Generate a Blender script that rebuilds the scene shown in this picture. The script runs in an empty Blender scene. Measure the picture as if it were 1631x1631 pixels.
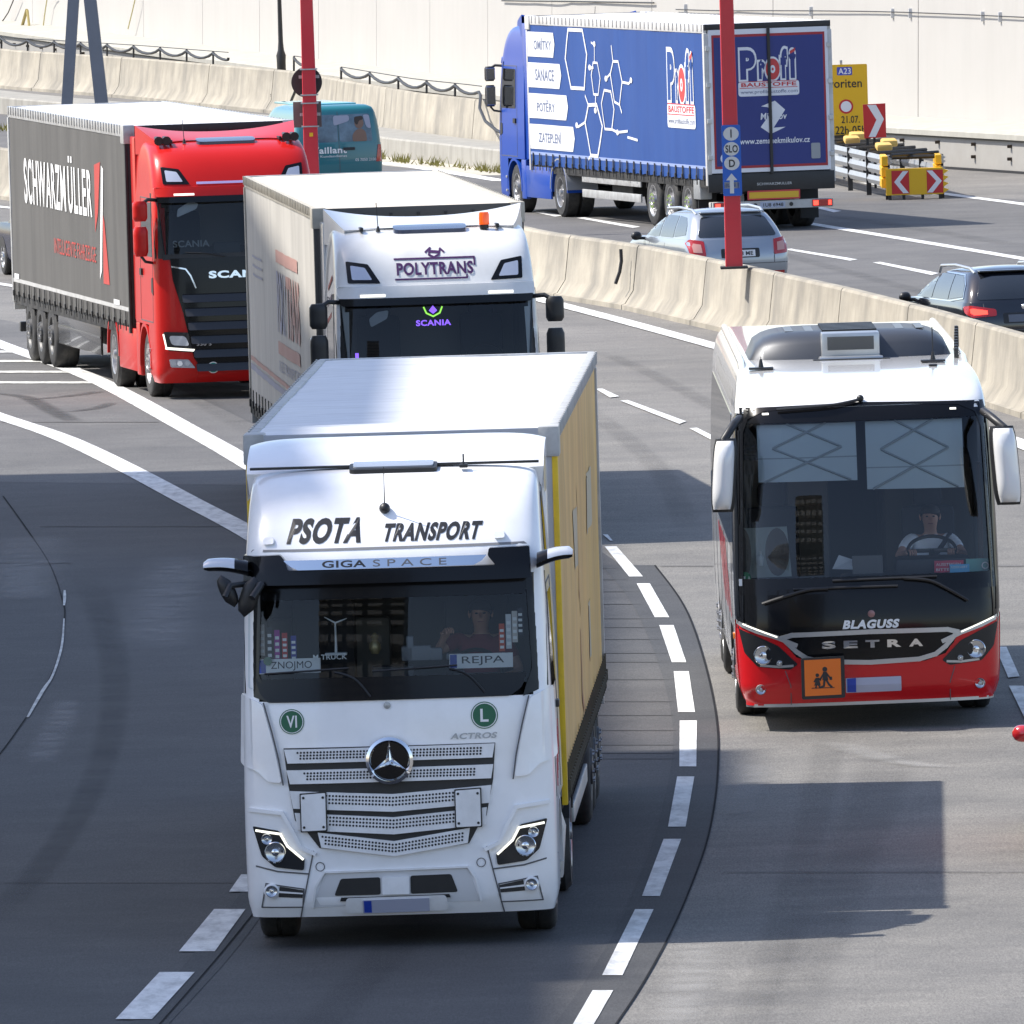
import bpy, bmesh, math, random
from mathutils import Vector, Matrix, noise as mnoise
random.seed(7)
SC = bpy.context.scene
COL = SC.collection
R = math.radians

# ------------------------------------------------------------------ camera
PXF, PXC, CAM_H = 22000.0, 815.5, 10.0
THETA = math.atan((815.5 + 478.0) / PXF)
cam_d = bpy.data.cameras.new('camera')
cam_d.sensor_width = 36.0
cam_d.lens = PXF / 1631.0 * 36.0
cam_d.clip_start, cam_d.clip_end = 1.0, 3000.0
cam = bpy.data.objects.new('camera', cam_d)
COL.objects.link(cam)
cam.location = (0, 0, CAM_H)
cam.rotation_euler = (math.pi / 2 - THETA, 0, 0)
SC.camera = cam
SC.view_settings.view_transform = 'Standard'
SC.view_settings.look = 'None'
SC.view_settings.gamma = 1.0
SC.view_settings.exposure = 0.76

# ------------------------------------------------------------------ sky + sun
SUN_EL, SUN_AZ = R(50.5), R(-81.0)      # sun stands to the left (-X); azimuth measured from +Y towards +X
world = bpy.data.worlds.new('World')
SC.world = world
world.use_nodes = True
wn = world.node_tree.nodes
sky = wn.new('ShaderNodeTexSky')
sky.sky_type = 'NISHITA'
sky.sun_disc = False
sky.sun_elevation = SUN_EL
sky.sun_rotation = SUN_AZ
sky.altitude = 200
sky.air_density = 1.0
sky.dust_density = 1.2
sky.ozone_density = 1.0
bg = wn['Background']
bg.inputs['Strength'].default_value = 0.15
tint = wn.new('ShaderNodeMix'); tint.data_type = 'RGBA'; tint.blend_type = 'MULTIPLY'
tint.inputs[0].default_value = 1.0; tint.inputs[7].default_value = (1.05, .99, .99, 1)
world.node_tree.links.new(sky.outputs[0], tint.inputs[6])
world.node_tree.links.new(tint.outputs[2], bg.inputs['Color'])
sun_d = bpy.data.lights.new('sun', 'SUN')
sun_d.energy = 4.2
sun_d.angle = R(0.5)
sun_d.color = (1.0, 0.955, 0.88)
sun = bpy.data.objects.new('sun', sun_d)
COL.objects.link(sun)
to_sun = Vector((math.sin(SUN_AZ) * math.cos(SUN_EL), math.cos(SUN_AZ) * math.cos(SUN_EL), math.sin(SUN_EL)))
sun.rotation_euler = to_sun.to_track_quat('Z', 'Y').to_euler()

# ------------------------------------------------------------------ the ground plane of the motorway (slightly banked)
GA, GB, GC = 0.030, -0.0025, 0.027
def gz(x, y): return GA * x + GB * (y - 111.0) + GC
GN = Vector((-GA, -GB, 1.0)).normalized()
def P(px, py, h=0.0):
    """point on the road (h metres above it) seen at a pixel of the photograph"""
    u, v = (px - PXC) / PXF, -(py - 815.5) / PXF
    d = Vector((u, math.cos(THETA) + v * math.sin(THETA), -math.sin(THETA) + v * math.cos(THETA)))
    # 10 + t dz = GA t dx + GB (t dy - 111) + GC + h
    t = (GC - GB * 111.0 + h - CAM_H) / (d.z - GA * d.x - GB * d.y)
    return Vector((0, 0, CAM_H)) + d * t
def scale_at(p):
    return PXF / (p.y * math.cos(THETA) + (CAM_H - p.z) * math.sin(THETA))
def basis(yaw_deg):
    """yaw 0: the vehicle looks at the camera (-Y); positive yaw swings its rear to the right"""
    a = R(yaw_deg)
    yv = Vector((math.sin(a), math.cos(a), 0))
    zv = GN
    yv = (yv - zv * yv.dot(zv)).normalized()
    xv = yv.cross(zv)
    m = Matrix((xv, yv, zv)).transposed()
    return m.to_4x4()

# ------------------------------------------------------------------ materials
MATS = {}
def M(name, col=(.5, .5, .5), rough=.5, metal=0.0, coat=0.0, var=0.0, vs=4.0, bump=0.0, bs=40.0, dirt=None, emit=None, es=1.0, spec=.5, stretch=None):
    if name in MATS: return MATS[name]
    m = bpy.data.materials.new(name); m.use_nodes = True
    nt = m.node_tree; n = nt.nodes; L = nt.links
    b = n['Principled BSDF']
    b.inputs['Base Color'].default_value = (*col, 1)
    b.inputs['Roughness'].default_value = rough
    b.inputs['Metallic'].default_value = metal
    b.inputs['Coat Weight'].default_value = coat
    b.inputs['Coat Roughness'].default_value = .04
    b.inputs['Specular IOR Level'].default_value = spec
    if emit:
        b.inputs['Emission Color'].default_value = (*emit, 1)
        b.inputs['Emission Strength'].default_value = es
    vec = None
    if var or bump or dirt:
        tc = n.new('ShaderNodeTexCoord'); vec = tc.outputs['Object']
        if stretch:
            mp = n.new('ShaderNodeMapping'); mp.inputs['Scale'].default_value = stretch
            L.new(vec, mp.inputs['Vector']); vec = mp.outputs[0]
    last = None
    if var:
        t = n.new('ShaderNodeTexNoise'); t.inputs['Scale'].default_value = vs; t.inputs['Detail'].default_value = 6; t.inputs['Roughness'].default_value = .62
        L.new(vec, t.inputs['Vector'])
        r = n.new('ShaderNodeValToRGB')
        r.color_ramp.elements[0].position = .3; r.color_ramp.elements[1].position = .7
        r.color_ramp.elements[0].color = (*[c * (1 - var) for c in col], 1)
        r.color_ramp.elements[1].color = (*[min(1, c * (1 + var)) for c in col], 1)
        L.new(t.outputs['Fac'], r.inputs[0]); last = r.outputs[0]
    if dirt:
        dc, amt, ds, st = dirt
        t = n.new('ShaderNodeTexNoise'); t.inputs['Scale'].default_value = ds; t.inputs['Detail'].default_value = 7; t.inputs['Roughness'].default_value = .65
        v2 = vec
        if st:
            mp = n.new('ShaderNodeMapping'); mp.inputs['Scale'].default_value = st
            L.new(vec, mp.inputs['Vector']); v2 = mp.outputs[0]
        L.new(v2, t.inputs['Vector'])
        mr = n.new('ShaderNodeMapRange'); mr.inputs[1].default_value = .42; mr.inputs[2].default_value = .72; mr.inputs[4].default_value = amt
        L.new(t.outputs['Fac'], mr.inputs[0])
        mx = n.new('ShaderNodeMix'); mx.data_type = 'RGBA'
        L.new(mr.outputs[0], mx.inputs[0])
        if last: L.new(last, mx.inputs[6])
        else: mx.inputs[6].default_value = (*col, 1)
        mx.inputs[7].default_value = (*dc, 1)
        last = mx.outputs[2]
    if last: L.new(last, b.inputs['Base Color'])
    if bump:
        t = n.new('ShaderNodeTexNoise'); t.inputs['Scale'].default_value = bs; t.inputs['Detail'].default_value = 4
        L.new(vec, t.inputs['Vector'])
        bp = n.new('ShaderNodeBump'); bp.inputs['Strength'].default_value = bump; bp.inputs['Distance'].default_value = .02
        L.new(t.outputs['Fac'], bp.inputs['Height']); L.new(bp.outputs[0], b.inputs['Normal'])
    MATS[name] = m
    return m
def glass(name, tint=(.6, .7, .7), ior=1.5, rough=.01):
    if name in MATS: return MATS[name]
    m = bpy.data.materials.new(name); m.use_nodes = True
    nt = m.node_tree; n = nt.nodes; L = nt.links
    n.remove(n['Principled BSDF'])
    tr = n.new('ShaderNodeBsdfTransparent'); tr.inputs[0].default_value = (*tint, 1)
    gl = n.new('ShaderNodeBsdfGlossy'); gl.inputs['Roughness'].default_value = rough
    fr = n.new('ShaderNodeFresnel'); fr.inputs[0].default_value = ior
    mx = n.new('ShaderNodeMixShader')
    L.new(fr.outputs[0], mx.inputs[0]); L.new(tr.outputs[0], mx.inputs[1]); L.new(gl.outputs[0], mx.inputs[2])
    L.new(mx.outputs[0], n['Material Output'].inputs[0])
    MATS[name] = m
    return m

# ------------------------------------------------------------------ mesh builder
def clip_axis(poly, ax, val, keep_gt):
    out = []
    k = len(poly)
    for i in range(k):
        a, b = poly[i], poly[(i + 1) % k]
        da = (a[ax] - val) * (1 if keep_gt else -1); db = (b[ax] - val) * (1 if keep_gt else -1)
        if da >= 0: out.append(a)
        if (da > 0 and db < 0) or (da < 0 and db > 0):
            t = da / (da - db)
            out.append((a[0] + (b[0] - a[0]) * t, a[1] + (b[1] - a[1]) * t))
    return out
def area2(p): return .5 * sum(p[i][0] * p[(i + 1) % len(p)][1] - p[(i + 1) % len(p)][0] * p[i][1] for i in range(len(p)))
def rp(poly, r, n=4):
    """round the corners of a polygon"""
    out = []; k = len(poly)
    for i in range(k):
        p = Vector(poly[i]).to_2d(); a = Vector(poly[i - 1]).to_2d() - p; b = Vector(poly[(i + 1) % k]).to_2d() - p
        rr = r[i] if isinstance(r, (list, tuple)) else r
        d = min(rr, a.length * .48, b.length * .48)
        if d < 1e-4: out.append(tuple(p)); continue
        s, e = p + a.normalized() * d, p + b.normalized() * d
        for j in range(n + 1):
            t = j / n
            q = s * (1 - t) ** 2 + p * 2 * t * (1 - t) + e * t * t
            out.append(tuple(q))
    return out
def circ(cx, cy, r, n=20, ry=None): return [(cx + r * math.cos(2 * math.pi * i / n), cy + (ry or r) * math.sin(2 * math.pi * i / n)) for i in range(n)]
def mir(poly): return [(-x, y) for x, y in reversed(poly)]
def rect(x0, y0, x1, y1): return [(x0, y0), (x1, y0), (x1, y1), (x0, y1)]

TEXT_CACHE = {}
def text_geo(s, bold=0.0, gap=0.0):
    k = (s, bold, gap)
    if k in TEXT_CACHE: return TEXT_CACHE[k]
    c = bpy.data.curves.new('t', 'FONT'); c.body = s; c.fill_mode = 'FRONT'; c.offset = bold; c.resolution_u = 4; c.space_character = 1 + min(bold, .08) * 2.6 + gap
    o = bpy.data.objects.new('t', c); COL.objects.link(o)
    bpy.context.view_layer.update()
    me = o.evaluated_get(bpy.context.evaluated_depsgraph_get()).to_mesh()
    vs = [(v.co.x, v.co.y) for v in me.vertices]; fs = [tuple(p.vertices) for p in me.polygons]
    x0, x1 = min(v[0] for v in vs), max(v[0] for v in vs); y0, y1 = min(v[1] for v in vs), max(v[1] for v in vs)
    vs = [((x - x0) / (x1 - x0), (y - y0) / (y1 - y0)) for x, y in vs]
    bpy.data.objects.remove(o); bpy.data.curves.remove(c)
    TEXT_CACHE[k] = (vs, fs)
    return vs, fs

class MB:
    def __init__(s): s.v = []; s.f = []; s.m = []; s.mi = 0
    def add(s, vs, fs):
        o = len(s.v); s.v += [tuple(v) for v in vs]
        for f in fs: s.f.append(tuple(i + o for i in f)); s.m.append(s.mi)
        return s
    def box(s, x0, x1, y0, y1, z0, z1, b=0.0):
        if x0 > x1: x0, x1 = x1, x0
        if y0 > y1: y0, y1 = y1, y0
        if z0 > z1: z0, z1 = z1, z0
        b = min(b, (x1 - x0) * .45, (y1 - y0) * .45, (z1 - z0) * .45)
        if b <= 0:
            vs = [(x, y, z) for z in (z0, z1) for y in (y0, y1) for x in (x0, x1)]
            return s.add(vs, [(0, 2, 3, 1), (4, 5, 7, 6), (0, 1, 5, 4), (2, 6, 7, 3), (0, 4, 6, 2), (1, 3, 7, 5)])
        bm = bmesh.new()
        bmesh.ops.create_cube(bm, size=1)
        for v in bm.verts: v.co = ((x0 + x1) / 2 + v.co.x * (x1 - x0), (y0 + y1) / 2 + v.co.y * (y1 - y0), (z0 + z1) / 2 + v.co.z * (z1 - z0))
        bmesh.ops.bevel(bm, geom=bm.edges[:], offset=b, segments=2, affect='EDGES', profile=.6)
        bm.verts.index_update()
        s.add([v.co for v in bm.verts], [[v.index for v in f.verts] for f in bm.faces]); bm.free()
        return s
    def loft(s, rings, closed=True, cap0=True, cap1=True):
        n = len(rings[0]); vs = [p for r in rings for p in r]; fs = []
        for i in range(len(rings) - 1):
            for j in range(n if closed else n - 1):
                k = (j + 1) % n
                fs.append((i * n + j, i * n + k, (i + 1) * n + k, (i + 1) * n + j))
        if cap0: fs.append(tuple(reversed(range(n))))
        if cap1: fs.append(tuple(range((len(rings) - 1) * n, len(rings) * n)))
        return s.add(vs, fs)
    def tube(s, pts, r, n=8, r2=None, caps=True):
        pts = [Vector(p) for p in pts]; rings = []
        up = None
        for i, p in enumerate(pts):
            d = (pts[min(i + 1, len(pts) - 1)] - pts[max(i - 1, 0)]).normalized()
            if up is None:
                up = Vector((0, 0, 1)) if abs(d.z) < .9 else Vector((0, 1, 0))
            a = d.cross(up).normalized(); b = a.cross(d).normalized(); up = b
            t = i / max(1, len(pts) - 1)
            rr = r if r2 is None else r + (r2 - r) * t
            rings.append([p + (a * math.cos(2 * math.pi * k / n) + b * math.sin(2 * math.pi * k / n)) * rr for k in range(n)])
        return s.loft(rings, True, caps, caps)
    def lathe(s, prof, org, axis, n=24, caps=True):
        org = Vector(org); axis = Vector(axis).normalized()
        u = axis.cross(Vector((0, 0, 1)) if abs(axis.z) < .9 else Vector((1, 0, 0))).normalized(); w = axis.cross(u)
        rings = [[org + axis * h + (u * math.cos(2 * math.pi * k / n) + w * math.sin(2 * math.pi * k / n)) * max(r, 1e-4) for k in range(n)] for r, h in prof]
        return s.loft(rings, True, caps, caps)
    def ball(s, c, rx, ry=None, rz=None, n=12, m=8):
        ry = ry or rx; rz = rz or rx
        rings = []
        for i in range(m + 1):
            a = math.pi * i / m - math.pi / 2
            rings.append([(c[0] + rx * max(math.cos(a), .001) * math.cos(2 * math.pi * k / n), c[1] + ry * max(math.cos(a), .001) * math.sin(2 * math.pi * k / n), c[2] + rz * math.sin(a)) for k in range(n)])
        return s.loft(rings)
    def grid(s, fn, nu, nv):
        vs = [fn(i / nu, j / nv) for j in range(nv + 1) for i in range(nu + 1)]
        w = nu + 1
        return s.add(vs, [(j * w + i, j * w + i + 1, (j + 1) * w + i + 1, (j + 1) * w + i) for j in range(nv) for i in range(nu)])
    def panel(s, poly, mp, off=.004, th=.012, cell=.12, back=False):
        xs = [p[0] for p in poly]; ys = [p[1] for p in poly]
        x0, x1, y0, y1 = min(xs), max(xs), min(ys), max(ys)
        nx = max(1, math.ceil((x1 - x0) / cell)); ny = max(1, math.ceil((y1 - y0) / cell))
        for i in range(nx):
            c1 = clip_axis(poly, 0, x0 + (x1 - x0) * i / nx, True); c1 = clip_axis(c1, 0, x0 + (x1 - x0) * (i + 1) / nx, False) if len(c1) > 2 else []
            if len(c1) < 3: continue
            for j in range(ny):
                q = clip_axis(c1, 1, y0 + (y1 - y0) * j / ny, True); q = clip_axis(q, 1, y0 + (y1 - y0) * (j + 1) / ny, False) if len(q) > 2 else []
                qq = []
                for p in q:
                    if not qq or abs(p[0] - qq[-1][0]) + abs(p[1] - qq[-1][1]) > 1e-6: qq.append(p)
                if len(qq) > 2 and abs(qq[0][0] - qq[-1][0]) + abs(qq[0][1] - qq[-1][1]) < 1e-6: qq.pop()
                if len(qq) < 3 or abs(area2(qq)) < 1e-9: continue
                s.add([mp(u, v, off) for u, v in qq], [tuple(range(len(qq)))])
                if back: s.add([mp(u, v, off - th) for u, v in qq], [tuple(reversed(range(len(qq))))])
        if th > 0:
            k = len(poly)
            for i in range(k):
                a, b = poly[i], poly[(i + 1) % k]
                m = max(1, math.ceil(math.hypot(b[0] - a[0], b[1] - a[1]) / cell))
                for t in range(m):
                    p = (a[0] + (b[0] - a[0]) * t / m, a[1] + (b[1] - a[1]) * t / m); q = (a[0] + (b[0] - a[0]) * (t + 1) / m, a[1] + (b[1] - a[1]) * (t + 1) / m)
                    o2 = off - 5e-5; s.add([mp(*p, o2), mp(*q, o2), mp(*q, off - th), mp(*p, off - th)], [(0, 1, 2, 3)])
        return s
    def strip(s, pts, w, mp, off=.004, th=.008, cell=.1, closed=False):
        """a band of width w along 2d points"""
        k = len(pts)
        for i in range(k if closed else k - 1):
            a, b = Vector(pts[i]), Vector(pts[(i + 1) % k]); d = (b - a)
            if d.length < 1e-6: continue
            d.normalize(); n = Vector((-d.y, d.x)) * w / 2; e = d * w * .3
            a = a - e; b = b + e
            s.panel([tuple(a - n), tuple(b - n), tuple(b + n), tuple(a + n)], mp, off + (i % 2) * .0007, th, cell)
        return s
    def text(s, st, x0, y0, x1, y1, mp, off=.006, bold=0.0, shear=0.0, cell=0.0, gap=0.0):
        vs, fs = text_geo(st, bold, gap)
        if cell:
            st_ = [tuple((x0 + (x1 - x0) * vs[i][0], y0 + (y1 - y0) * vs[i][1]) for i in f) for f in fs]
            while st_:
                f = st_.pop(); k = len(f); el = [math.hypot(f[i][0] - f[(i + 1) % k][0], f[i][1] - f[(i + 1) % k][1]) for i in range(k)]
                j = el.index(max(el))
                if k == 3 and el[j] > cell:
                    a, b, c = f[j], f[(j + 1) % 3], f[(j + 2) % 3]; m = ((a[0] + b[0]) / 2, (a[1] + b[1]) / 2)
                    st_ += [(a, m, c), (m, b, c)]
                else: s.add([mp(u, v, off) for u, v in f], [tuple(range(k))])
            return s
        s.add([mp(x0 + (x1 - x0) * u + shear * (v - .5) * (y1 - y0), y0 + (y1 - y0) * v, off) for u, v in vs], fs)
        return s
    def build(s, name, mats, parent=None, smooth=35, merge=1e-5, label=None):
        me = bpy.data.meshes.new(name)
        me.from_pydata(s.v, [], s.f)
        if not isinstance(mats, (list, tuple)): mats = [mats]
        for m in mats: me.materials.append(m)
        me.polygons.foreach_set('material_index', s.m)
        bm = bmesh.new(); bm.from_mesh(me)
        bmesh.ops.remove_doubles(bm, verts=bm.verts[:], dist=merge)
        bmesh.ops.recalc_face_normals(bm, faces=bm.faces[:])
        bm.to_mesh(me); bm.free()
        if smooth:
            me.polygons.foreach_set('use_smooth', [True] * len(me.polygons))
            me.set_sharp_from_angle(angle=R(smooth))
        me.update()
        o = bpy.data.objects.new(name, me); COL.objects.link(o)
        if parent: o.parent = parent
        if label: o['label'] = label
        return o

def thing(name, label, cat, px=None, py=None, yaw=0, group=None, loc=None, local=None):
    o = bpy.data.objects.new(name, None); COL.objects.link(o)
    o['label'] = label; o['category'] = cat
    if group: o['group'] = group
    p = loc if loc is not None else P(px, py)
    m = basis(yaw)
    if local is not None: p = p - m.to_3x3() @ Vector(local)
    o.matrix_world = Matrix.Translation(p) @ m
    return o
def tag(o, label, cat, group=None):
    o['label'] = label; o['category'] = cat
    if group: o['group'] = group
    return o
def structure(o): o['kind'] = 'structure'; return o
def lerp(a, b, t): return a + (b - a) * t
def table(tab, z):
    """piecewise smooth lookup in rows (z, a, b, ...)"""
    if z <= tab[0][0]: return tab[0][1:]
    if z >= tab[-1][0]: return tab[-1][1:]
    for i in range(len(tab) - 1):
        a, b = tab[i], tab[i + 1]
        if a[0] <= z <= b[0]:
            t = (z - a[0]) / (b[0] - a[0])
            out = []
            for k in range(1, len(a)):
                m0 = (b[k] - a[k]) / (b[0] - a[0])
                pl = tab[i - 1] if i else None; nx = tab[i + 2] if i + 2 < len(tab) else None
                ml = (a[k] - pl[k]) / (a[0] - pl[0]) if pl else m0; mr = (nx[k] - b[k]) / (nx[0] - b[0]) if nx else m0
                ta = 0 if ml * m0 <= 0 else 2 * ml * m0 / (ml + m0); tb = 0 if m0 * mr <= 0 else 2 * m0 * mr / (m0 + mr)
                h = b[0] - a[0]
                out.append(a[k] * (2 * t ** 3 - 3 * t * t + 1) + ta * h * (t ** 3 - 2 * t * t + t) + b[k] * (-2 * t ** 3 + 3 * t * t) + tb * h * (t ** 3 - t * t))
            return out

class Shell:
    """body whose plan outline varies with height: rows (z, front y, half width, corner depth); square-ish back at yb"""
    def __init__(s, rows, yb, n=4.5, bow=0.0, yb_fn=None):
        s.rows = rows; s.yb = yb; s.n = n; s.bow = bow; s.yb_fn = yb_fn
    def back(s, z): return s.yb_fn(z) if s.yb_fn else s.yb
    def F(s, x, z):
        f0, hw, d = table(s.rows, z)
        t = min(1.0, abs(x) / hw)
        return f0 + s.bow * x * x + d * (1 - (1 - t ** s.n) ** (1 / s.n))
    def hw(s, z): return table(s.rows, z)[1]
    def front(s, u, v, off): 
        return (u, s.F(u, v) - off, v)
    def right(s, u, v, off):     # u = y, v = z
        return (s.S(u, v) + off, u, v)
    def left(s, u, v, off): return (-s.S(u, v) - off, u, v)
    def S(s, y, z):
        f0, hw, d = table(s.rows, z)
        e = f0 + s.bow * hw * hw
        if y >= e + d: return hw
        t = max(0.0, 1 - (y - e) / max(d, 1e-4))
        return hw * (1 - t ** s.n) ** (1 / s.n) if t < 1 else 0.0
    def ring(s, z, nx=28, ny=10):
        f0, hw, d = table(s.rows, z); pts = []
        for i in range(nx + 1):
            a = (i / nx * 2 - 1); x = math.sin(a * math.pi / 2) * hw
            if abs(a) == 1: x = a * hw
            pts.append((x, s.F(x, z), z))
        yf = pts[-1][1]; yb = s.back(z)
        for j in range(1, ny + 1): pts.append((hw, lerp(yf, yb, j / ny), z))
        pts.append((hw * .5, yb + .0, z)); pts.append((-hw * .5, yb, z))
        for j in range(ny + 1, 1, -1): pts.append((-hw, lerp(yf, yb, (j - 1) / ny), z))
        return pts
    def mesh(s, zs, hole=None, roof=True, bottom=True, nx=28, ny=10):
        """hole(face centre) -> True drops the face"""
        mb = MB(); rings = [s.ring(z, nx, ny) for z in zs]; n = len(rings[0])
        vs = [p for r in rings for p in r]; fs = []
        for i in range(len(rings) - 1):
            for j in range(n):
                k = (j + 1) % n
                f = (i * n + j, i * n + k, (i + 1) * n + k, (i + 1) * n + j)
                if hole:
                    c = [sum(vs[q][a] for q in f) / 4 for a in range(3)]
                    if hole(*c): continue
                fs.append(f)
        mb.add(vs, fs)
        # roof as strips front to back so that it stays smooth
        def cap(r):
            z = r[0][2]
            m = nx + 1
            # front row j pairs with a point on the back edge
            c = [(p[0], s.back(z), z) for p in r[:m]]
            mb.add(list(r[:m]) + c, [(i, i + 1, m + i + 1, m + i) for i in range(m - 1)])
        if roof: cap(rings[-1])
        if bottom: cap(rings[0])
        return mb
def frange(a, b, n): return [lerp(a, b, i / n) for i in range(n + 1)]
# ------------------------------------------------------------------ ground materials
def road_mat(name, base, tint, spec_scale=1.0, cracks=True):
    m = bpy.data.materials.new(name); m.use_nodes = True
    nt = m.node_tree; n = nt.nodes; L = nt.links; b = n['Principled BSDF']
    tc = n.new('ShaderNodeTexCoord')
    def noise(scale, detail=6, rough=.6, st=(1, 1, 1)):
        mp = n.new('ShaderNodeMapping'); mp.inputs['Scale'].default_value = st; L.new(tc.outputs['Object'], mp.inputs['Vector'])
        t = n.new('ShaderNodeTexNoise'); t.inputs['Scale'].default_value = scale; t.inputs['Detail'].default_value = detail; t.inputs['Roughness'].default_value = rough
        L.new(mp.outputs[0], t.inputs['Vector']); return t.outputs['Fac']
    def ramp(f, p0, p1, c0, c1):
        r = n.new('ShaderNodeValToRGB'); r.color_ramp.elements[0].position = p0; r.color_ramp.elements[1].position = p1
        r.color_ramp.elements[0].color = (*c0, 1); r.color_ramp.elements[1].color = (*c1, 1); L.new(f, r.inputs[0]); return r.outputs[0]
    def mul(a, c):
        x = n.new('ShaderNodeMix'); x.data_type = 'RGBA'; x.blend_type = 'MULTIPLY'; x.inputs[0].default_value = 1
        L.new(a, x.inputs[6]); L.new(c, x.inputs[7]); return x.outputs[2]
    big = ramp(noise(.22, 5, .6, (1, .5, 1)), .3, .72, [c * .80 for c in base], [c * 1.10 for c in base])
    mid = ramp(noise(1.3, 7, .68, (.55, .55, 1)), .3, .75, (.72, .72, .735), (1.12, 1.11, 1.09))
    stre = ramp(noise(3.0, 5, .7, (.25, 1.2, 1)), .3, .7, (.90, .90, .905), (1.04, 1.04, 1.035))
    fine = ramp(noise(62, 4, .85, (1, .13, 1)), .25, .75, (.42, .42, .42), (1.58, 1.58, 1.58))
    col = mul(mul(mul(big, mid), stre), fine)
    pale = noise(.9, 8, .72, (1.2, .12, 1))
    mr = n.new('ShaderNodeMapRange'); mr.inputs[1].default_value = .66; mr.inputs[2].default_value = .80; mr.inputs[4].default_value = .35; L.new(pale, mr.inputs[0])
    mx = n.new('ShaderNodeMix'); mx.data_type = 'RGBA'; L.new(mr.outputs[0], mx.inputs[0]); L.new(col, mx.inputs[6]); mx.inputs[7].default_value = (*tint, 1)
    L.new(mx.outputs[2], b.inputs['Base Color'])
    b.inputs['Roughness'].default_value = .82
    return m
M_CONC = road_mat('road_concrete', (.182, .173, .158), (.36, .345, .315))
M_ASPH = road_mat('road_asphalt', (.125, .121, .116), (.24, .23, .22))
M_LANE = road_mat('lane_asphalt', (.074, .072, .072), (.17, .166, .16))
M_BAND = road_mat('joint_asphalt', (.054, .054, .056), (.095, .095, .098))
M_PAINT = M('road_paint', (.70, .70, .68), .6, var=.10, vs=3, dirt=((.26, .255, .245), .75, 7, (1.0, .25, 1)))
M_PAINT_OLD = M('worn_road_paint', (.60, .60, .56), .7, var=.15, vs=4, dirt=((.22, .21, .2), .85, 6, (1.0, .3, 1)))
M_SEAL = M('joint_sealant', (.016, .016, .018), .9, spec=.1)

def alpha_mat(name, col, amount, vs=1.2, edge=.3):
    """soft edged stain along a ribbon, u runs across it"""
    m = bpy.data.materials.new(name); m.use_nodes = True
    nt = m.node_tree; n = nt.nodes; L = nt.links; b = n['Principled BSDF']
    b.inputs['Base Color'].default_value = (*col, 1); b.inputs['Roughness'].default_value = .8
    uv = n.new('ShaderNodeUVMap'); sp = n.new('ShaderNodeSeparateXYZ'); L.new(uv.outputs[0], sp.inputs[0])
    pp = n.new('ShaderNodeMath'); pp.operation = 'PINGPONG'; pp.inputs[1].default_value = .5; L.new(sp.outputs[0], pp.inputs[0])
    mr = n.new('ShaderNodeMapRange'); mr.interpolation_type = 'SMOOTHSTEP'; mr.inputs[1].default_value = 0; mr.inputs[2].default_value = edge; L.new(pp.outputs[0], mr.inputs[0])
    pq = n.new('ShaderNodeMath'); pq.operation = 'PINGPONG'; pq.inputs[1].default_value = .5; L.new(sp.outputs[1], pq.inputs[0])
    mq = n.new('ShaderNodeMapRange'); mq.interpolation_type = 'SMOOTHSTEP'; mq.inputs[1].default_value = 0; mq.inputs[2].default_value = .18; L.new(pq.outputs[0], mq.inputs[0])
    tc = n.new('ShaderNodeTexCoord'); t = n.new('ShaderNodeTexNoise'); t.inputs['Scale'].default_value = vs; t.inputs['Detail'].default_value = 6
    L.new(tc.outputs['Object'], t.inputs['Vector'])
    nr = n.new('ShaderNodeMapRange'); nr.inputs[1].default_value = .3; nr.inputs[2].default_value = .7; nr.inputs[3].default_value = .35; nr.inputs[4].default_value = 1.0; L.new(t.outputs['Fac'], nr.inputs[0])
    a = n.new('ShaderNodeMath'); a.operation = 'MULTIPLY'; L.new(mr.outputs[0], a.inputs[0]); L.new(nr.outputs[0], a.inputs[1])
    a2 = n.new('ShaderNodeMath'); a2.operation = 'MULTIPLY'; L.new(a.outputs[0], a2.inputs[0]); L.new(mq.outputs[0], a2.inputs[1])
    c = n.new('ShaderNodeMath'); c.operation = 'MULTIPLY'; c.inputs[1].default_value = amount; L.new(a2.outputs[0], c.inputs[0])
    L.new(c.outputs[0], b.inputs['Alpha'])
    return m

def catmull(pts, k=8):
    out = []
    for i in range(len(pts) - 1):
        p0 = pts[max(i - 1, 0)]; p1 = pts[i]; p2 = pts[i + 1]; p3 = pts[min(i + 2, len(pts) - 1)]
        for j in range(k):
            t = j / k
            out.append(tuple(.5 * (2 * b + (c - a) * t + (2 * a - 5 * b + 4 * c - d) * t * t + (3 * b - a - 3 * c + d) * t ** 3) for a, b, c, d in zip(p0, p1, p2, p3)))
    out.append(tuple(pts[-1])); return out
def ribbon(name, pts, h, mat, k=8, uv=False):
    """pts: (x, y, width) along the road as read off the photograph; laid on the road plane"""
    pts = catmull(pts, k); mb = MB()
    vs = []
    for x, y, w in pts: vs += [P(x - w / 2, y, h), P(x + w / 2, y, h)]
    mb.add(vs, [(2 * i, 2 * i + 1, 2 * i + 3, 2 * i + 2) for i in range(len(pts) - 1)])
    o = structure(mb.build(name, mat, smooth=0, merge=0))
    if uv:
        me = o.data; l = me.uv_layers.new(name='UVMap')
        for p in me.polygons:
            for li, vi in zip(p.loop_indices, p.vertices): l.data[li].uv = (vi % 2, (vi // 2) / (len(pts) - 1))
    return o
def quads(name, qs, h, mat):
    mb = MB()
    for q in qs: mb.add([P(x, y, h) for x, y in q], [tuple(range(len(q)))])
    return structure(mb.build(name, mat, smooth=0))
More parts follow.
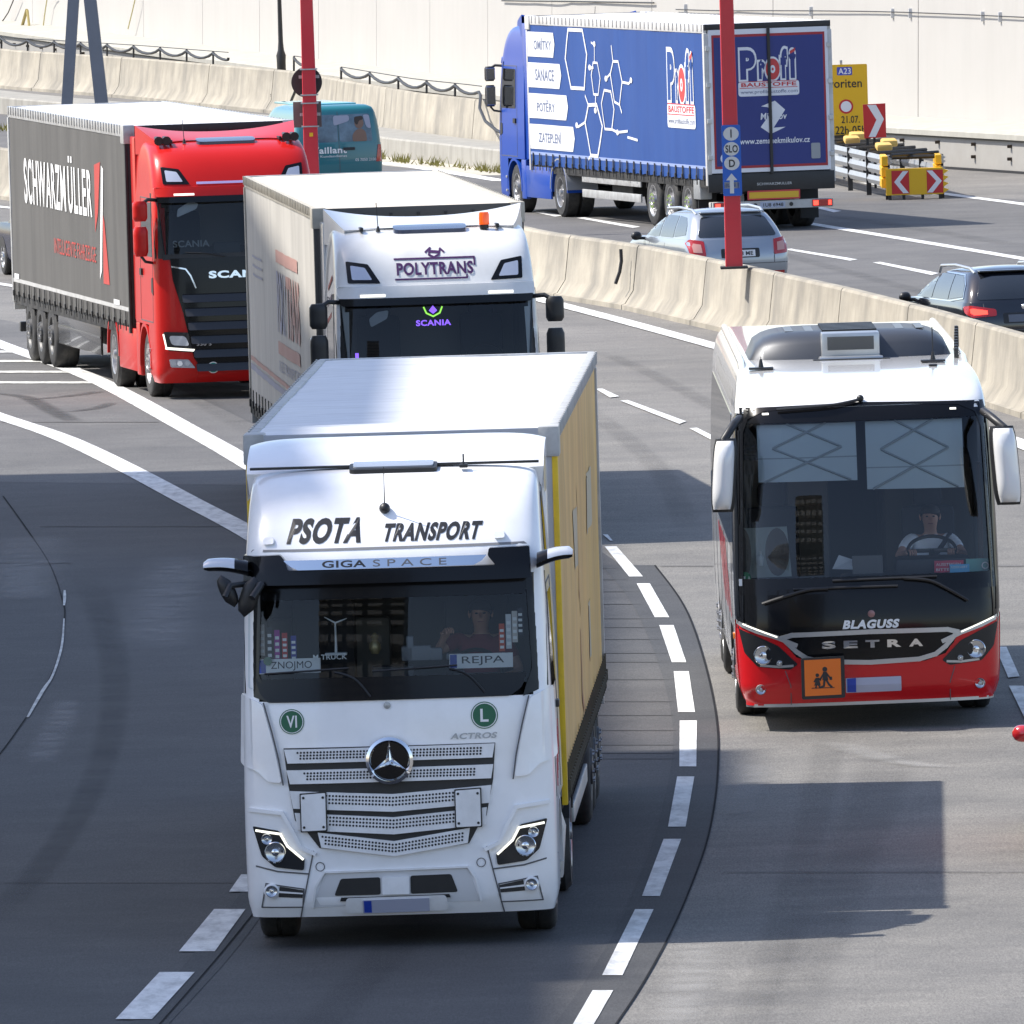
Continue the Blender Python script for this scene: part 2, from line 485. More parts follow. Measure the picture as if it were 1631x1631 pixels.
def sheet(name, left, right, h, mat, k=6):
    """surface between two edge lines read off the photograph (same number of points)"""
    l, r = catmull(left, k), catmull(right, k); vs = []
    for a, b in zip(l, r): vs += [P(*a, h), P(*b, h)]
    return structure(MB().add(vs, [(2 * i, 2 * i + 1, 2 * i + 3, 2 * i + 2) for i in range(len(l) - 1)]).build(name, mat, smooth=0, merge=0))

# ground sheet to the horizon
mb = MB(); mb.add([(x, y, gz(x, y)) for x, y in ((-700, -60), (700, -60), (700, 1800), (-700, 1800))], [(0, 1, 2, 3)])
structure(mb.build('road', M_CONC, smooth=0))
# carriageway beyond the median
sheet('far_carriageway', [(-200, 150), (300, 215), (640, 262), (900, 285), (1200, 300), (1631, 318), (2100, 345)],
      [(-200, 280), (300, 300), (640, 350), (900, 440), (1200, 520), (1631, 640), (2100, 760)], .004, M_ASPH)
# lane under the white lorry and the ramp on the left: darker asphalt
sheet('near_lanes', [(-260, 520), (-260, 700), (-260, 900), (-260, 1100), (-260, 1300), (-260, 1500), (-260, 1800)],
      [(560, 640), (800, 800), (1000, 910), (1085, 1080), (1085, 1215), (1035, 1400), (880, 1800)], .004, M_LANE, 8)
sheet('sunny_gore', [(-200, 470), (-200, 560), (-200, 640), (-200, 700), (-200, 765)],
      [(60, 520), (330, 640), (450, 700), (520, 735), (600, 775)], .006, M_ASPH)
# dark joint band right of the block line
JOINT = [(1043, 900), (1082, 952), (1106, 1002), (1129, 1080), (1142, 1150), (1144, 1210), (1139, 1275), (1126, 1340), (1105, 1400), (1080, 1460), (1050, 1520), (1010, 1588), (960, 1660)]
LEFTB = [(958, 900), (1000, 952), (1027, 1002), (1056, 1080), (1071, 1150), (1070, 1210), (1058, 1275), (1040, 1340), (1018, 1400), (992, 1460), (958, 1520), (915, 1588), (860, 1660)]
sheet('joint_band', LEFTB, JOINT, .008, M_BAND)
ribbon('joint_line', [(x, y, 3.2) for x, y in JOINT], .012, M_SEAL)
ribbon('joint_line', [(x, y, 2.6) for x, y in ((5, 790), (48, 850), (80, 900), (98, 950), (103, 985), (90, 1055), (60, 1115), (40, 1145), (0, 1200), (-40, 1240))], .012, M_SEAL)
ribbon('joint_repair', [(103, 940, 3), (103, 952, 5), (102, 964, 3)], .016, M_PAINT_OLD, 3)
ribbon('joint_repair', [(102, 985, 2), (98, 1030, 4), (84, 1075, 4), (68, 1100, 6), (44, 1142, 4)], .016, M_PAINT_OLD, 5)
ribbon('left_joint_band', [(230, 1640, 60), (330, 1530, 62), (400, 1440, 60), (450, 1370, 56)], .008, M_BAND)
ribbon('joint_line', [(246, 1640, 3.0), (342, 1530, 3.0), (415, 1440, 3.0)], .014, M_SEAL)
for y, x0, x1 in ((901, 1048, 1700), (1388, 1150, 1700), (1405, -40, 380), (896, -40, 110), (838, 60, 400), (672, 0, 250)):
    ribbon('cross_joint', [((x0 + x1) / 2, y - .35, x1 - x0), ((x0 + x1) / 2 + 6, y + .35, x1 - x0)], .012, M('joint_dirt', (.085, .08, .075), .8, var=.5, vs=2), 1)
for y in (905, 923, 942, 962, 985, 999, 1018, 1040, 1054, 1082, 1117, 1139, 1163, 1186, 1199, 1208):
    x1 = 975 + (1075 - 975) * math.sin(min(1, (y - 880) / 240) * math.pi / 2) + random.uniform(-6, 3)
    ribbon('saw_cut', [((940 + x1) / 2, y - .45, x1 - 940), ((940 + x1) / 2 + 6, y + .30, x1 - 940)], .010, M('saw_cut_dirt', (.050, .049, .049), .8), 1)
# painted lines
BLOCKS = [[(960, 851), (972, 861), (976, 861), (968, 851)],
    [(963, 870), (982, 870), (1024, 918), (1002, 918)], [(1014, 929), (1035, 929), (1066, 983), (1043, 983)],
    [(1050, 995.5), (1073, 995.5), (1093, 1054.6), (1070, 1054.6)], [(1073, 1069), (1097, 1069), (1107, 1134), (1080, 1134)],
    [(1082.6, 1147.5), (1110, 1147.5), (1109, 1220.6), (1082, 1220.6)], [(1078.6, 1236.5), (1106, 1236.5), (1092, 1316.5), (1064, 1316.5)],
    [(1057, 1336), (1085, 1336), (1051, 1427), (1022.5, 1427)], [(1011.5, 1448), (1041, 1448), (991.6, 1553), (959, 1553)], [(944, 1577), (976.7, 1577), (912, 1690), (878, 1690)]]
quads('block_line', BLOCKS, .014, M_PAINT)
quads('block_line', [[(430, 1340), (455, 1340), (420, 1380), (394, 1380)], [(384, 1392.6), (421, 1392.6), (402, 1420), (365, 1420)], [(341, 1447.7), (391, 1447.7), (342, 1515), (285, 1515)], [(254, 1548), (310, 1548), (242, 1623), (184, 1623)], [(150, 1655), (210, 1655), (140, 1740), (80, 1740)]], .014, M_PAINT)
ribbon('edge_line', [(-120, 500, 34), (0, 548, 36), (150, 603, 38), (300, 683, 42), (395, 737, 46), (520, 815, 48)], .014, M_PAINT)
ribbon('edge_line', [(-120, 622, 34), (0, 663, 38), (100, 697, 42), (200, 744, 44), (300, 797, 47), (400, 850, 50), (520, 925, 52)], .014, M_PAINT)
for y, x1 in ((560, 28), (575, 72), (592, 113), (609, 152)):
    ribbon('hatch_line', [(x1 / 2 - 100, y - 1.6, x1 + 200), (x1 / 2 - 100 + 3, y + 1.6, x1 + 200)], .015, M_PAINT_OLD, 1)
ribbon('edge_line', [(640, 418, 30), (760, 450, 32), (870, 479, 34), (1000, 513, 36), (1150, 554, 38), (1300, 597, 40), (1450, 645, 42), (1631, 708, 46), (1760, 760, 48)], .014, M_PAINT)
quads('dashed_line', [[(948, 619), (960, 619), (986, 631), (972, 633)], [(988, 638), (1000, 637), (1093, 671), (1082, 675)], [(1098, 682), (1110, 681), (1200, 726), (1188, 729)], [(1330, 800), (1350, 800), (1400, 835), (1380, 835)],
    [(1585, 1030), (1603, 1030), (1624, 1077), (1606, 1079)], [(1607, 1092), (1630, 1092), (1672, 1170), (1645, 1170)]], .014, M_PAINT)
ribbon('far_solid_line', [(1215, 344, 24), (1290, 356, 26), (1450, 382, 28), (1631, 412, 30), (1760, 434, 32)], .012, M_PAINT)
ribbon('far_edge_line', [(560, 255, 30), (640, 263, 32), (720, 275, 32), (800, 288, 32)], .012, M_PAINT)
ribbon('far_edge_line', [(1380, 291, 26), (1500, 308, 28), (1631, 325, 30), (1760, 344, 30)], .012, M_PAINT)
quads('far_dashed_line', [[(834, 334), (846, 333), (898, 343), (884, 345)], [(918, 347), (930, 346), (1020, 361), (1008, 363)], [(1095, 374), (1107, 373), (1180, 386), (1168, 388)], [(1248, 397), (1260, 396), (1366, 413), (1354, 415)], [(1390, 418), (1402, 417), (1496, 435), (1484, 438)], [(1285, 328), (1296, 327), (1340, 336), (1328, 338)],
    [(1600, 458), (1612, 457), (1700, 475), (1690, 478)]], .012, M_PAINT)
ribbon('ramp_line', [(-140, 312, 24), (0, 329, 24), (120, 343, 24)], .012, M_PAINT)
ribbon('ramp_line', [(-140, 432, 26), (0, 452, 26), (140, 474, 26)], .012, M_PAINT)
# wear: rubbed-in tyre tracks and pale scuffs
M_TYRE = alpha_mat('tyre_wear', (.030, .030, .034), .30)
M_TYRE2 = alpha_mat('tyre_wear_faint', (.045, .043, .043), .17)
M_SCUFF = alpha_mat('pale_scuff', (.42, .41, .39), .34, 2.2, .45)
ribbon('tyre_track', [(130, 900, 70), (165, 980, 66), (182, 1060, 62), (180, 1140, 60), (160, 1220, 60), (115, 1310, 62), (50, 1400, 66), (-30, 1480, 70)], .0165, M_TYRE, 8, True)
ribbon('tyre_track', [(1330, 1150, 70), (1310, 1230, 72), (1290, 1330, 76), (1262, 1430, 80), (1225, 1540, 84), (1170, 1680, 90)], .0165, M_TYRE2, 8, True)
ribbon('tyre_track', [(1420, 1180, 120), (1390, 1280, 120), (1350, 1380, 120), (1300, 1500, 130), (1230, 1660, 140)], .0170, M_TYRE2, 8, True)
ribbon('tyre_track', [(720, 1430, 90), (640, 1500, 96), (560, 1580, 100), (460, 1680, 110)], .0165, M_TYRE2, 8, True)
ribbon('tyre_track', [(920, 640, 50), (1000, 700, 52), (1060, 760, 54), (1100, 850, 58)], .0165, M_TYRE2, 8, True)
ribbon('tyre_track', [(960, 560, 40), (1060, 606, 44), (1160, 660, 46)], .0165, M_TYRE2, 8, True)
ribbon('tyre_track', [(1010, 345, 40), (1200, 392, 44), (1400, 446, 46), (1600, 500, 50)], .0165, M_TYRE2, 8, True)
ribbon('tyre_track', [(1300, 340, 60), (1450, 362, 60), (1631, 392, 64)], .0165, M_TYRE2, 8, True)
ribbon('tyre_track', [(40, 500, 50), (170, 560, 54), (300, 625, 60), (420, 700, 60)], .0165, M_TYRE2, 8, True)
ribbon('pale_scuff', [(1110, 1500, 120), (1100, 1560, 120), (1070, 1640, 120)], .0175, M_SCUFF, 6, True)
ribbon('pale_scuff', [(1200, 1215, 90), (1190, 1260, 90), (1170, 1300, 80)], .0175, M_SCUFF, 6, True)
ribbon('pale_scuff', [(1320, 1180, 90), (1420, 1210, 90), (1500, 1222, 90)], .0178, M_SCUFF, 6, True)
ribbon('pale_scuff', [(110, 1110, 70), (90, 1160, 80), (60, 1220, 80)], .0175, M_SCUFF, 6, True)
ribbon('pale_scuff', [(300, 880, 160), (260, 960, 180), (250, 1040, 160)], .0175, M_SCUFF, 6, True)
ribbon('pale_scuff', [(60, 850, 160), (40, 900, 180), (30, 960, 160)], .0175, M_SCUFF, 6, True)
M_PATCH = alpha_mat('patch_edge', (.05, .048, .047), .7, 3, .35)
ribbon('tar_patch', [(-20, 625, 40), (40, 632, 42), (80, 652, 44), (120, 672, 46)], .0165, M_PATCH, 6, True)
ribbon('tar_patch', [(45, 636, 34), (110, 630, 34), (165, 622, 34)], .0168, M_PATCH, 6, True)
ribbon('tar_patch', [(100, 656, 30), (150, 650, 30), (180, 640, 30)], .0172, M_PATCH, 6, True)

# ------------------------------------------------------------------ concrete barriers
M_BARR = M('barrier_concrete', (.335, .303, .242), .85, var=.16, vs=1.6, dirt=((.125, .118, .105), .72, .8, (1.3, 1.3, .5)), bump=.25, bs=30)
M_WALLC = M('ledge_concrete', (.31, .297, .262), .85, var=.10, vs=1.2, dirt=((.18, .17, .15), .75, 1.2, (2.0, 2.0, .4)), bump=.2, bs=30)
M_DARK = M('black_rubber', (.016, .016, .017), .65)
M_GALV = M('galvanised_steel', (.42, .43, .44), .45, .7, var=.12, vs=9)
PROF = [(0, 0), (0, .08), (.06, .10), (.20, .32), (.27, 1.04), (.30, 1.08), (.44, 1.08), (.47, 1.04), (.54, .32), (.68, .10), (.74, .08), (.74, 0)]
def barrier(px_pts, hs=1.0, name='concrete_barrier', mat=None, gap=.03, th=1.0, prof=PROF):
    ps = [P(x, y) for x, y in px_pts]; rings = []
    hh = hs if isinstance(hs, (list, tuple)) else [hs] * len(ps)
    a0 = (ps[1] - ps[0]).normalized() * gap
    ps[0] = ps[0] + a0; ps[-1] = ps[-1] - (ps[-1] - ps[-2]).normalized() * gap
    for i, p in enumerate(ps):
        d = (ps[min(i + 1, len(ps) - 1)] - ps[max(i - 1, 0)]); d.z = 0; d.normalize()
        n = Vector((-d.y, d.x, 0))
        if n.y < 0: n = -n
        rings.append([p + n * (o * th) + Vector((0, 0, z * hh[i])) for o, z in prof])
    mb = MB(); mb.loft(rings)
    return mb.build(name, mat or M_BARR, smooth=28)
def along(poly, x):
    for (a, b), (c, d) in zip(poly, poly[1:]):
        if a <= x <= c: return b + (d - b) * (x - a) / (c - a)
MED = [(-160, 295), (0, 318), (250, 348), (500, 388), (700, 432), (835, 468), (985, 492), (1160, 532), (1310, 570), (1450, 610), (1631, 668), (1800, 730)]
cuts = [-160, -50, 60, 170, 280, 390, 500, 600, 700, 790, 882, 990, 1099, 1205, 1312, 1418, 1524, 1626, 1735]
MLAB = {-50: 'beige median barrier segment at the left edge behind the dark curtain trailer', 790: 'short visible median barrier end beside the mirror of the name-lettered white lorry', 882: 'median barrier segment with a black vertical crack at its right end',
        990: 'clean median barrier segment left of the red sign post', 1099: 'median barrier segment under the foot of the red sign post', 1205: 'grey-streaked median barrier segment right of the red sign post', 1312: 'plain median barrier segment rising behind the left bus roof edge',
        1418: 'median barrier segment behind the coach roof unit', 1524: 'median barrier segment in front of the black estate car', 1626: 'weathered median barrier segment at the right edge above the coach mirror'}
for a, b in zip(cuts, cuts[1:]):
    pts = [(x, along(MED, x)) for x in frange(a, b, 3)]
    o = barrier(pts)
    if a == 882:
        q = P(987, along(MED, 987)) + Vector((.0, .16, 0)); MB().tube([q + Vector((.02, .08, 1.0)), q + Vector((.03, .06, .80)), q + Vector((.0, .0, .62)), q + Vector((-.07, -.03, .42))], .03, 6).build('black_strap', M_DARK, o)
    tag(o, MLAB.get(a, 'beige concrete median barrier segment standing out of sight behind the lorries'), 'barrier', 'beige median barrier segments')
mb = MB()
bpy.context.view_layer.update()
# long barrier on the far left with its kerb
FARB = [(-160, 118), (0, 141), (200, 157), (450, 183), (640, 236), (720, 246), (800, 258), (980, 275)]
cutsf = [-150, -70, 50, 178, 318, 420, 520, 597, 738, 850, 960]
FL = ['', 'far barrier segment at the top left corner left of the steel legs', 'far beige barrier segment crossed by the left steel leg', 'far barrier segment with a grey stain right of the steel legs', 'far barrier segment under the black lamp post', 'far barrier segment behind the dark round sign', 'far barrier segment hidden behind the teal van', 'far barrier segment just right of the teal van', 'far barrier segment left of the blue lorry where the cable drops', '', '']
FH = [(-160, 1.02), (0, 1.02), (450, 1.05), (640, 1.22), (1000, 1.2)]
for i, (a, b) in enumerate(zip(cutsf, cutsf[1:])):
    pts = [(x, along(FARB, x)) for x in frange(a, b, 3)]
    o = barrier(pts, [along(FH, x) for x, _ in pts])
    tag(o, FL[i] or 'far beige barrier segment hidden from view behind vehicles', 'barrier', 'far beige barrier segments')
KERB = [(-200, 158), (0, 182), (200, 200), (450, 226), (640, 254), (720, 262), (800, 272), (1000, 290)]
kp = [(0, 0), (0, .42), (.03, .46), (1.6, .46), (1.6, 0)]
o = barrier([(x, along(KERB, x)) for x in frange(-200, 1000, 16)], 1.0, 'concrete_kerb', M_WALLC, 0, 1, kp); tag(o, 'long grey concrete kerb plinth under the far beige barriers', 'kerb')

# retaining wall with coping, bolts
LED = [(-260, 88), (0, 116), (240, 142), (480, 172), (640, 198), (800, 222), (1080, 243), (1340, 258), (1631, 277), (1800, 290)]
LH = [(-260, 1.38), (0, 1.28), (240, 1.08), (480, .99), (800, 1.06), (1080, .95), (1340, .84), (1800, .84)]
NX = 40
root = thing('retaining_wall', 'long grey concrete ledge wall with pale coping and bolt rows below the white noise wall', 'wall', loc=P(0, 128))
inv = root.matrix_world.inverted()
xs = frange(-260, 1800, NX)
pts = [P(x, along(LED, x)) for x in xs]; hs = [along(LH, x) for x in xs]
nrm = []
for i in range(len(pts)):
    d = pts[min(i + 1, NX)] - pts[max(i - 1, 0)]; d.z = 0; d.normalize(); n = Vector((-d.y, d.x, 0)); nrm.append(n if n.y > 0 else -n)
def wall_part(name, prof, mat, smooth=25):
    mb = MB(); mb.loft([[inv @ (p + n * o + Vector((0, 0, z if not rel else h + z))) for o, z, rel in prof] for p, n, h in zip(pts, nrm, hs)])
    return mb.build(name, mat, root, smooth)
M_COPE = M('pale_coping', (.37, .357, .31), .8, var=.1, vs=2, dirt=((.3, .29, .25), .6, 3, (1, 1, .4)))
M_LOW = M('pale_wall_panel', (.31, .30, .275), .8, var=.06, vs=2, dirt=((.3, .28, .25), .5, 2, (1, 1, .3)))
wall_part('wall_face', [(0, -.1, 0), (0, -.13, 1), (1.6, -.13, 1), (1.6, -.1, 0)], M_LOW)
wall_part('coping', [(-.10, -.13, 1), (-.10, -.02, 1), (.02, .03, 1), (1.5, .16, 1), (1.5, -.13, 1)], M_COPE)
wall_part('rubber_foot', [(-.05, -.05, 0), (-.05, .05, 0), (.1, .06, 0), (.1, -.05, 0)], M_DARK)
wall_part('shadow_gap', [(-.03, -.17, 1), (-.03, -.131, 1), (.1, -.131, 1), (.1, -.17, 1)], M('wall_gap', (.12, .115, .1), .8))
mb = MB()
cum = [0]
for i in range(NX): cum.append(cum[-1] + (pts[i + 1] - pts[i]).length)
d_ = 1.0
while d_ < cum[-1]:
    i = max(k for k in range(NX) if cum[k] <= d_); t = (d_ - cum[i]) / (cum[i + 1] - cum[i]); p = pts[i].lerp(pts[i + 1], t); h = lerp(hs[i], hs[i + 1], t)
    for z in (h * .80 - .1, h * .36):
        c = inv @ (p + Vector((0, 0, z)) - nrm[i] * .03)
        mb.box(c.x - .06, c.x + .06, c.y - .05, c.y + .05, c.z - .035, c.z + .035, .01)
    d_ += 2.4
o = mb.build('anchor_bolt', M('rusty_bolt', (.05, .035, .022), .8), root, 0); o['kind'] = 'stuff'
# noise wall
M_NW = M('noise_wall_panel', (.42, .405, .378), .75, var=.03, vs=.5, dirt=((.37, .355, .325), .30, .8, (3, 3, .25)))
nw = thing('noise_wall', 'tall off-white noise wall of wide panels closing the motorway cutting', 'wall', loc=pts[5] + nrm[5])
invn = nw.matrix_world.inverted()
acc = [0]
for i in range(NX): acc.append(acc[-1] + (pts[i + 1] - pts[i]).length)
def at_len(s):
    for i in range(NX):
        if acc[i] <= s <= acc[i + 1] + 1e-6:
            t = (s - acc[i]) / (acc[i + 1] - acc[i]); return pts[i].lerp(pts[i + 1], t), nrm[i].lerp(nrm[i + 1], t), lerp(hs[i], hs[i + 1], t)
S = 0.0; k = 0
while S < acc[-1] - .5:
    e = min(S + 9.6, acc[-1]); rings = []
    for q in range(5):
        p, n, h = at_len(lerp(S + .02, e - .02, q / 4))
        rings.append([invn @ (p + n * o + Vector((0, 0, z))) for o, z in ((1.5, h - .3), (1.5, 8.6), (1.53, 8.64), (1.66, 8.64), (1.66, h - .3))])
    MB().loft(rings).build('panel', M_NW, nw, 25); S = e
mb = MB()
mb.loft([[invn @ (p + n * o + Vector((0, 0, z))) for o, z in ((1.64, h - .2), (1.64, 8.5), (1.75, 8.5), (1.75, h - .2))] for p, n, h in zip(pts, nrm, hs)])
mb.build('backing', M('wall_joint_grey', (.42, .41, .39), .8), nw, 25)
# cable with brackets on the noise wall (top right)
def on_wall(px, py, off=1.48):
    # intersect the sight line with the wall plane stretched along its base
    best = None
    for s in frange(0, acc[-1], 700):
        p, n, h = at_len(s); q = p + n * off
        z0 = scale_at(Vector((q.x, q.y, q.z)))
        x = PXC + q.x * z0
        if best is None or abs(x - px) < best[0]: best = (abs(x - px), q)
    q = best[1]
    lo, hi = -1.0, 12.0
    for _ in range(40):
        mid = (lo + hi) / 2; v = Vector((q.x, q.y, q.z + mid))
        rel = v - Vector((0, 0, CAM_H)); dz = rel.y * math.cos(THETA) - rel.z * math.sin(THETA); up = rel.y * math.sin(THETA) + rel.z * math.cos(THETA)
        if 815.5 - PXF * up / dz > py: lo = mid
        else: hi = mid
    return Vector((q.x, q.y, q.z + lo))
def cable(name, label, pxs, r, mat, k=6, off=1.44, brackets=()):
    p3 = [tuple(on_wall(x, y, off)) for x, y in pxs]
    o = MB().tube(catmull(p3, k), r, 6).build(name, mat); tag(o, label, 'cable'); return o
M_CAB = M('cable_black', (.02, .02, .021), .55)
c1 = cable('wall_cable', 'thin dark cable with grey clips along the noise wall at top right', [(1075, 15), (1150, 17), (1235, 17), (1330, 17.5), (1420, 19), (1530, 23), (1640, 28), (1700, 30)], .014, M_CAB)
for x, y in ((1093, 14), (1292, 18), (1420, 21), (1452, 21), (1564, 26), (1592, 27)):
    p = on_wall(x, y); MB().box(p.x - .05, p.x + .05, p.y - .03, p.y + .06, p.z - .11, p.z + .11, .01).build('cable_clip', M('clip_grey', (.55, .55, .55), .6), c1)
c2 = cable('wall_cable', 'thin dark cable along the noise wall above the teal van', [(800, 1), (850, 1.8), (900, 2.2), (1010, 4), (1040, 4.5)], .02, M_CAB)
for i, (a, b) in enumerate((((215, 0), (205, 46)), ((74, 0), (68, 45)))):
    cable('guy_rope', ('pale yellow rope hanging down the noise wall', 'thin rope hanging down the noise wall near the top left corner')[i], [(a[0] + 9 * i, -12), a, b], .018, M('rope_yellow', (.45, .40, .18), .8), 2, 1.3)
cable('guy_wire', 'thin dark wire slanting over the top left corner', [(26, -10), (13, 20), (0, 40), (-10, 56)], .02, M_CAB, 2, 1.3)
p0, p1, p2 = on_wall(34, 45, 1.0), on_wall(42, 16, 1.0), on_wall(46, 44, 1.0)
o = MB().tube([p0, p1], .05, 6).tube([p1 + Vector((.02, 0, 0)), p2], .04, 6).build('prop_frame', M('olive_paint', (.30, .24, .08), .6)); tag(o, 'small olive inverted V prop standing on the ledge at top left', 'prop')

# black cables slung along the far barriers
def far_pt(x, dz=0.0, back=.37):
    a, b = P(x - 4, along(FARB, x - 4)), P(x + 4, along(FARB, x + 4)); d = (b - a); d.z = 0; d.normalize(); n = Vector((-d.y, d.x, 0))
    if n.y < 0: n = -n
    return P(x, along(FARB, x)) + n * back + Vector((0, 0, along(FH, x) * 1.08 + dz))
def slung(label, x0, x1, step, dz, tail):
    root = thing('slung_cable', label, 'cable', loc=far_pt((x0 + x1) / 2)); inv = root.matrix_world.inverted(); pts = []; mb = MB()
    x = x0
    while x < x1 - 1:
        for j in range(6):
            t = j / 6; q = far_pt(min(x + step * t, x1), dz - .16 * math.sin(math.pi * t) ** .8 * 1.0); pts.append(inv @ q)
        a = inv @ far_pt(x, -.02); b = inv @ far_pt(x, dz + .04); mb.tube([a, b], .028, 6)
        x += step
    for px, dz_, bk in tail: pts.append(inv @ far_pt(px, dz_, bk))
    MB().tube(pts, .038, 6).build('cable_run', M_CAB, root)
    a = [inv @ far_pt(xx, dz + .05) for xx in frange(x0, x1, 10)]
    mb.tube(a, .012, 5)
    mb.build('bracket', M_CAB, root)
slung('black cable slung in waves along the far barrier at top left', -60, 342, 42, .30, [])
slung('black cable along the far barrier right of the round sign, dropping beside the blue lorry', 520, 742, 45, .26, [(752, .12, .2), (764, -.15, .0), (780, -.42, -.1), (800, -.60, -.12), (830, -.7, -.12)])
slung('short bundle of black cables looping over the far barrier beside the dark round sign', 446, 474, 28, .34, [(478, .0, .1), (476, -.4, -.08), (470, -.7, -.1)])

# weeds in the verge
mb = MB(); rng = random.Random(3)
for cx, n in ((608, 30), (640, 70), (672, 14), (694, 50), (735, 20), (770, 70), (798, 60), (20, 40), (5, 40)):
    for _ in range(n):
        x = cx + rng.gauss(0, 7); y = (along(KERB, x) + 3 + abs(rng.gauss(0, 1.5))) if x > 100 else 206 + rng.gauss(0, 2)
        p = P(x, y); h = rng.uniform(.05, .26); a = rng.uniform(-.12, .12); w = rng.uniform(.008, .02)
        mb.add([p + Vector((-w, 0, 0)), p + Vector((w, 0, 0)), p + Vector((a + w * .4, rng.uniform(-.1, .1), h))], [(0, 1, 2)])
o = mb.build('verge_weeds', M('dry_grass', (.22, .20, .05), .8, var=.5, vs=3), smooth=0, merge=0); o['kind'] = 'stuff'; o['label'] = 'dry yellow green weeds in the verge below the far kerb'; o['category'] = 'weeds'
# sandy verge strip
ribbon('verge', [(560, 247, 130), (640, 259, 130), (720, 268, 130), (810, 279, 130)], .006, M('sandy_verge', (.42, .39, .32), .9, var=.25, vs=3))

# ------------------------------------------------------------------ tower blocks on the left whose shade lies on the lanes
def yof(py): return P(300, py).y
TAN = math.tan(SUN_EL); SHY = 36 * math.tan(math.pi / 2 + SUN_AZ)
M_TWR = M('tower_render', (.72, .70, .66), .8, var=.08, vs=.4)
M_TWG = glass('tower_glass', (.03, .04, .05))
tw = thing('apartment_tower', 'tall apartment block with stepped roof left of the motorway casting the long shade', 'building', loc=Vector((-40, yof(1000), gz(-40, yof(1000)))))
tw.matrix_world = Matrix.Translation(tw.location)
Z0 = tw.location.z; YC = tw.location.y
M_TWD = M('tower_window', (.03, .035, .045), .15)
for pya, pyb, xb in ((755, 868, -.35), (868, 1216, 1.12), (1216, 1452, 2.25), (1452, 1514, 1.62), (1514, 1580, .75), (1580, 1760, .42)):
    ya, yb = yof(pya) + SHY, yof(pyb) + SHY; h = (xb + 36) / math.cos(math.pi / 2 + SUN_AZ) * TAN + gz(xb, ya) - Z0
    mb = MB(); mb.box(-20, 4, yb - YC + .0, ya - YC, 0, h); bl = mb.build('block', M_TWR, tw, 0)
    mb = MB(); nf = int(h // 3); nw_ = max(1, int((ya - yb) // 4))
    for f in range(nf):
        for w in range(nw_):
            y = yb - YC + (w + .5) * (ya - yb) / nw_
            mb.box(4.0, 4.06, y - 1.1, y + 1.1, f * 3 + 1.0, f * 3 + 2.5)
    if mb.v:
        o = mb.build('window_band', M_TWD, bl, 0); o['kind'] = 'stuff'
# ------------------------------------------------------------------ vehicle kit
M_TYRE_R = M('tyre_rubber', (.022, .022, .023), .75, var=.25, vs=6, dirt=((.09, .085, .075), .6, 5, None))
M_RIM = M('rim_steel', (.45, .45, .46), .38, .8, var=.15, vs=8, dirt=((.10, .09, .08), .7, 6, None))
M_RIMD = M('rim_dark', (.10, .10, .10), .5, .5, var=.2, vs=8)
M_BLK = M('black_plastic', (.018, .018, .019), .45, var=.2, vs=8)
M_BLKG = M('black_gloss', (.006, .006, .007), .16, coat=.12, spec=.25)
M_CHAS = M('chassis_black', (.02, .02, .021), .7, dirt=((.07, .065, .055), .6, 3, None))
M_ALU = M('aluminium_rail', (.55, .55, .54), .45, .5, var=.12, vs=3, dirt=((.25, .23, .2), .5, 4, None))
M_CHROME = M('chrome', (.75, .76, .78), .08, 1.0)
M_LENS = M('lamp_lens', (.55, .57, .6), .08, .3, coat=1)
M_REFL = M('lamp_reflector', (.50, .52, .55), .16, .85)
M_LENSD = M('lamp_housing', (.022, .023, .025), .15, coat=.25, spec=.3)
M_RED_L = M('tail_lamp_red', (.42, .012, .012), .18, coat=.8)
M_RED_E = M('tail_lamp_lit', (.6, .02, .02), .2, emit=(1, .05, .03), es=2.2)
M_ORNG = M('amber_lens', (.75, .22, .02), .2, coat=.6)
M_DRL = M('running_light', (.9, .9, .9), .2, emit=(1.0, .95, .74), es=.8)
M_WHT = M('white_plate', (.78, .78, .77), .4)
M_TXTB = M('black_lettering', (.02, .02, .022), .4)
M_TXTW = M('white_lettering', (.80, .80, .79), .5)
M_GLD = glass('dark_side_glass', (.05, .055, .06), 1.55)
M_SEAT = M('seat_fabric', (.035, .035, .04), .9)
M_INT = M('cabin_lining', (.055, .053, .05), .8)
M_INTL = M('cabin_lining_pale', (.20, .19, .175), .85)
M_YELRET = M('yellow_reflector', (.70, .42, .02), .35)

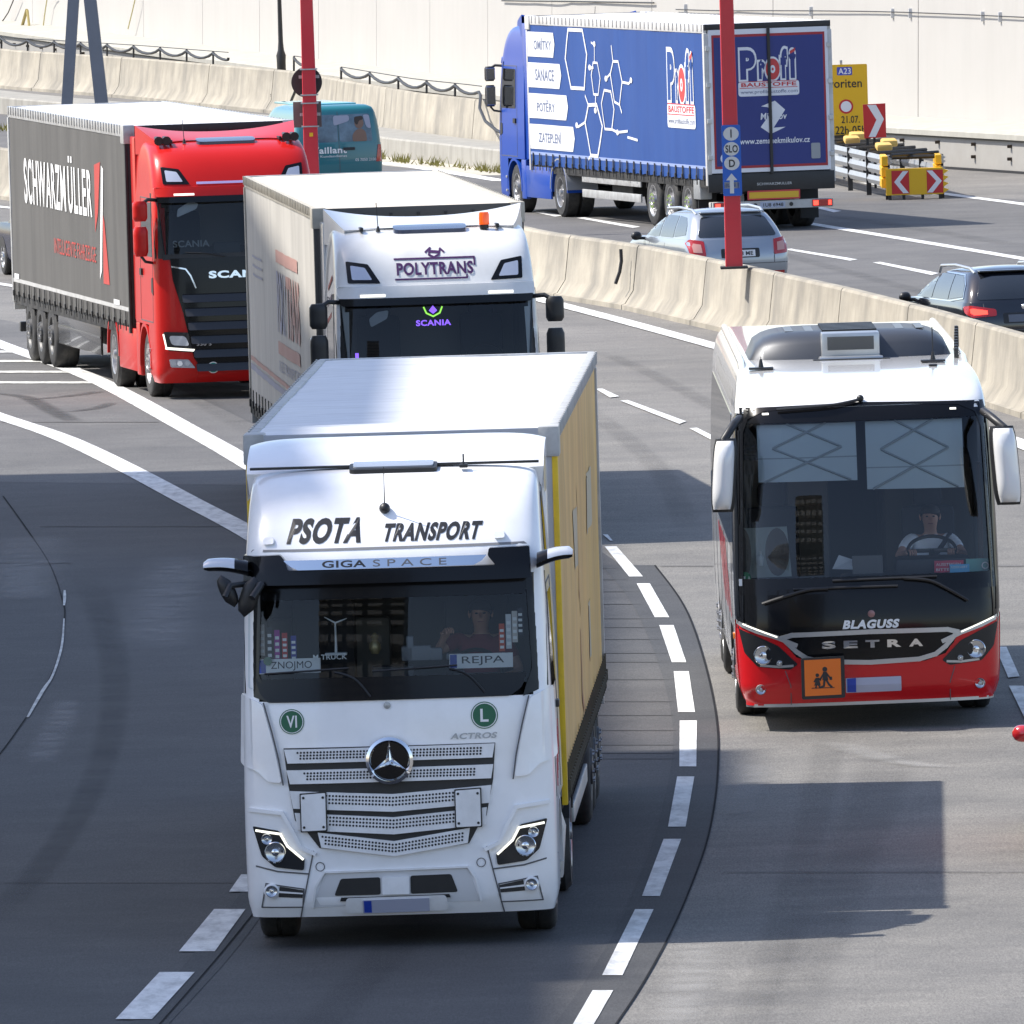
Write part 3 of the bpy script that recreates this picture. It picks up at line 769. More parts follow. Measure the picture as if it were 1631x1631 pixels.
def wheel(root, x, y, r, w, side, rim=None, hub=True, name='wheel', twin=False, accent=None):
    c = (x, y, r)
    mb = MB()
    prof = [(r * .60, -w / 2), (r * .88, -w / 2), (r * .965, -w * .44), (r, -w * .34), (r, -w * .06), (r * .985, -w * .05), (r * .985, w * .05), (r, w * .06), (r, w * .34), (r * .965, w * .44), (r * .88, w / 2), (r * .60, w / 2)]
    if twin: prof = [(r * .6, -w / 2), (r * .9, -w / 2), (r, -w * .42), (r, -w * .06), (r * .82, -w * .03), (r * .82, w * .03), (r, w * .06), (r, w * .42), (r * .9, w / 2), (r * .6, w / 2)]
    mb.lathe(prof, c, (1, 0, 0), 36, False)
    t = mb.build(name, M_TYRE_R, root, 40)
    m = MB(); s = side
    o = s * w / 2
    deep = .10 if twin else .035
    m.lathe([(r * .605, o * .98), (r * .60, o * 1.01), (r * .56, o * .98), (r * .53, o - s * deep), (r * .34, o - s * (deep + .015)), (r * .31, o - s * (deep - .05)), (r * .16, o - s * (deep - .06)), (r * .14, o + s * .012), (0.001, o + s * .014)], c, (1, 0, 0), 32, False)
    m.mi = 1
    for k in range(10):
        a = 2 * math.pi * k / 10
        m.lathe([(.001, o - s * (deep - .004)), (r * .055, o - s * (deep - .004))], (x, y + math.cos(a) * r * .44, r + math.sin(a) * r * .44), (1, 0, 0), 8, False)
    m.mi = 2
    for k in range(10):
        a = 2 * math.pi * (k + .5) / 10
        m.lathe([(r * .03, o - s * (deep - .045)), (r * .025, o - s * (deep - .07)), (.001, o - s * (deep - .07))], (x, y + math.cos(a) * r * .26, r + math.sin(a) * r * .26), (1, 0, 0), 6, False)
    m.build('rim', [rim or M_RIM, M_BLK, accent or M_RIM], t, 40)
    return t

def lamp(mb, c, r, m_ring, m_refl, core=.34):
    """round lamp facing -Y: chrome ring, hollow reflector, small projector"""
    mb.mi = m_ring; mb.lathe([(r, .012), (r, -.006), (r * .93, -.012), (r * .86, -.004)], c, (0, 1, 0), 24, False)
    mb.mi = m_refl; mb.lathe([(r * .88, -.006), (r * .7, .000), (r * .45, .004), (.001, .006)], c, (0, 1, 0), 24, False)
    mb.mi = m_ring; mb.lathe([(r * core, .0), (r * core, -.006), (r * core * .8, -.009), (.001, -.010)], c, (0, 1, 0), 16, False)

def arch(root, x0, x1, y, r, mat, a0=10, a1=170, zc=.5, t=.04, name='mudguard'):
    rings = []
    for k in range(19):
        a = R(lerp(a0, a1, k / 18)); co, si = math.cos(a), math.sin(a)
        rings.append([(x0, y + co * r, zc + si * r), (x1, y + co * r, zc + si * r), (x1, y + co * (r + t), zc + si * (r + t)), (x0, y + co * (r + t), zc + si * (r + t))])
    return MB().loft(rings).build(name, mat, root, 40)

def trailer(root, y0, mats, L=13.6, zt=4.0, zb=1.02, rip=1.0, graphics=None, strap_mat=None, strap_n=24, rear=None, axles=(9.35, 10.66, 11.97), sag=0.0, guard=True, hem=None, rail_h=.13, roof_rib=.35, seed=1, guard_panel=None, rim=None, front_post=None, wheel_accent=None, strap_len=.24):
    """curtain-sided semi-trailer; mats: roof, curtain+x, curtain-x, front, rail"""
    HW = 1.262
    W_ = lambda y, z: (.010 * math.sin(y * 2.1 + seed) + .008 * math.sin(y * 5.3 + 1.3 * z + seed * 2) + .012 * mnoise.noise((y * .8, z * .9, seed))) * rip * min(1, (zt - z) * 2 + .1)
    body = MB().box(-1.20, 1.20, y0 + .06, y0 + L - .08, 1.05, zt - .12).build('load_box', M_CHAS, root, 0)
    # roof sheet, dips a little between the bows
    def rf(u, v):
        x = (u * 2 - 1) * (HW - .01); y = v * L
        z = zt + .012 * abs(math.sin(y / roof_rib * math.pi)) ** .7 * (1 - (abs(u * 2 - 1)) ** 6) - .006 + .010 * mnoise.noise((x * 1.2, y * 1.1, seed)) + .007 * mnoise.noise((x * .8, y * 4.5, seed + 3)) - sag * math.sin(math.pi * v) * .5
        return (x, y0 + y, z)
    MB().grid(rf, 16, int(L / roof_rib * 6)).build('roof', mats['roof'], root, 50)
    # side rails along the roof, with a scalloped flap
    for sgn in (1, -1):
        mb = MB(); mb.box(sgn * (HW - .06), sgn * (HW + .012), y0 + .02, y0 + L - .02, zt - rail_h, zt + .012, .012)
        n = int(L / .30)
        for k in range(n):
            y = y0 + (k + .5) * L / n
            mb.box(sgn * (HW + .012), sgn * (HW + .030), y - .035, y + .035, zt - rail_h * .72, zt + .018, .006)
        mb.build('roof_rail', mats['rail'], root, 30)
        cm = lambda u, v, off, s_=sgn: (s_ * (HW + W_(u, v) + off), y0 + u, v)
        mb = MB(); ny = int(L / .14); zs = frange(zb, zt - rail_h + .01, 12)
        def cf(u, v, s_=sgn):
            y = .06 + u * (L - .12); z = lerp(zb, zt - rail_h + .01, v)
            zz = z + (.012 * math.sin(y * 11.4) if v == 0 else 0)
            return (s_ * (HW + W_(y, z)), y0 + y, zz)
        mb.grid(cf, ny, 12)
        cur = mb.build('curtain', mats['+'] if sgn > 0 else mats['-'], root, 60)
        if graphics and sgn in graphics: graphics[sgn](root, cm)
        if hem:
            mb = MB(); 
            mb.panel(rect(.06, zb + .20, L - .06, zb + .26), cm, .004, .004, .3); mb.build('reflective_strip', hem, root, 0)
        mb = MB(); mb.mi = 0
        for k in range(strap_n):
            y = (k + .6) * L / strap_n
            mb.box(sgn * (HW + .018), sgn * (HW + .030), y0 + y - .028, y0 + y + .028, zb - strap_len * .45, zb + strap_len)
            mb.box(sgn * (HW + .016), sgn * (HW + .045), y0 + y - .035, y0 + y + .035, zb - strap_len * .1, zb + strap_len * .35, .008)
        o = mb.build('strap', strap_mat or M_BLK, root, 0); o['kind'] = 'stuff'
        MB().box(sgn * 1.05, sgn * 1.235, y0 + .05, y0 + L - .05, zb - .16, zb + .06, .01).build('side_rail', mats.get('sill', M_CHAS), root, 30)
        # corner posts
        mb = MB(); mb.box(sgn * (HW - .030), sgn * (HW + .020), y0 - .02, y0 + .08, zb - .12, zt - rail_h, .012); mb.build('corner_post', front_post or mats['rail'], root, 30)
        mb = MB(); mb.box(sgn * (HW - .14), sgn * (HW + .036), y0 - .035, y0 + .30, zt - rail_h - .10, zt + .022, .02); mb.build('corner_cap', mats['rail'], root, 30)
        mb = MB(); mb.box(sgn * (HW - .08), sgn * (HW + .020), y0 + L - .10, y0 + L + .02, zb - .12, zt - rail_h, .015); mb.build('corner_post', mats['rail'], root, 30)
        # side guard
        if guard_panel:
            MB().box(sgn * 1.19, sgn * 1.23, y0 + 3.7, y0 + 8.55, .42, .98, .02).box(sgn * 1.225, sgn * 1.236, y0 + 3.7, y0 + 8.55, .68, .71).build('side_skirt', guard_panel, root, 30)
        elif guard:
            mb = MB()
            for z in (.45, .75): mb.box(sgn * 1.19, sgn * 1.225, y0 + 3.9, y0 + 8.4, z, z + .16, .01)
            mb.build('side_guard', M_ALU, root, 30)
    # front wall
    mb = MB(); mb.box(-HW, HW, y0 - .01, y0 + .05, zb - .05, zt - .01, .01)
    mb.box(-HW, HW, y0 - .03, y0 + .0, zt - .15, zt + .012, .01)
    mb.mi = 1
    for k in range(7):
        x = -1.0 + k * 2.0 / 6; mb.box(x - .02, x + .02, y0 - .042, y0 - .028, zt - .10, zt - .06, .004)
    mb.build('front_wall', [mats['front'], M_BLK], root, 30)
    # rear frame
    for z0, z1 in ((zt - .10, zt + .014), (zb - .25, zb + .10)): MB().box(-HW, HW, y0 + L - .05, y0 + L + .03, z0, z1, .01).build('rear_frame', rear.get('frame', M_BLK) if rear else M_ALU, root, 30)
    if not rear: MB().box(-1.24, 1.24, y0 + L - .02, y0 + L + .02, zb + .1, zt - .1, .01).build('rear_door', mats['front'], root, 0)
    # chassis
    mb = MB()
    for s in (-1, 1): mb.box(s * .45, s * .58, y0 + .6, y0 + L - .1, .72, 1.0)
    for k in range(9): mb.box(-.5, .5, y0 + 1 + k * 1.4, y0 + 1.1 + k * 1.4, .78, .95)
    for a in axles: mb.tube([(-.95, y0 + a, .52), (.95, y0 + a, .52)], .075, 8)
    for s in (-1, 1): mb.box(s * .75, s * .90, y0 + 2.6, y0 + 2.75, .35, 1.0, .01)
    mb.box(-.9, .9, y0 + 5.0, y0 + 6.6, .50, .95, .03)
    mb.build('chassis', M_CHAS, root, 0)
    for a in axles:
        for s in (-1, 1): wheel(root, s * 1.04, y0 + a, .515, .385, s, rim or M_RIMD, accent=wheel_accent)
        for s in (-1, 1): arch(root, s * .84, s * 1.22, y0 + a, .58, M_BLK, 25, 155, .5, .02)
    # rear bumper with lamps
    mb = MB(); mb.box(-1.2, 1.2, y0 + L - .25, y0 + L - .10, .42, .58, .02); mb.box(-.6, -.5, y0 + L - .5, y0 + L - .2, .5, 1.0); mb.box(.5, .6, y0 + L - .5, y0 + L - .2, .5, 1.0)
    mb.build('rear_bumper', rear.get('bumper', M_BLK) if rear else M_BLK, root, 30)
    for s in (-1, 1): MB().box(s * .84, s * 1.2, y0 + axles[-1] + .62, y0 + axles[-1] + .66, .18, .75).build('mud_flap', M_DARK, root, 0)

def tractor_frame(root, ax1, ax2, rim=None, twin_rim=None):
    mb = MB()
    for s in (-1, 1): mb.box(s * .38, s * .48, .5, ax2 + .9, .62, .92)
    mb.box(-.45, .45, ax2 - .5, ax2 + .5, 1.0, 1.12, .03)
    mb.tube([(-.9, ax1, .5), (.9, ax1, .5)], .08, 8); mb.tube([(-.9, ax2, .5), (.9, ax2, .5)], .10, 8)
    mb.box(-.9, .9, .45, 1.0, .35, .95); mb.box(-.5, .5, 1.0, 2.2, .55, 1.3)
    mb.build('chassis', M_CHAS, root, 0)
    for s in (-1, 1):
        wheel(root, s * 1.045, ax1, .50, .315, s, rim)
        wheel(root, s * .93, ax2, .50, .60, s, twin_rim or rim, twin=True)

def person(name, label, root_m, shirt, skin, hair, hip, wheel_c, wheel_r, look=(0, -1, 0), raise_hand=0, belt=None, lean=0.0, scale=1.0, cap=False):
    """seated driver facing local -Y; one continuous skin body with five-fingered hands, clothes and hair as children"""
    o = thing(name, label, 'person', loc=Vector((0, 0, 0)))
    o.matrix_world = root_m @ Matrix.Translation(Vector(hip)) @ Matrix.Scale(scale, 4)
    wc = (Vector(wheel_c) - Vector(hip)) / scale; wr = wheel_r / scale
    def skin_mesh(chains, nm, mat, sub=2):
        v, e, r = [], [], []; roots = []
        for ch in chains:
            idx = {}
            for seq in ch:
                prev = None
                for key, co, rad in seq:
                    if key not in idx: idx[key] = len(v); v.append(co); r.append(rad if isinstance(rad, tuple) else (rad, rad))
                    if prev is not None: e.append((prev, idx[key]))
                    prev = idx[key]
            roots.append(idx[ch[0][0][0]])
        me = bpy.data.meshes.new('t'); me.from_pydata(v, e, []); ob = bpy.data.objects.new('t', me); COL.objects.link(ob)
        ob.modifiers.new('s', 'SKIN'); sm = ob.modifiers.new('u', 'SUBSURF'); sm.levels = sub
        sv = me.skin_vertices[0].data
        for i, q in enumerate(r): sv[i].radius = q
        for i in range(len(v)): sv[i].use_root = i in roots
        bpy.context.view_layer.update()
        ev = bpy.data.meshes.new_from_object(ob.evaluated_get(bpy.context.evaluated_depsgraph_get()))
        bpy.data.objects.remove(ob)
        ev.materials.clear(); ev.materials.append(mat); ev.name = nm
        for p in ev.polygons: p.use_smooth = True; p.material_index = 0
        q = bpy.data.objects.new(nm, ev); COL.objects.link(q); q.parent = o
        return q
    sh = .50; cz = lean
    def arm(s, hand):
        S = Vector((s * .185, .02 - cz * .5, sh)); H = Vector(hand)
        mid = (S + H) / 2 + Vector((s * .12, .02, -.12)); d = (H - mid).normalized()
        return S, mid, H, d
    hands = {}
    for s in (-1, 1):
        a = R(200 if s < 0 else -20); hands[s] = wc + Vector((math.cos(a) * wr, .0, math.sin(a) * wr * .55 + .02))
    if raise_hand: hands[raise_hand] = Vector((raise_hand * .28, -.25, .56))
    trunk = [('hip', (0, 0, 0), (.165, .12)), ('waist', (0, .0, .18), (.145, .105)), ('chest', (0, -.01 - cz * .3, .36), (.165, .115)), ('neck0', (0, .01 - cz * .5, sh + .03), (.075, .07)), ('neck', (0, -.01 - cz * .6, sh + .08), (.06, .06)), ('jaw', (0, -.035 - cz * .6, sh + .135), (.072, .078)), ('head', (0, -.03 - cz * .6, sh + .205), (.090, .102)), ('crown', (0, -.015 - cz * .6, sh + .275), (.074, .084))]
    chain = [trunk]; fingers = []
    for s in (-1, 1):
        S, mid, H, d = arm(s, hands[s])
        chain.append([('chest', trunk[2][1], .1), (f's{s}', tuple(S), .062), (f'e{s}', tuple(mid), .043), (f'w{s}', tuple(H - d * .07), .029), (f'p{s}', tuple(H), (.040, .018)), (f'k{s}', tuple(H + d * .05), (.038, .016))])
        side = d.cross(Vector((0, 0, 1))).normalized(); down = d.cross(side).normalized()
        if down.z > 0: down = -down
        for k, ln in enumerate((.070, .080, .075, .058)):
            b = H + d * .045 + side * (k - 1.5) * .019
            fingers.append([[(0, tuple(b), .0095), (1, tuple(b + d * ln * .5 + down * .008), .009), (2, tuple(b + d * ln * .62 + down * .036), .0085), (3, tuple(b + d * ln * .35 + down * .058), .0075)]])
        b = H - side * s * .028
        fingers.append([[(0, tuple(b), .011), (1, tuple(b + d * .03 - side * s * .028 + down * .015), .010), (2, tuple(b + d * .055 - side * s * .022 + down * .04), .009)]])
    for s in (-1, 1):
        chain.append([('hip', (0, 0, 0), .1), (f't{s}', (s * .10, -.08, -.02), .088), (f'n{s}', (s * .14, -.46, .02), .06), (f'f{s}', (s * .14, -.52, -.38), .045), (f'o{s}', (s * .14, -.66, -.43), (.045, .03))])
    body = skin_mesh([chain] + fingers, 'body', skin)
    hc = Vector((0, -.03 - cz * .6, sh + .205))
    f = MB()
    for s in (-1, 1): f.ball(tuple(hc + Vector((s * .032, -.099, .006))), .013, .008, .008, 8, 6)
    f.build('eye', M('eye_dark', (.02, .02, .02), .3), o)
    MB().loft([[tuple(hc + Vector((x * w, -.097 - yy, z))) for x, w in ((-1, .010), (1, .010), (.6, .006), (-.6, .006))] for z, yy, w in ((.012, .0, 1), (-.02, .022, 1.4), (-.032, .012, 1.6))]).build('nose', skin, o)
    MB().box(-.024, .024, hc.y - .106, hc.y - .086, hc.z - .066, hc.z - .058, .003).build('mouth', M('lip', (.25, .09, .075), .5), o)
    mb = MB()
    for s in (-1, 1): mb.ball(tuple(hc + Vector((s * .092, .01, -.005))), .012, .022, .034, 8, 6)
    mb.build('ear', skin, o)
    rings = []
    for t in frange(.0, 1, 6):
        a = t * math.pi / 2; rr = math.cos(a)
        rings.append([tuple(hc + Vector((math.cos(q) * .099 * max(rr, .02), .012 + math.sin(q) * .111 * max(rr, .02), .032 + .018 * (1 + math.sin(q)) * 0 + math.sin(a) * .085 - (.055 if math.sin(q) > -.2 and t == 0 else 0)))) for q in frange(0, 2 * math.pi * 19 / 20, 19)])
    MB().loft(rings).build('cap' if cap else 'hair', hair, o, 60)
    # shirt: trunk and upper arms a little larger than the body, open at the neck
    tr2 = [('hip', (0, 0, -.02), (.178, .132)), ('waist', (0, 0, .18), (.160, .120)), ('chest', (0, -.01 - cz * .3, .36), (.178, .128)), ('c2', (0, .0 - cz * .45, sh - .01), (.120, .095)), ('col', (0, .0 - cz * .5, sh + .055), (.074, .074))]
    ch2 = [tr2]
    for s in (-1, 1):
        S, mid, H, d = arm(s, hands[s])
        ch2.append([('chest', tr2[2][1], .1), (f's{s}', tuple(S), .076), (f'e{s}', tuple(S.lerp(mid, .72)), .062)])
    skin_mesh([ch2], 'shirt', shirt)
    if belt: MB().tube([(.19, -.07, sh + .04), (.10, -.135, sh - .08), (-.02, -.15, .26), (-.15, -.13, .06)], .022, 6).build('seat_belt', belt, o)
    return o
# ------------------------------------------------------------------ white lorry in front (tractor unit + yellow curtain trailer)
M_WP = M('white_cab_paint', (.88, .88, .89), .28, coat=.6, var=.02, vs=2, dirt=((.62, .61, .59), .30, 2.2, (1, 1, .7)))
M_WP2 = M('white_bumper_plastic', (.82, .82, .83), .42, coat=.2, dirt=((.46, .45, .42), .40, 4, (1, 1, .6)))
M_WGLASS = glass('windscreen_glass', (.80, .85, .87), 1.5, .005)
M_CREAM = M('yellow_curtain', (.70, .45, .145), .55, var=.10, vs=.8, dirt=((.46, .27, .10), .8, 1.1, (1.0, 2.2, .22)))
M_YPOST = M('yellow_post', (.75, .50, .015), .4, dirt=((.35, .22, .02), .4, 5, None))
M_ROOFW = M('white_roof_tarp', (.74, .74, .75), .5, var=.04, vs=3, dirt=((.48, .47, .45), .45, 2.0, (.6, 3, 1)))
M_GREYW = M('grey_front_wall', (.36, .375, .41), .5, var=.08, vs=3)
M_GREEN = M('badge_green', (.01, .115, .055), .4)
WT = thing('articulated_lorry', 'white name-lettered lorry with green VI and L badges pulling a yellow curtain trailer', 'lorry', 642, 1510, 1.7)
SH = Shell([(.26, .10, 1.215, .30), (.42, .02, 1.25, .36), (1.0, .0, 1.255, .36), (1.9, .035, 1.24, .34), (2.05, .06, 1.235, .33), (2.95, .20, 1.205, .31), (3.13, .25, 1.195, .34), (3.32, .37, 1.185, .40), (3.58, .62, 1.17, .50), (3.74, .92, 1.15, .55), (3.82, 1.3, 1.12, .6)], 2.3, 4.2, .035)
def e(px, py):
    x, z = (px - 636) / 198.0, (1510 - py) / 198.0
    for _ in range(3): zz = z - .055 * SH.F(max(-1.1, min(1.1, x)), min(z, 3.8)); 
    return (x, zz)
def E(*pts): return [e(*p) for p in pts]
MERCX = e(632, 0)[0]
zs = [.26, .30, .36, .42, .55, .7, .85, 1.0, 1.1, 1.25, 1.5, 1.75, 1.9, 2.0, 2.1, 2.3, 2.5, 2.7, 2.84, 2.92, 3.0, 3.08, 3.13, 3.2, 3.26, 3.32, 3.4, 3.48, 3.55, 3.62, 3.68, 3.74, 3.78, 3.805, 3.82]
def hole(x, y, z):
    if 2.0 < z < 2.84 and abs(x) < 1.09 and y < .8: return True
    if z < 1.1 and y > .92: return True
    return False
cab = SH.mesh(zs, hole, True, False, 40, 14).build('cab', M_WP, WT, 40)
# interior
mb = MB()
mb.box(-1.15, 1.15, 2.05, 2.12, 1.5, 3.4).box(-1.19, -1.12, .75, 2.1, 1.5, 3.2).box(1.12, 1.19, .75, 2.1, 1.5, 3.2).box(-1.15, 1.15, .2, 2.1, 1.45, 1.55).box(-1.13, 1.13, .45, 2.1, 3.05, 3.12)
mb.build('cabin_lining', M_INT, cab, 0)
mb = MB(); mb.box(-1.10, 1.10, .26, .78, 1.78, 2.0, .05); mb.box(-.20, .14, .40, .60, 2.0, 2.24, .02); mb.box(.40, 1.0, .45, .80, 1.95, 2.10, .05)
mb.build('dashboard', M('dash_grey', (.05, .05, .052), .7), cab, 30)
for x in (-.62, .62): MB().box(x - .26, x + .26, 1.35, 1.55, 1.8, 2.75, .08).box(x - .25, x + .25, .9, 1.4, 1.65, 1.82, .06).build('seat', M_SEAT, cab, 40)
MB().box(-1.1, -.1, 1.86, 2.05, 1.75, 2.55, .05).build('bunk', M_INTL, cab, 40)
mb = MB(); mb.tube([(.62 + .22 * math.cos(a), .86 + .10 * math.sin(a), 2.12 + .20 * math.sin(a)) for a in frange(0, 2 * math.pi, 24)], .018, 6, caps=False); mb.box(.44, .80, .84, .87, 2.10, 2.14, .01)
mb.build('steering_wheel', M_BLK, cab, 40)
# windscreen and its black frame
W = MB(); W.panel(rp(E((404, 922), (850, 922), (852, 1092), (400, 1092)), .03), SH.front, .006, 0, .14); W.build('windscreen', M_WGLASS, cab, 60)
fr = MB(); fr.mi = 0
fr.panel(E((396, 918), (426, 918), (419, 1070), (428, 1094), (434, 1114), (394, 1099)), SH.front, .012, .02)
fr.panel(mir(E((396, 918), (426, 918), (419, 1070), (428, 1094), (434, 1114), (394, 1099))), SH.front, .012, .02)
fr.panel(rp(E((412, 1076), (846, 1076), (836, 1100), (818, 1113), (432, 1114), (420, 1100)), .02), SH.front, .014, .02)
fr.panel(E((410, 920), (848, 920), (846, 951), (412, 951)), SH.front, .010, .02)
fr.build('windscreen_frame', M_BLKG, cab, 40)
# sun visor
v = MB(); v.panel(rp(E((396, 880), (458, 878), (466, 888), (470, 903), (800, 903), (788, 888), (790, 876), (854, 874), (856, 925), (396, 926))[::-1], .015), SH.front, .13, .17, .10)
vis = v.build('sun_visor', M_BLKG, cab, 40)
v = MB(); v.panel(rp(E((463, 887), (787, 886), (779, 895), (766, 902), (486, 903), (473, 896))[::-1], .01), SH.front, .150, .03); v.mi = 1
v.text('GIGA', *e(525, 900), *e(595, 889), SH.front, .153, .02); v.mi = 2; v.text('S P A C E', *e(606, 900), *e(723, 889), SH.front, .153)
v.build('visor_strip', [M_CHROME, M_TXTB, M('grey_lettering', (.12, .12, .13), .4)], vis, 30)
# roof lettering and fittings
MB().add([], []); v = MB(); v.text('PSOTA', *e(472, 863), *e(591, 822), SH.front, .004, .048, .28); v.build('lettering', M_TXTB, cab, 0); v = MB(); v.text('TRANSPORT', *e(622, 863), *e(777, 833), SH.front, .004, .046, .28); v.build('lettering', M_TXTB, cab, 0)
for px in (438, 806): MB().panel(rp(E((px - 9, 862), (px + 9, 861), (px + 8, 850), (px - 8, 851)), .02), SH.front, .03, .03).build('marker_lamp', M_WP2, cab, 30)
MB().panel(E((409, 874), (850, 872), (845, 868), (412, 870)), SH.front, .003, .004).build('roof_seam', M('seam_grey', (.2, .2, .21), .6), cab, 0)
# roof hatch
roofp = lambda u, v_, off: (u, v_, 3.82 + .0 + off)
MB().panel(rp(rect(MERCX - .34, 1.02, MERCX + .37, 1.26), .05), lambda u, v_, off: (u, v_, table([(.9, 3.74), (1.0, 3.775), (1.3, 3.822), (2.3, 3.822)], v_)[0] + off), .018, .04).build('roof_hatch', M_BLK, cab, 30)
MB().panel(rp(rect(MERCX - .31, 1.06, MERCX + .34, 1.26), .04), lambda u, v_, off: (u, v_, table([(.9, 3.74), (1.0, 3.775), (1.3, 3.822), (2.3, 3.822)], v_)[0] + off), .030, .02).build('hatch_lid', M('hatch_tint', (.30, .32, .36), .15, coat=.6), cab, 30)
a = e(624, 809); p = SH.front(*a, .0)
MB().ball((p[0], p[1] - .03, p[2]), .045, .05, .045).tube([(p[0], p[1] - .04, p[2] + .02), (p[0] + .005, p[1] - .10, p[2] + .34)], .006, 5, .003).build('aerial', M_BLK, cab, 50)
a = (e(748, 0)[0], 1.05, 3.79); MB().box(a[0] - .035, a[0] + .035, a[1] - .04, a[1] + .04, a[2], a[2] + .03, .01).tube([(a[0], a[1], a[2]), (a[0], a[1] + .01, a[2] + .11)], .008, 5).build('aerial', M_BLK, cab, 50)
# roof spoiler: raised lip across the back of the roof with cheeks
def lip(u, v_):
    x = (u * 2 - 1) * 1.205; ed = abs(u * 2 - 1) ** 8
    y = 1.22 + .95 * v_ + .10 * ed * (1 - v_); z = 3.80 + (.20 - .05 * ed) * math.sin(v_ * math.pi / 2) + .01
    if v_ == 0: z -= .04
    return (x, y, z)
def lipb(u, v_): a = lip(u, v_); return (a[0] * .985, a[1] + .02, a[2] - .025 - .15 * (abs(u * 2 - 1) > .96))
sp = MB(); sp.grid(lip, 40, 8); sp.grid(lipb, 40, 8)
sp.add([lip(i / 40, 0) for i in range(41)] + [lipb(i / 40, 0) for i in range(41)], [(i, i + 1, 42 + i, 41 + i) for i in range(40)])
for u in (0, 1): sp.add([lip(u, j / 8) for j in range(9)] + [(lip(u, j / 8)[0], lip(u, j / 8)[1], 3.55) for j in range(9)], [(j, j + 1, 10 + j, 9 + j) for j in range(8)])
sp.build('roof_spoiler', M_WP, cab, 50)
MB().panel([(-1.17, 1.17), (1.17, 1.17), (1.17, 1.235), (-1.17, 1.235)], lambda u, v_, off: (u, v_, 3.815 + off), .012, .02).build('spoiler_gap', M_BLK, cab, 0)
for s in (-1, 1):
    MB().box(s * 1.13, s * 1.195, 2.2, 2.60, 1.05, 3.78, .03).build('side_fairing', M_WP, cab, 40)
# front panel joints, grille and bumper
M_GAP = M('panel_gap', (.10, .10, .105), .7)
v = MB(); v.panel(E((455, 1187), (792, 1187), (787, 1245), (775, 1302), (762, 1318), (746, 1346), (627, 1361), (508, 1347), (488, 1320), (470, 1302), (461, 1245))[::-1], SH.front, .006, .012); gr = v.build('grille', M_BLK, WT, 30)
M_HOLE = M('grille_hole', (.012, .012, .014), .6)
def slat(yl, yc, yh, xl, xr, perf, name='grille_slat'):
    """slat sagging to the middle: top edge at yl (ends) / yc (middle), height yh, from xl to xr"""
    mid = 627
    v = MB(); v.panel(E((xl, yl), (mid, yc), (xr, yl - 1), (xr - 4, yl + yh - 1), (mid, yc + yh), (xl + 5, yl + yh))[::-1], SH.front, .035, .05)
    v.mi = 1
    if perf:
        x0, x1, t, h = perf; r = 1.9; rows = max(2, int(h / 4.4))
        for q in range(rows):
            py = t + (q + .5) * h / rows; n = int((x1 - x0 - q * 3) / 5.3)
            for k in range(n):
                px = x0 + q * 2.2 + (k + .5 * (q % 2) + .3) * 5.3
                if px > x1 - q * 2.2: continue
                dy = (yc - yl) * (1 - abs(px - mid) / (xr - mid))
                c = e(px, py + dy); w = r / 198
                v.add([SH.front(c[0] + w * math.cos(a), c[1] + w * math.sin(a), .0375) for a in frange(0, 2 * math.pi * 5 / 6, 5)], [(0, 1, 2, 3, 4, 5)])
    return v.build(name, [M_WP2, M_HOLE], gr, 30)
slat(1189, 1189, 22, 456, 791, (476, 774, 1192, 14)); slat(1222, 1222, 22, 459, 788, (486, 764, 1225, 14))
slat(1255, 1264, 28, 463, 784, (520, 728, 1258, 17)); slat(1290, 1301, 27, 470, 776, (520, 728, 1292, 17)); slat(1322, 1339, 24, 506, 748, (512, 742, 1325, 16))
# big round emblem
c = e(624, 1210); f0 = SH.front(*c, .07)
em = MB(); em.lathe([(.19, .06), (.19, -.015), (.165, -.025), (.150, -.005), (.15, .01)], f0, (0, 1, 0), 40, False); em.mi = 1; em.lathe([(.152, .008), (.001, .006)], f0, (0, 1, 0), 40, False); em.mi = 0
for k in range(3):
    a = math.pi / 2 + k * 2 * math.pi / 3; d = Vector((math.cos(a), 0, math.sin(a))); n = Vector((-math.sin(a), 0, math.cos(a))); o = Vector(f0)
    em.add([o + d * .152 + Vector((0, .0, 0)), o + n * .026 + d * .015 + Vector((0, .004, 0)), o + Vector((0, -.022, 0)), o - n * .026 + d * .015 + Vector((0, .004, 0))], [(0, 1, 2), (0, 2, 3)])
em.build('emblem', [M_CHROME, M_BLKG], gr, 25)
c = SH.front(*e(622, 1123), .004); MB().lathe([(.028, .004), (.028, -.006), (.001, -.010)], c, (0, 1, 0), 16, False).build('small_emblem', M_GALV, WT, 40)
# badges
for (px, py, r, t, bw) in ((469.5, 1145, 20, 'VI', .12), (776, 1143, 21.5, 'L', .11)):
    cx, cz = e(px, py); r /= 198
    b = MB(); b.panel(circ(cx, cz, r, 28), SH.front, .005, .004, 1); b.mi = 1
    b.panel(circ(cx, cz, r * .93, 28), SH.front, .0062, 0, 1); b.mi = 0; b.panel(circ(cx, cz, r * .86, 28), SH.front, .0074, 0, 1); b.mi = 1
    w = r * (.42 if t == 'VI' else .30); b.text(t, cx - w, cz - r * .48, cx + w, cz + r * .48, SH.front, .0086, .02)
    b.build('badge', [M_GREEN, M_TXTW], WT, 0)
v = MB(); v.text('ACTROS', *e(722, 1180), *e(795, 1170), SH.front, .010, .03, .3); v.build('model_lettering', M_GALV, WT, 0)
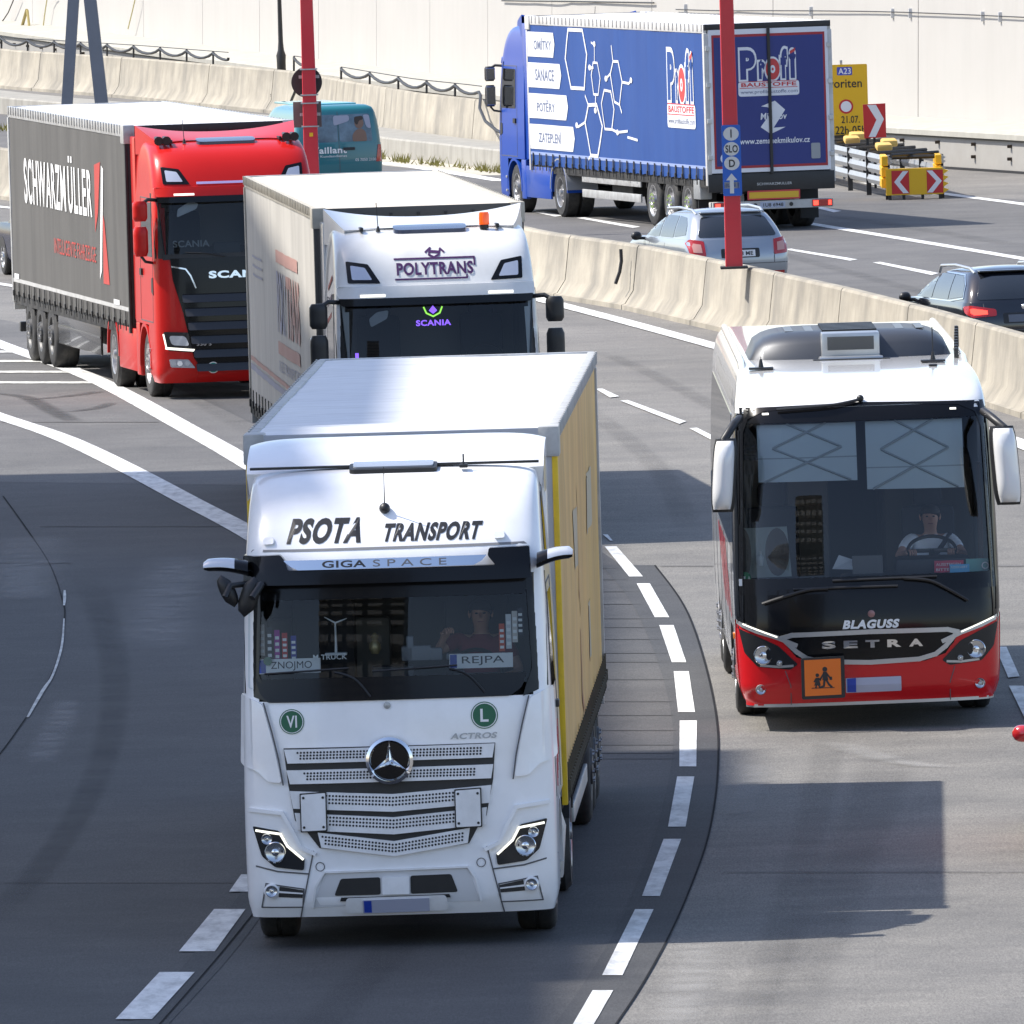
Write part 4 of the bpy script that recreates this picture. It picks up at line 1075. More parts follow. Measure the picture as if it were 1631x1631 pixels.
# square cover plates
for x0, x1 in ((481, 520), (727, 766)):
    v = MB(); v.panel(rp(E((x0 - 2, 1321), (x1 + 2, 1320), (x1 + 2, 1257), (x0 - 2, 1259)), .01), SH.front, .052, .03); v.mi = 1; v.panel(rp(E((x0, 1319), (x1, 1318), (x1, 1259), (x0, 1261)), .01), SH.front, .062, .012)
    v.mi = 0
    for qx in (x0 + 4, x1 - 4):
        for qy in (1266, 1313): v.panel(circ(*e(qx, qy), .011, 8), SH.front, .066, .004)
    v.build('cover_plate', [M_BLK, M_WP2], WT, 30)
# corner deflectors, lower corners
for m_ in (0, 1):
    T = (lambda p: mir(p)) if m_ else (lambda p: p)
    poly = T([(x - .045, z) for x, z in E((396, 1100), (432, 1116), (448, 1180), (460, 1242), (438, 1240), (420, 1222), (392, 1214))][::-1])
    MB().panel(rp(poly, .03), SH.front, .030, .05).build('corner_deflector', M_WP, WT, 40)
    v = MB(); v.strip(T([(x - .045, z) for x, z in E((434, 1114), (446, 1160), (456, 1205), (462, 1245))]), .012, SH.front, .036, .01); v.build('panel_joint', M_GAP, WT, 0)
    # headlamp
    hp = T([(x - .0, z) for x, z in E((401, 1310), (444, 1318), (459, 1344), (484, 1364), (482, 1382), (436, 1376), (415, 1358))][::-1])
    h = MB(); h.panel(rp(hp, .02), SH.front, .018, .04, .08); h.mi = 1
    sg = -1 if not m_ else 1
    for (px, py, r) in ((437, 1352, 17), (424, 1331, 9)):
        q = e(px, py); q = (q[0] if not m_ else -q[0], q[1]); c = SH.front(q[0], q[1], .020); c = (c[0], c[1] - .012, c[2]); lamp(h, c, r / 198, 1, 3)
    h.mi = 2
    h.strip(T(E((407, 1317), (446, 1323), (457, 1343), (481, 1364))), .018, SH.front, .026, .012)
    h.build('headlight', [M_LENSD, M_CHROME, M_DRL, M_REFL], WT, 35)
    v = MB(); v.strip(T(E((398, 1284), (450, 1290), (466, 1320), (478, 1346), (500, 1356))), .030, SH.front, .030, .04); v.build('headlight_brow', M_WP, WT, 40)
    # fog lamp pod
    rec = T(E((412, 1440), (478, 1441), (481, 1412), (420, 1402))); v = MB(); v.strip(rec, .010, SH.front, .006, .006, closed=True); v.build('panel_joint', M_GAP, WT, 0)
    v = MB(); v.panel(T(E((440, 1424), (478, 1426), (480, 1414), (442, 1407))), SH.front, .008, .01); v.mi = 1; v.panel(T(E((440, 1417), (479, 1420), (479, 1418), (440, 1414))), SH.front, .02, .02)
    v.build('fog_recess', [M_BLK, M_WP2], WT, 0)
    q = e(429, 1414); c = SH.front(-q[0] if m_ else q[0], q[1], .03)
    v = MB(); v.lathe([(.062, .04), (.062, 0), (.05, -.006)], c, (0, 1, 0), 20, False); lamp(v, (c[0], c[1] - .008, c[2]), .05, 1, 2); v.build('fog_lamp', [M_WP2, M_CHROME, M_REFL], WT, 35)
    v = MB(); v.strip(T(E((498, 1352), (487, 1400), (474, 1457))), .010, SH.front, .006, .006); v.strip(T(E((388, 1370), (440, 1383), (490, 1388))), .012, SH.front, .006, .006); v.build('panel_joint', M_GAP, WT, 0)
    v = MB(); v.strip(circ(*((lambda q: (-q[0], q[1]) if m_ else q)(e(508, 1377))), .035, 16), .006, SH.front, .004, .004, closed=True); v.build('panel_joint', M_GAP, WT, 0)
# lower bumper
v = MB(); v.panel(rp(E((494, 1442), (514, 1388), (743, 1384), (760, 1438)), .02), SH.front, .004, .006); v.build('bumper_recess', M('bumper_shade', (.60, .60, .61), .45), WT, 30)
v = MB(); v.strip(E((494, 1442), (500, 1408), (514, 1386), (743, 1383), (756, 1404), (762, 1438)), .016, SH.front, .02, .03); v.build('bumper_rim', M_WP2, WT, 40)
for q in (E((529, 1424), (603, 1424), (603, 1396), (540, 1397)), E((651, 1424), (726, 1423), (716, 1394), (651, 1395))): MB().panel(rp(q, .02), SH.front, .008, .006).build('bumper_intake', M_BLK, WT, 0)
v = MB(); v.panel(rp(E((606, 1424), (649, 1424), (649, 1396), (606, 1396)), .01), SH.front, .025, .03); v.panel(rp(E((545, 1453), (710, 1452), (707, 1427), (548, 1428)), .03), SH.front, .035, .05); v.build('plate_holder', M_WP2, WT, 40)
v = MB(); v.panel(rp(E((574, 1453), (680, 1452), (680, 1431), (574, 1432)), .008), SH.front, .045, .012); v.mi = 1; v.panel(E((576, 1452), (588, 1452), (588, 1433), (576, 1433)), SH.front, .047, .004); v.build('number_plate', [M('plate_blue_grey', (.42, .44, .56), .4), M('plate_blue', (.02, .06, .42), .4)], WT, 0)
v = MB(); v.panel(E((538, 1433), (714, 1431), (712, 1426), (540, 1427)), SH.front, .02, .03); v.build('plate_shade', M_BLK, WT, 0)
# wipers
for pts in (((596, 1108), (576, 1083), (556, 1072), (540, 1068)), ((778, 1106), (755, 1080), (735, 1070), (722, 1067))):
    MB().tube([SH.front(*e(*p), .03) for p in catmull(pts, 4)], .010, 6).build('wiper', M_BLK, WT, 40)
for a, b in (((428, 1068), (562, 1062)), ((600, 1068), (735, 1062))):
    MB().tube([SH.front(*e(lerp(a[0], b[0], t), lerp(a[1], b[1], t)), .028) for t in frange(0, 1, 8)], .009, 6).build('wiper_blade', M_BLK, WT, 40)
# mirror cameras and front mirrors
for s, tip in ((-1, (335, 897)), (1, (923, 890))):
    tx = e(*tip)[0]; z0 = e(396, 902)[1]
    up_, dn_ = [], []
    for t in frange(0, 1, 10):
        x = lerp(s * 1.16, tx, t); h = lerp(.080, .060, t) * (1 if t < .95 else .6); w = lerp(.13, .09, t); z = z0 + (.035 * t if s < 0 else .06 * t) + .02 * math.sin(t * 3)
        up_.append([(x, .28 + w * math.cos(q), z + h * math.sin(q)) for q in frange(0, math.pi, 8)])
        dn_.append([(x - s * .004, .28 + w * .97 * math.cos(q), z - .004 - h * .55 * math.sin(q)) for q in frange(0, math.pi, 8)])
    v = MB(); v.loft(dn_); v.mi = 1; v.loft(up_[3:]); v.mi = 0; v.loft(up_[:4])
    v.build('mirror_camera', [M_BLKG, M('mirror_silver', (.62, .64, .68), .22, .35, coat=.6)], WT, 50)
for (p, rx, rz, tilt) in (((408, 942), .10, .16, .5), ((374, 932), .085, .13, -.7)):
    c = SH.front(-1.1, e(*p)[1], .22); c = (e(*p)[0], c[1], c[2])
    rings = []
    for t in frange(-1, 1, 6):
        w = max(.05, (1 - t * t) ** .4)
        rings.append([(c[0] + rx * w * math.cos(q) * .8 + tilt * rz * t * .55, c[1] + .05 * w * math.sin(q), c[2] + rz * t) for q in frange(0, 2 * math.pi * 11 / 12, 11)])
    MB().loft(rings).build('front_mirror', M_BLK, WT, 60)
MB().tube([(-1.12, .25, 2.92), (-1.05, -.0, 2.95), (-1.12, -.08, 2.85)], .03, 8).tube([(-1.12, .25, 2.95), (-1.3, .0, 2.95), (-1.34, -.05, 2.86)], .025, 8).build('mirror_arm', M_BLK, WT, 50)
# side windows, doors, steps
for s, mp in ((1, SH.right), (-1, SH.left)):
    MB().panel(rp([(.60, 2.02), (1.62, 2.02), (1.62, 2.78), (.80, 2.78)], .06), mp, .006, .01).build('side_window', M_GLD, cab, 40)
    v = MB(); v.strip([(.52, 1.15), (.52, 2.0), (.74, 2.86), (1.70, 2.86), (1.70, 1.15)], .014, mp, .004, .006); v.build('panel_joint', M_GAP, cab, 0)
    MB().panel(rp([(1.0, 3.05), (1.5, 3.05), (1.6, 3.62), (1.15, 3.55)], .05), mp, .006, .01).build('upper_side_window', M_GLD, cab, 40)
    MB().box(s * 1.24, s * 1.27, 1.45, 1.62, 1.80, 1.86, .01).build('door_handle', M_BLK, cab, 30)
    v = MB()
    for k in range(3): v.box(s * 1.10, s * 1.24, .95, 1.0 + .05 * k, .38 + .25 * k, .46 + .25 * k, .01)
    v.build('step', M_ALU, WT, 30)
    v = MB()
    for k in range(6): v.strip([(.9 + .13 * k, 1.22 + .055 * k), (.98 + .13 * k, 1.40 + .055 * k)], .045, mp, .005, .004)
    v.build('side_decal', M('red_decal', (.5, .06, .06), .5), cab, 0)
    arch(WT, s * .86, s * 1.25, 1.45, .56, M_WP2, 0, 180, .5, .04)
    arch(WT, s * .66, s * 1.24, 5.1, .58, M_BLK, 15, 165, .5, .03)
    v = MB(); 
    for k in range(4): v.tube([(s * 1.2, 2.25 + k * .10, .35), (s * 1.23, 2.25 + k * .10, .75), (s * 1.16, 2.25 + k * .10, .98)], .035, 8)
    v.box(s * .6, s * 1.17, 2.1, 3.9, .38, .98, .06); v.build('fuel_tank', M_ALU, WT, 40)
tractor_frame(WT, 1.45, 5.1)
def g_yellow(root, cm):
    f = MB(); f.mi = 0
    f.strip([(6.0, 3.3), (5.6, 2.9), (5.6, 2.3), (6.1, 2.1)], .10, cm, .006, 0); f.strip([(5.7, 1.95), (5.6, 1.4), (6.0, 1.2)], .10, cm, .006, 0)
    f.mi = 1; f.panel(rect(4.6, 2.55, 5.4, 3.05), cm, .006, 0, .12); f.panel(rect(9.0, 2.6, 11.0, 3.1), cm, .006, 0, .12); f.panel(rect(8.4, 1.5, 9.6, 2.0), cm, .006, 0, .12)
    f.build('curtain_print', [M('faded_red_print', (.42, .20, .10), .6), M('faded_grey_print', (.50, .44, .31), .6)], root, 0)
trailer(WT, 2.75, {'roof': M_ROOFW, '+': M_CREAM, '-': M_CREAM, 'front': M_GREYW, 'rail': M('rail_grey', (.46, .46, .45), .5, dirt=((.2, .19, .17), .6, 4, None))}, graphics={1: g_yellow}, strap_mat=M('strap_drab', (.07, .062, .045), .8), strap_n=40, strap_len=.22, seed=3, roof_rib=.34, front_post=M_YPOST, rip=.9)
# things in the windscreen
def stand(x, y, z, w, h, mats, fn, name, tilt=.25):
    mb = MB(); mp = lambda u, v, off: (x + u, y - off + v * tilt, z + v)
    fn(mb, mp, w, h); return mb.build(name, mats, cab, 0)
M_EU = M('plate_eu_blue', (.02, .05, .32), .4)
def name_plate(txt):
    def fn(mb, mp, w, h):
        mb.panel(rect(-w, 0, w, h), mp, .004, .01); mb.mi = 1; mb.panel(rect(-w + .005, .005, -w + .06, h - .005), mp, .006, 0); mb.mi = 2; mb.text(txt, -w + .10, h * .18, w - .07, h * .82, mp, .007)
    return fn
for txt, px0, px1, py in (('ZNOJMO', 418, 517, 1068), ('REJPA', 722, 823, 1069)):
    x0, z0 = e(px0, py); x1, _ = e(px1, py); stand((x0 + x1) / 2, .19, z0 - .0, (x1 - x0) / 2, .115, [M_WHT, M_EU, M_TXTB], name_plate(txt), 'name_plate')
cols = [(.6, .55, .5), (.02, .02, .03), (.35, .03, .28), (.5, .04, .03), (.05, .05, .3), (.55, .08, .03), (.6, .6, .62)]
for k, (px, py0, py1) in enumerate(((424, 990, 1040), (436, 995, 1048), (448, 1000, 1050), (460, 1005, 1048), (474, 1010, 1052), (806, 1000, 1044), (817, 985, 1040), (827, 980, 1030), (836, 975, 1018))):
    x, z0 = e(px, py1); _, z1 = e(px, py0)
    stand(x, .28, z0, .022, z1 - z0, [M(f'pennant_{k % 7}', cols[k % 7], .7), M_TXTW], lambda mb, mp, w, h: (mb.panel(rect(-w, 0, w, h), mp, .003, .004), setattr(mb, 'mi', 1), [mb.panel(rect(-w * .7, h * (.1 + .2 * q), w * .7, h * (.2 + .2 * q)), mp, .005, 0) for q in range(4)]), 'pennant', .1)
x, z = e(541, 1040); v = MB(); v.tube([(x, .35, z), (x, .35, z + .24)], .012, 6, .007)
for a in (20, 150, 270): v.tube([(x, .335, z + .24), (x + .10 * math.cos(R(a)), .33, z + .24 + .10 * math.sin(R(a)))], .008, 5, .003)
v.box(x - .09, x + .09, .3, .4, z - .02, z, .01); v.build('model_wind_turbine', M_WHT, cab, 40)
x, z = e(603, 1040); MB().lathe([(.03, -.02), (.05, .02), (.045, .06), (.02, .09), (.035, .12), (.01, .15)], (x, .36, z), (0, 0, 1), 14).build('trophy', M('brass', (.40, .33, .18), .45, .6), cab, 40)
v = MB(); v.text('M TRUCK', *e(506, 1048), *e(560, 1040), SH.front, -.02, .02); v.build('lettering', M_TXTW, cab, 0)
x, z = e(433, 1048); MB().panel(circ(x, z, .035, 16), SH.front, -.01, .004).build('sticker', M_GREEN, cab, 0)
x, z = e(668, 1058); v = MB()
for dx, w, h in ((0, .12, .12), (.16, .05, .10), (.30, .06, .05), (-.05, .03, .2)): v.box(x + dx - w, x + dx + w, .42, .5, z, z + h, .015)
v.build('dash_clutter', M('clutter_grey', (.16, .17, .19), .6), cab, 30)
SKIN = M('skin', (.50, .27, .19), .55)
person('person', 'lorry driver in a dark red shirt and dark cap raising one hand behind the windscreen', WT.matrix_world, M('maroon_shirt', (.22, .03, .045), .8), SKIN, M('dark_cap', (.02, .02, .025), .8), (e(768, 0)[0], 1.12, 1.90), (e(768, 0)[0], .86, 2.12), .2, raise_hand=-1, cap=True)
# ------------------------------------------------------------------ three lorries with the flat slatted front
SROWS = [(.25, .12, 1.20, .30), (.42, .02, 1.245, .36), (1.0, .0, 1.25, .36), (1.6, .03, 1.245, .34), (2.1, .07, 1.235, .33), (3.0, .24, 1.21, .33), (3.08, .26, 1.205, .36), (3.4, .42, 1.19, .42), (3.62, .62, 1.17, .50), (3.74, .90, 1.15, .55), (3.80, 1.3, 1.12, .6)]
SZ = [.25, .30, .36, .42, .55, .7, .85, 1.0, 1.1, 1.25, 1.5, 1.75, 1.95, 2.1, 2.3, 2.6, 2.85, 3.0, 3.08, 3.16, 3.24, 3.32, 3.4, 3.48, 3.55, 3.62, 3.68, 3.74, 3.77, 3.80]
M_SGLASS = M('dark_windscreen', (.008, .009, .011), .03, spec=.45)
M_SWIN = glass('tinted_windscreen', (.62, .66, .68), 1.5, .004)
M_INT2 = M('dash_charcoal', (.04, .04, .042), .7)
M_GRB = M('slat_black', (.022, .022, .025), .38, coat=.2)
M_GRB2 = M('slat_gap', (.004, .004, .005), .9)
M_HATCH = M('roof_glass_blue', (.05, .065, .11), .12, coat=.8)
def roofz(y): return table([(.4, 3.40), (.6, 3.61), (.9, 3.74), (1.3, 3.80), (2.3, 3.80)], y)[0]
def scania(root, paint, mirror_mat, beacon=False, horns=False, mirrors=True, frontal=True, visor_paint=True):
    S = Shell(SROWS, 2.3, 4.4, .03); rnd = S.front
    def hole(x, y, z): return (z < 1.08 and y > .90) or (2.15 < z < 3.0 and abs(x) < 1.08 and y < .75)
    cab = S.mesh(SZ, hole, True, False, 36, 14).build('cab', paint, root, 40)
    MB().box(-1.1, 1.1, .5, 2.25, 1.0, 1.2).build('cab_floor', M_CHAS, cab, 0)
    if frontal:
        g = MB(); g.panel(rp([(-1.10, 2.13), (-1.17, 3.06), (1.17, 3.06), (1.10, 2.13)], .06), rnd, .012, .02); wn_ = g.build('windscreen', M_SWIN, cab, 50)
        mb = MB(); mb.box(-1.14, 1.14, 2.0, 2.06, 1.4, 3.5).box(-1.17, -1.12, .8, 2.0, 1.4, 3.2).box(1.12, 1.17, .8, 2.0, 1.4, 3.2).box(-1.1, 1.1, .5, 2.0, 3.12, 3.16).box(-1.1, 1.1, .3, 2.0, 1.5, 1.56); mb.build('cabin_lining', M_INT, cab, 0)
        mb = MB(); mb.box(-1.06, 1.06, .34, .85, 1.85, 2.12, .06).box(.35, .95, .5, .85, 2.1, 2.24, .05).box(-.3, .1, .55, .7, 2.1, 2.3, .03); mb.build('dashboard', M_INT2, cab, 40)
        for x in (-.62, .62): MB().box(x - .26, x + .26, 1.4, 1.6, 1.8, 2.75, .08).box(x - .15, x + .15, 1.42, 1.56, 2.72, 2.95, .05).build('seat', M_SEAT, cab, 40)
        mb = MB(); mb.tube([(.62 + .23 * math.cos(a), .92 + .12 * math.sin(a), 2.22 + .17 * math.sin(a)) for a in frange(0, 2 * math.pi, 24)], .018, 6, caps=False); mb.build('steering_wheel', M_BLK, cab, 40)
        MB().box(-1.05, 1.05, 1.9, 1.98, 2.2, 2.9, .02).build('rear_curtain', M_INTL, cab, 30)
        g = MB()
        g.panel([(-1.22, 2.10), (-1.22, 3.06), (-1.15, 3.06), (-1.08, 2.10)], rnd, .010, .02); g.panel([(1.08, 2.10), (1.15, 3.06), (1.22, 3.06), (1.22, 2.10)], rnd, .010, .02)
        g.panel(rp([(-1.13, 2.08), (1.13, 2.08), (1.10, 2.16), (-1.10, 2.16)], .02), rnd, .016, .03); g.build('windscreen_frame', M_BLK, cab, 50)
        # lip over the windscreen with the painted visor edge
        g = MB(); g.panel(rp([(-1.18, 3.01), (1.18, 3.01), (1.19, 3.15), (-1.19, 3.15)], .03), rnd, .10, .14); g.build('sun_visor', paint, cab, 50)
        g = MB(); g.panel(rp([(-1.14, 2.92), (1.14, 2.92), (1.17, 3.01), (-1.17, 3.01)], .02), rnd, .095, .12); g.build('visor_shade', M_BLKG, cab, 50)
        for s in (-1, 1):
            x0, x1 = sorted((s * .62, s * .92)); g = MB(); g.panel(rect(x0, 3.025, x1, 3.055), rnd, .106, .01); g.build('marker_lamp', M_DRL, cab, 0)
            poly = [(.66, 3.18), (1.05, 3.19), (1.06, 3.45), (.80, 3.41)]; pin = [(.76, 3.225), (1.00, 3.23), (1.01, 3.40), (.84, 3.37)]
            if s < 0: poly, pin = mir(poly), mir(pin)
            g = MB(); g.panel(rp(poly, .02), rnd, .012, .02); g.mi = 1; g.panel(rp(pin, .02), rnd, .022, .012); g.build('roof_lamp', [M_BLKG, M('roof_lamp_lens', (.50, .53, .62), .1, .2, coat=1)], cab, 30)
        # black front panel with slats
        top = [(-1.02, 2.08), (-.98, 1.75), (-.80, 1.32), (-.74, .86), (-.70, .45), (.70, .45), (.74, .86), (.80, 1.32), (.98, 1.75), (1.02, 2.08)]
        g = MB(); g.panel(rp([(-1.02, 2.10), (-.99, 1.78), (-.86, 1.30), (-.72, .62), (-.60, .44), (.60, .44), (.72, .62), (.86, 1.30), (.99, 1.78), (1.02, 2.10)], .02), rnd, .020, .03); fp = g.build('front_panel', M_BLKG, root, 40)
        for k in range(6):
            z = 1.60 - k * .205; w = lerp(.86, .68, k / 5)
            h = MB(); h.panel(rp([(-w, z - .03), (w, z - .03), (w - .03, z - .14), (-w + .03, z - .14)], .02), rnd, .022, .001); h.mi = 1
            h.panel(rp([(-w, z - .155), (w, z - .155), (w + .01, z - .045), (-w - .01, z - .045)], .02), lambda u, v, o: (u, S.F(u, v) - o - .05 * max(0, (z - .045 - v) / .11), v), .03, .04); h.build('grille_slat', [M_GRB2, M_GRB], fp, 30)
        for s in (-1, 1):
            T = (lambda p: p) if s > 0 else mir
            h = MB(); h.strip(T([(1.00, 1.98), (.80, 1.94), (.73, 1.84), (.66, 1.66)]), .022, rnd, .035, .02); h.build('trim_line', M_CHROME, fp, 30)
            h = MB(); h.panel(rp(T([(.70, .70), (1.10, .74), (1.16, 1.02), (.78, 1.00)]), .04), rnd, .016, .02); h.mi = 1; h.panel(rp(T([(.78, .80), (1.04, .82), (1.08, .96), (.84, .95)]), .05), rnd, .024, .01); h.mi = 2; h.strip(T([(.72, .735), (1.12, .775)]), .035, rnd, .028, .01); h.strip(T([(1.12, .79), (1.155, .98)]), .02, rnd, .028, .01)
            h.build('headlight', [M_LENSD, M_LENS, M_DRL], root, 30)
            h = MB(); h.panel(rp(T([(.70, .47), (1.06, .49), (1.08, .61), (.80, .60)]), .02), rnd, .012, .02); h.mi = 1
            for q in (.82, .93, 1.02): h.panel(circ(s * q, .545, .04, 12), rnd, .02, .008)
            h.build('fog_lamp', [M('lamp_grey', (.38, .38, .40), .4), M_LENS], root, 30)
        h = MB(); h.text('SCANIA', -.46, 1.79, .50, 1.90, rnd, .032, .045); h.build('lettering', M_CHROME, root, 0)
        h = MB(); h.panel(rp([(-.7, .26), (.7, .26), (.66, .44), (-.66, .44)], .02), rnd, .008, .02); h.build('bumper_centre', paint, root, 40)
        for pts in ([(-.2, 2.11), (-.5, 2.17), (-.95, 2.19)], [(.75, 2.11), (.4, 2.17), (-.05, 2.18)]):
            MB().tube([rnd(lerp(a[0], b[0], t), lerp(a[1], b[1], t), .035) for a, b in zip(pts, pts[1:]) for t in (0, .33, .66)], .010, 6).build('wiper', M_BLK, root, 40)
    # roof: hatch, spoiler
    MB().panel(rp(rect(-.44, .92, .44, 1.22), .10), lambda u, v, o: (u, v, roofz(v) + o), .045, .06).build('roof_hatch', M_HATCH, cab, 40)
    sp = MB()
    def lip(u, v):
        x = (u * 2 - 1) * lerp(1.02, 1.20, v ** .7); q = abs(u * 2 - 1)
        return (x, lerp(1.26, 2.18, v) - .12 * q * q * (1 - v), 3.80 + (.105 + .125 * q ** 2.2) * v ** .8)
    def lipb(u, v): a = lip(u, v); return (a[0], a[1] + .03, a[2] - .03 - .0 * v)
    sp.grid(lip, 24, 8); sp.grid(lipb, 24, 8); sp.add([lip(i / 24, 0) for i in range(25)] + [lipb(i / 24, 0) for i in range(25)], [(i, i + 1, 26 + i, 25 + i) for i in range(24)])
    sp.add([lip(i / 24, 1) for i in range(25)] + [lipb(i / 24, 1) for i in range(25)], [(i, i + 1, 26 + i, 25 + i) for i in range(24)])
    for u in (0, 1): sp.add([lip(u, j / 8) for j in range(9)] + [(lip(u, j / 8)[0], lip(u, j / 8)[1], 3.6) for j in range(9)], [(j, j + 1, 10 + j, 9 + j) for j in range(8)])
    sp.build('roof_spoiler', paint, cab, 50)
    MB().panel([(-.98, 1.22), (.98, 1.22), (.98, 1.27), (-.98, 1.27)], lambda u, v, o: (u, v, 3.80 + o), .008, .01).build('spoiler_gap', M_BLK, cab, 0)
    MB().tube([(-.62, 1.05, 3.77), (-.62, 1.05, 3.84)], .03, 8, .012).tube([(-.62, 1.05, 3.82), (-.63, 1.12, 4.12)], .006, 5).build('aerial', M_BLK, cab, 50)
    for s in (-1, 1): MB().box(s * .82 - .02, s * .82 + .02, 1.0, 1.3, 3.78, 3.83, .01).build('spoiler_stay', M_BLK, cab, 30)
    if beacon: MB().lathe([(.055, 0), (.055, .06), (.03, .07)], (.66, 1.05, 3.77), (0, 0, 1), 12).build('beacon_base', M_BLK, cab, 30); MB().lathe([(.065, .05), (.065, .17), (.055, .20), (.001, .20)], (.66, 1.05, 3.77), (0, 0, 1), 14).build('beacon', M('beacon_orange', (.8, .10, .005), .2, coat=.6, emit=(1, .1, 0), es=.25), cab, 40)
    if horns:
        for s in (-1, 1):
            for dx in (0, .12):
                x = s * (.90 + dx); MB().tube([(x, 1.25, 3.86), (x, 1.02, 3.84), (x, .92, 3.82)], .025, 10, .07).build('air_horn', M_BLK, cab, 50)
    # sides
    for s, mp in ((1, S.right), (-1, S.left)):
        MB().box(s * 1.15, s * 1.215, 2.2, 2.66, 1.1, 3.86, .03).build('side_fairing', paint, cab, 40)
        MB().panel(rp([(.46, 2.12), (1.62, 2.12), (1.62, 2.92), (.62, 2.92)], .05), mp, .006, .01).build('side_window', M_SGLASS, cab, 40)
        v = MB(); v.strip([(.44, 1.15), (.44, 2.06), (.60, 2.98), (1.72, 2.98), (1.72, 1.15), (.44, 1.15)], .016, mp, .003, .005); v.build('door_joint', M_GAP, cab, 0)
        MB().panel(rp(rect(1.48, 1.82, 1.66, 1.92), .02), mp, .03, .04).build('door_handle', M_BLK, cab, 30)
        v = MB(); v.panel(rp([(.36, 1.55), (.56, 1.60), (.56, 1.80), (.40, 1.82)], .02), mp, .008, .01); v.build('air_slot', M_BLK, cab, 0)
        arch(root, s * .86, s * 1.255, 1.42, .56, paint, -5, 185, .5, .055)
        MB().box(s * 1.14, s * 1.25, 1.98, 2.35, .30, 1.10, .03).build('step_panel', paint, root, 40)
        v = MB(); v.box(s * 1.20, s * 1.245, 2.34, 4.30, .34, .98, .03); v.build('side_skirt', paint, root, 40)
        arch(root, s * .64, s * 1.25, 4.98, .60, paint, 0, 180, .5, .05)
        v = MB(); v.box(s * .55, s * 1.16, 2.3, 4.2, .40, .95, .05); v.build('fuel_tank', M_CHAS, root, 30)
        for z in (.42, .70): MB().box(s * 1.22, s * 1.285, .84, .90, z, z + .05, .01).build('step_bracket', M_ALU, root, 0)
        if mirrors:
            v = MB(); v.tube([(s * 1.12, .42, 2.96), (s * 1.30, .30, 2.98), (s * 1.42, .28, 2.90)], .028, 8); v.tube([(s * 1.16, .46, 2.02), (s * 1.36, .32, 2.06), (s * 1.42, .29, 2.14)], .022, 8); v.build('mirror_arm', M_BLK, root, 50)
            for z0, z1 in ((2.14, 2.58), (2.66, 2.96)):
                v = MB(); rings = []
                for t in frange(0, 1, 7):
                    z = lerp(z0, z1, t); w = (1 - abs(t * 2 - 1) ** 10) * .25 + .75
                    rings.append([(s * (1.29 + (.11 + .11 * w * math.cos(q)) * 1.0 + .02), .30 + .085 * w * math.sin(q), z) for q in frange(0, 2 * math.pi * 15 / 16, 15)])
                v.loft(rings); v.build('mirror', mirror_mat, root, 50)
                MB().box(s * 1.33, s * 1.52, .375, .392, z0 + .03, z1 - .03, .01).build('mirror_glass', M_CHROME, root, 0)
    tractor_frame(root, 1.42, 4.98)
    return S, cab

# ---- red lorry, dark curtain
M_RED = M('red_cab_paint', (.50, .012, .010), .30, spec=.22, coat=.15, var=.03, vs=2)
M_CURD = M('dark_curtain', (.090, .086, .080), .55, var=.10, vs=.7, dirt=((.035, .033, .031), .6, .9, (1.4, 2.6, .16)))
M_HEMW = M('reflective_white', (.5, .5, .49), .4, dirt=((.25, .24, .22), .5, 3, None))
RT = thing('articulated_lorry', 'red lorry pulling a dark grey curtain trailer with big white lettering', 'lorry', 388, 634, -9.5)
S, cab = scania(RT, M_RED, M_RED, horns=True)
v = MB(); v.text('SCANIA', -.96, 2.26, -.42, 2.36, S.front, -.02, .02); v.build('windscreen_lettering', M('faded_white', (.35, .37, .37), .5), cab, 0)
v = MB(); v.panel(rp([(-.88, 2.70), (-.58, 2.82), (-.55, 2.90), (-.68, 2.93), (-.86, 2.82)], .03), S.front, -.03, .012); v.build('windscreen_mirror', M_WHT, cab, 30)
v = MB(); v.strip([(-.55, 3.20), (.55, 3.20)], .035, S.front, .012, .01); v.build('light_bar', M('lilac_bar', (.45, .42, .75), .3), cab, 0)
b = MB(); b.panel(circ(-.44, .47, .085, 22), S.front, .030, .02, 1); b.mi = 1; b.panel(circ(-.44, .47, .072, 22), S.front, .032, 0, 1); b.mi = 0; b.text('VI', -.48, .435, -.40, .505, S.front, .034, .02); b.build('badge', [M_TXTW, M('badge_teal', (.02, .25, .20), .4)], RT, 0)
v = MB(); v.text('530 S', -.68, .80, -.46, .85, S.front, .045, .02); v.build('model_lettering', M_CHROME, RT, 0)
M_REDP = M('red_print', (.45, .045, .035), .55)
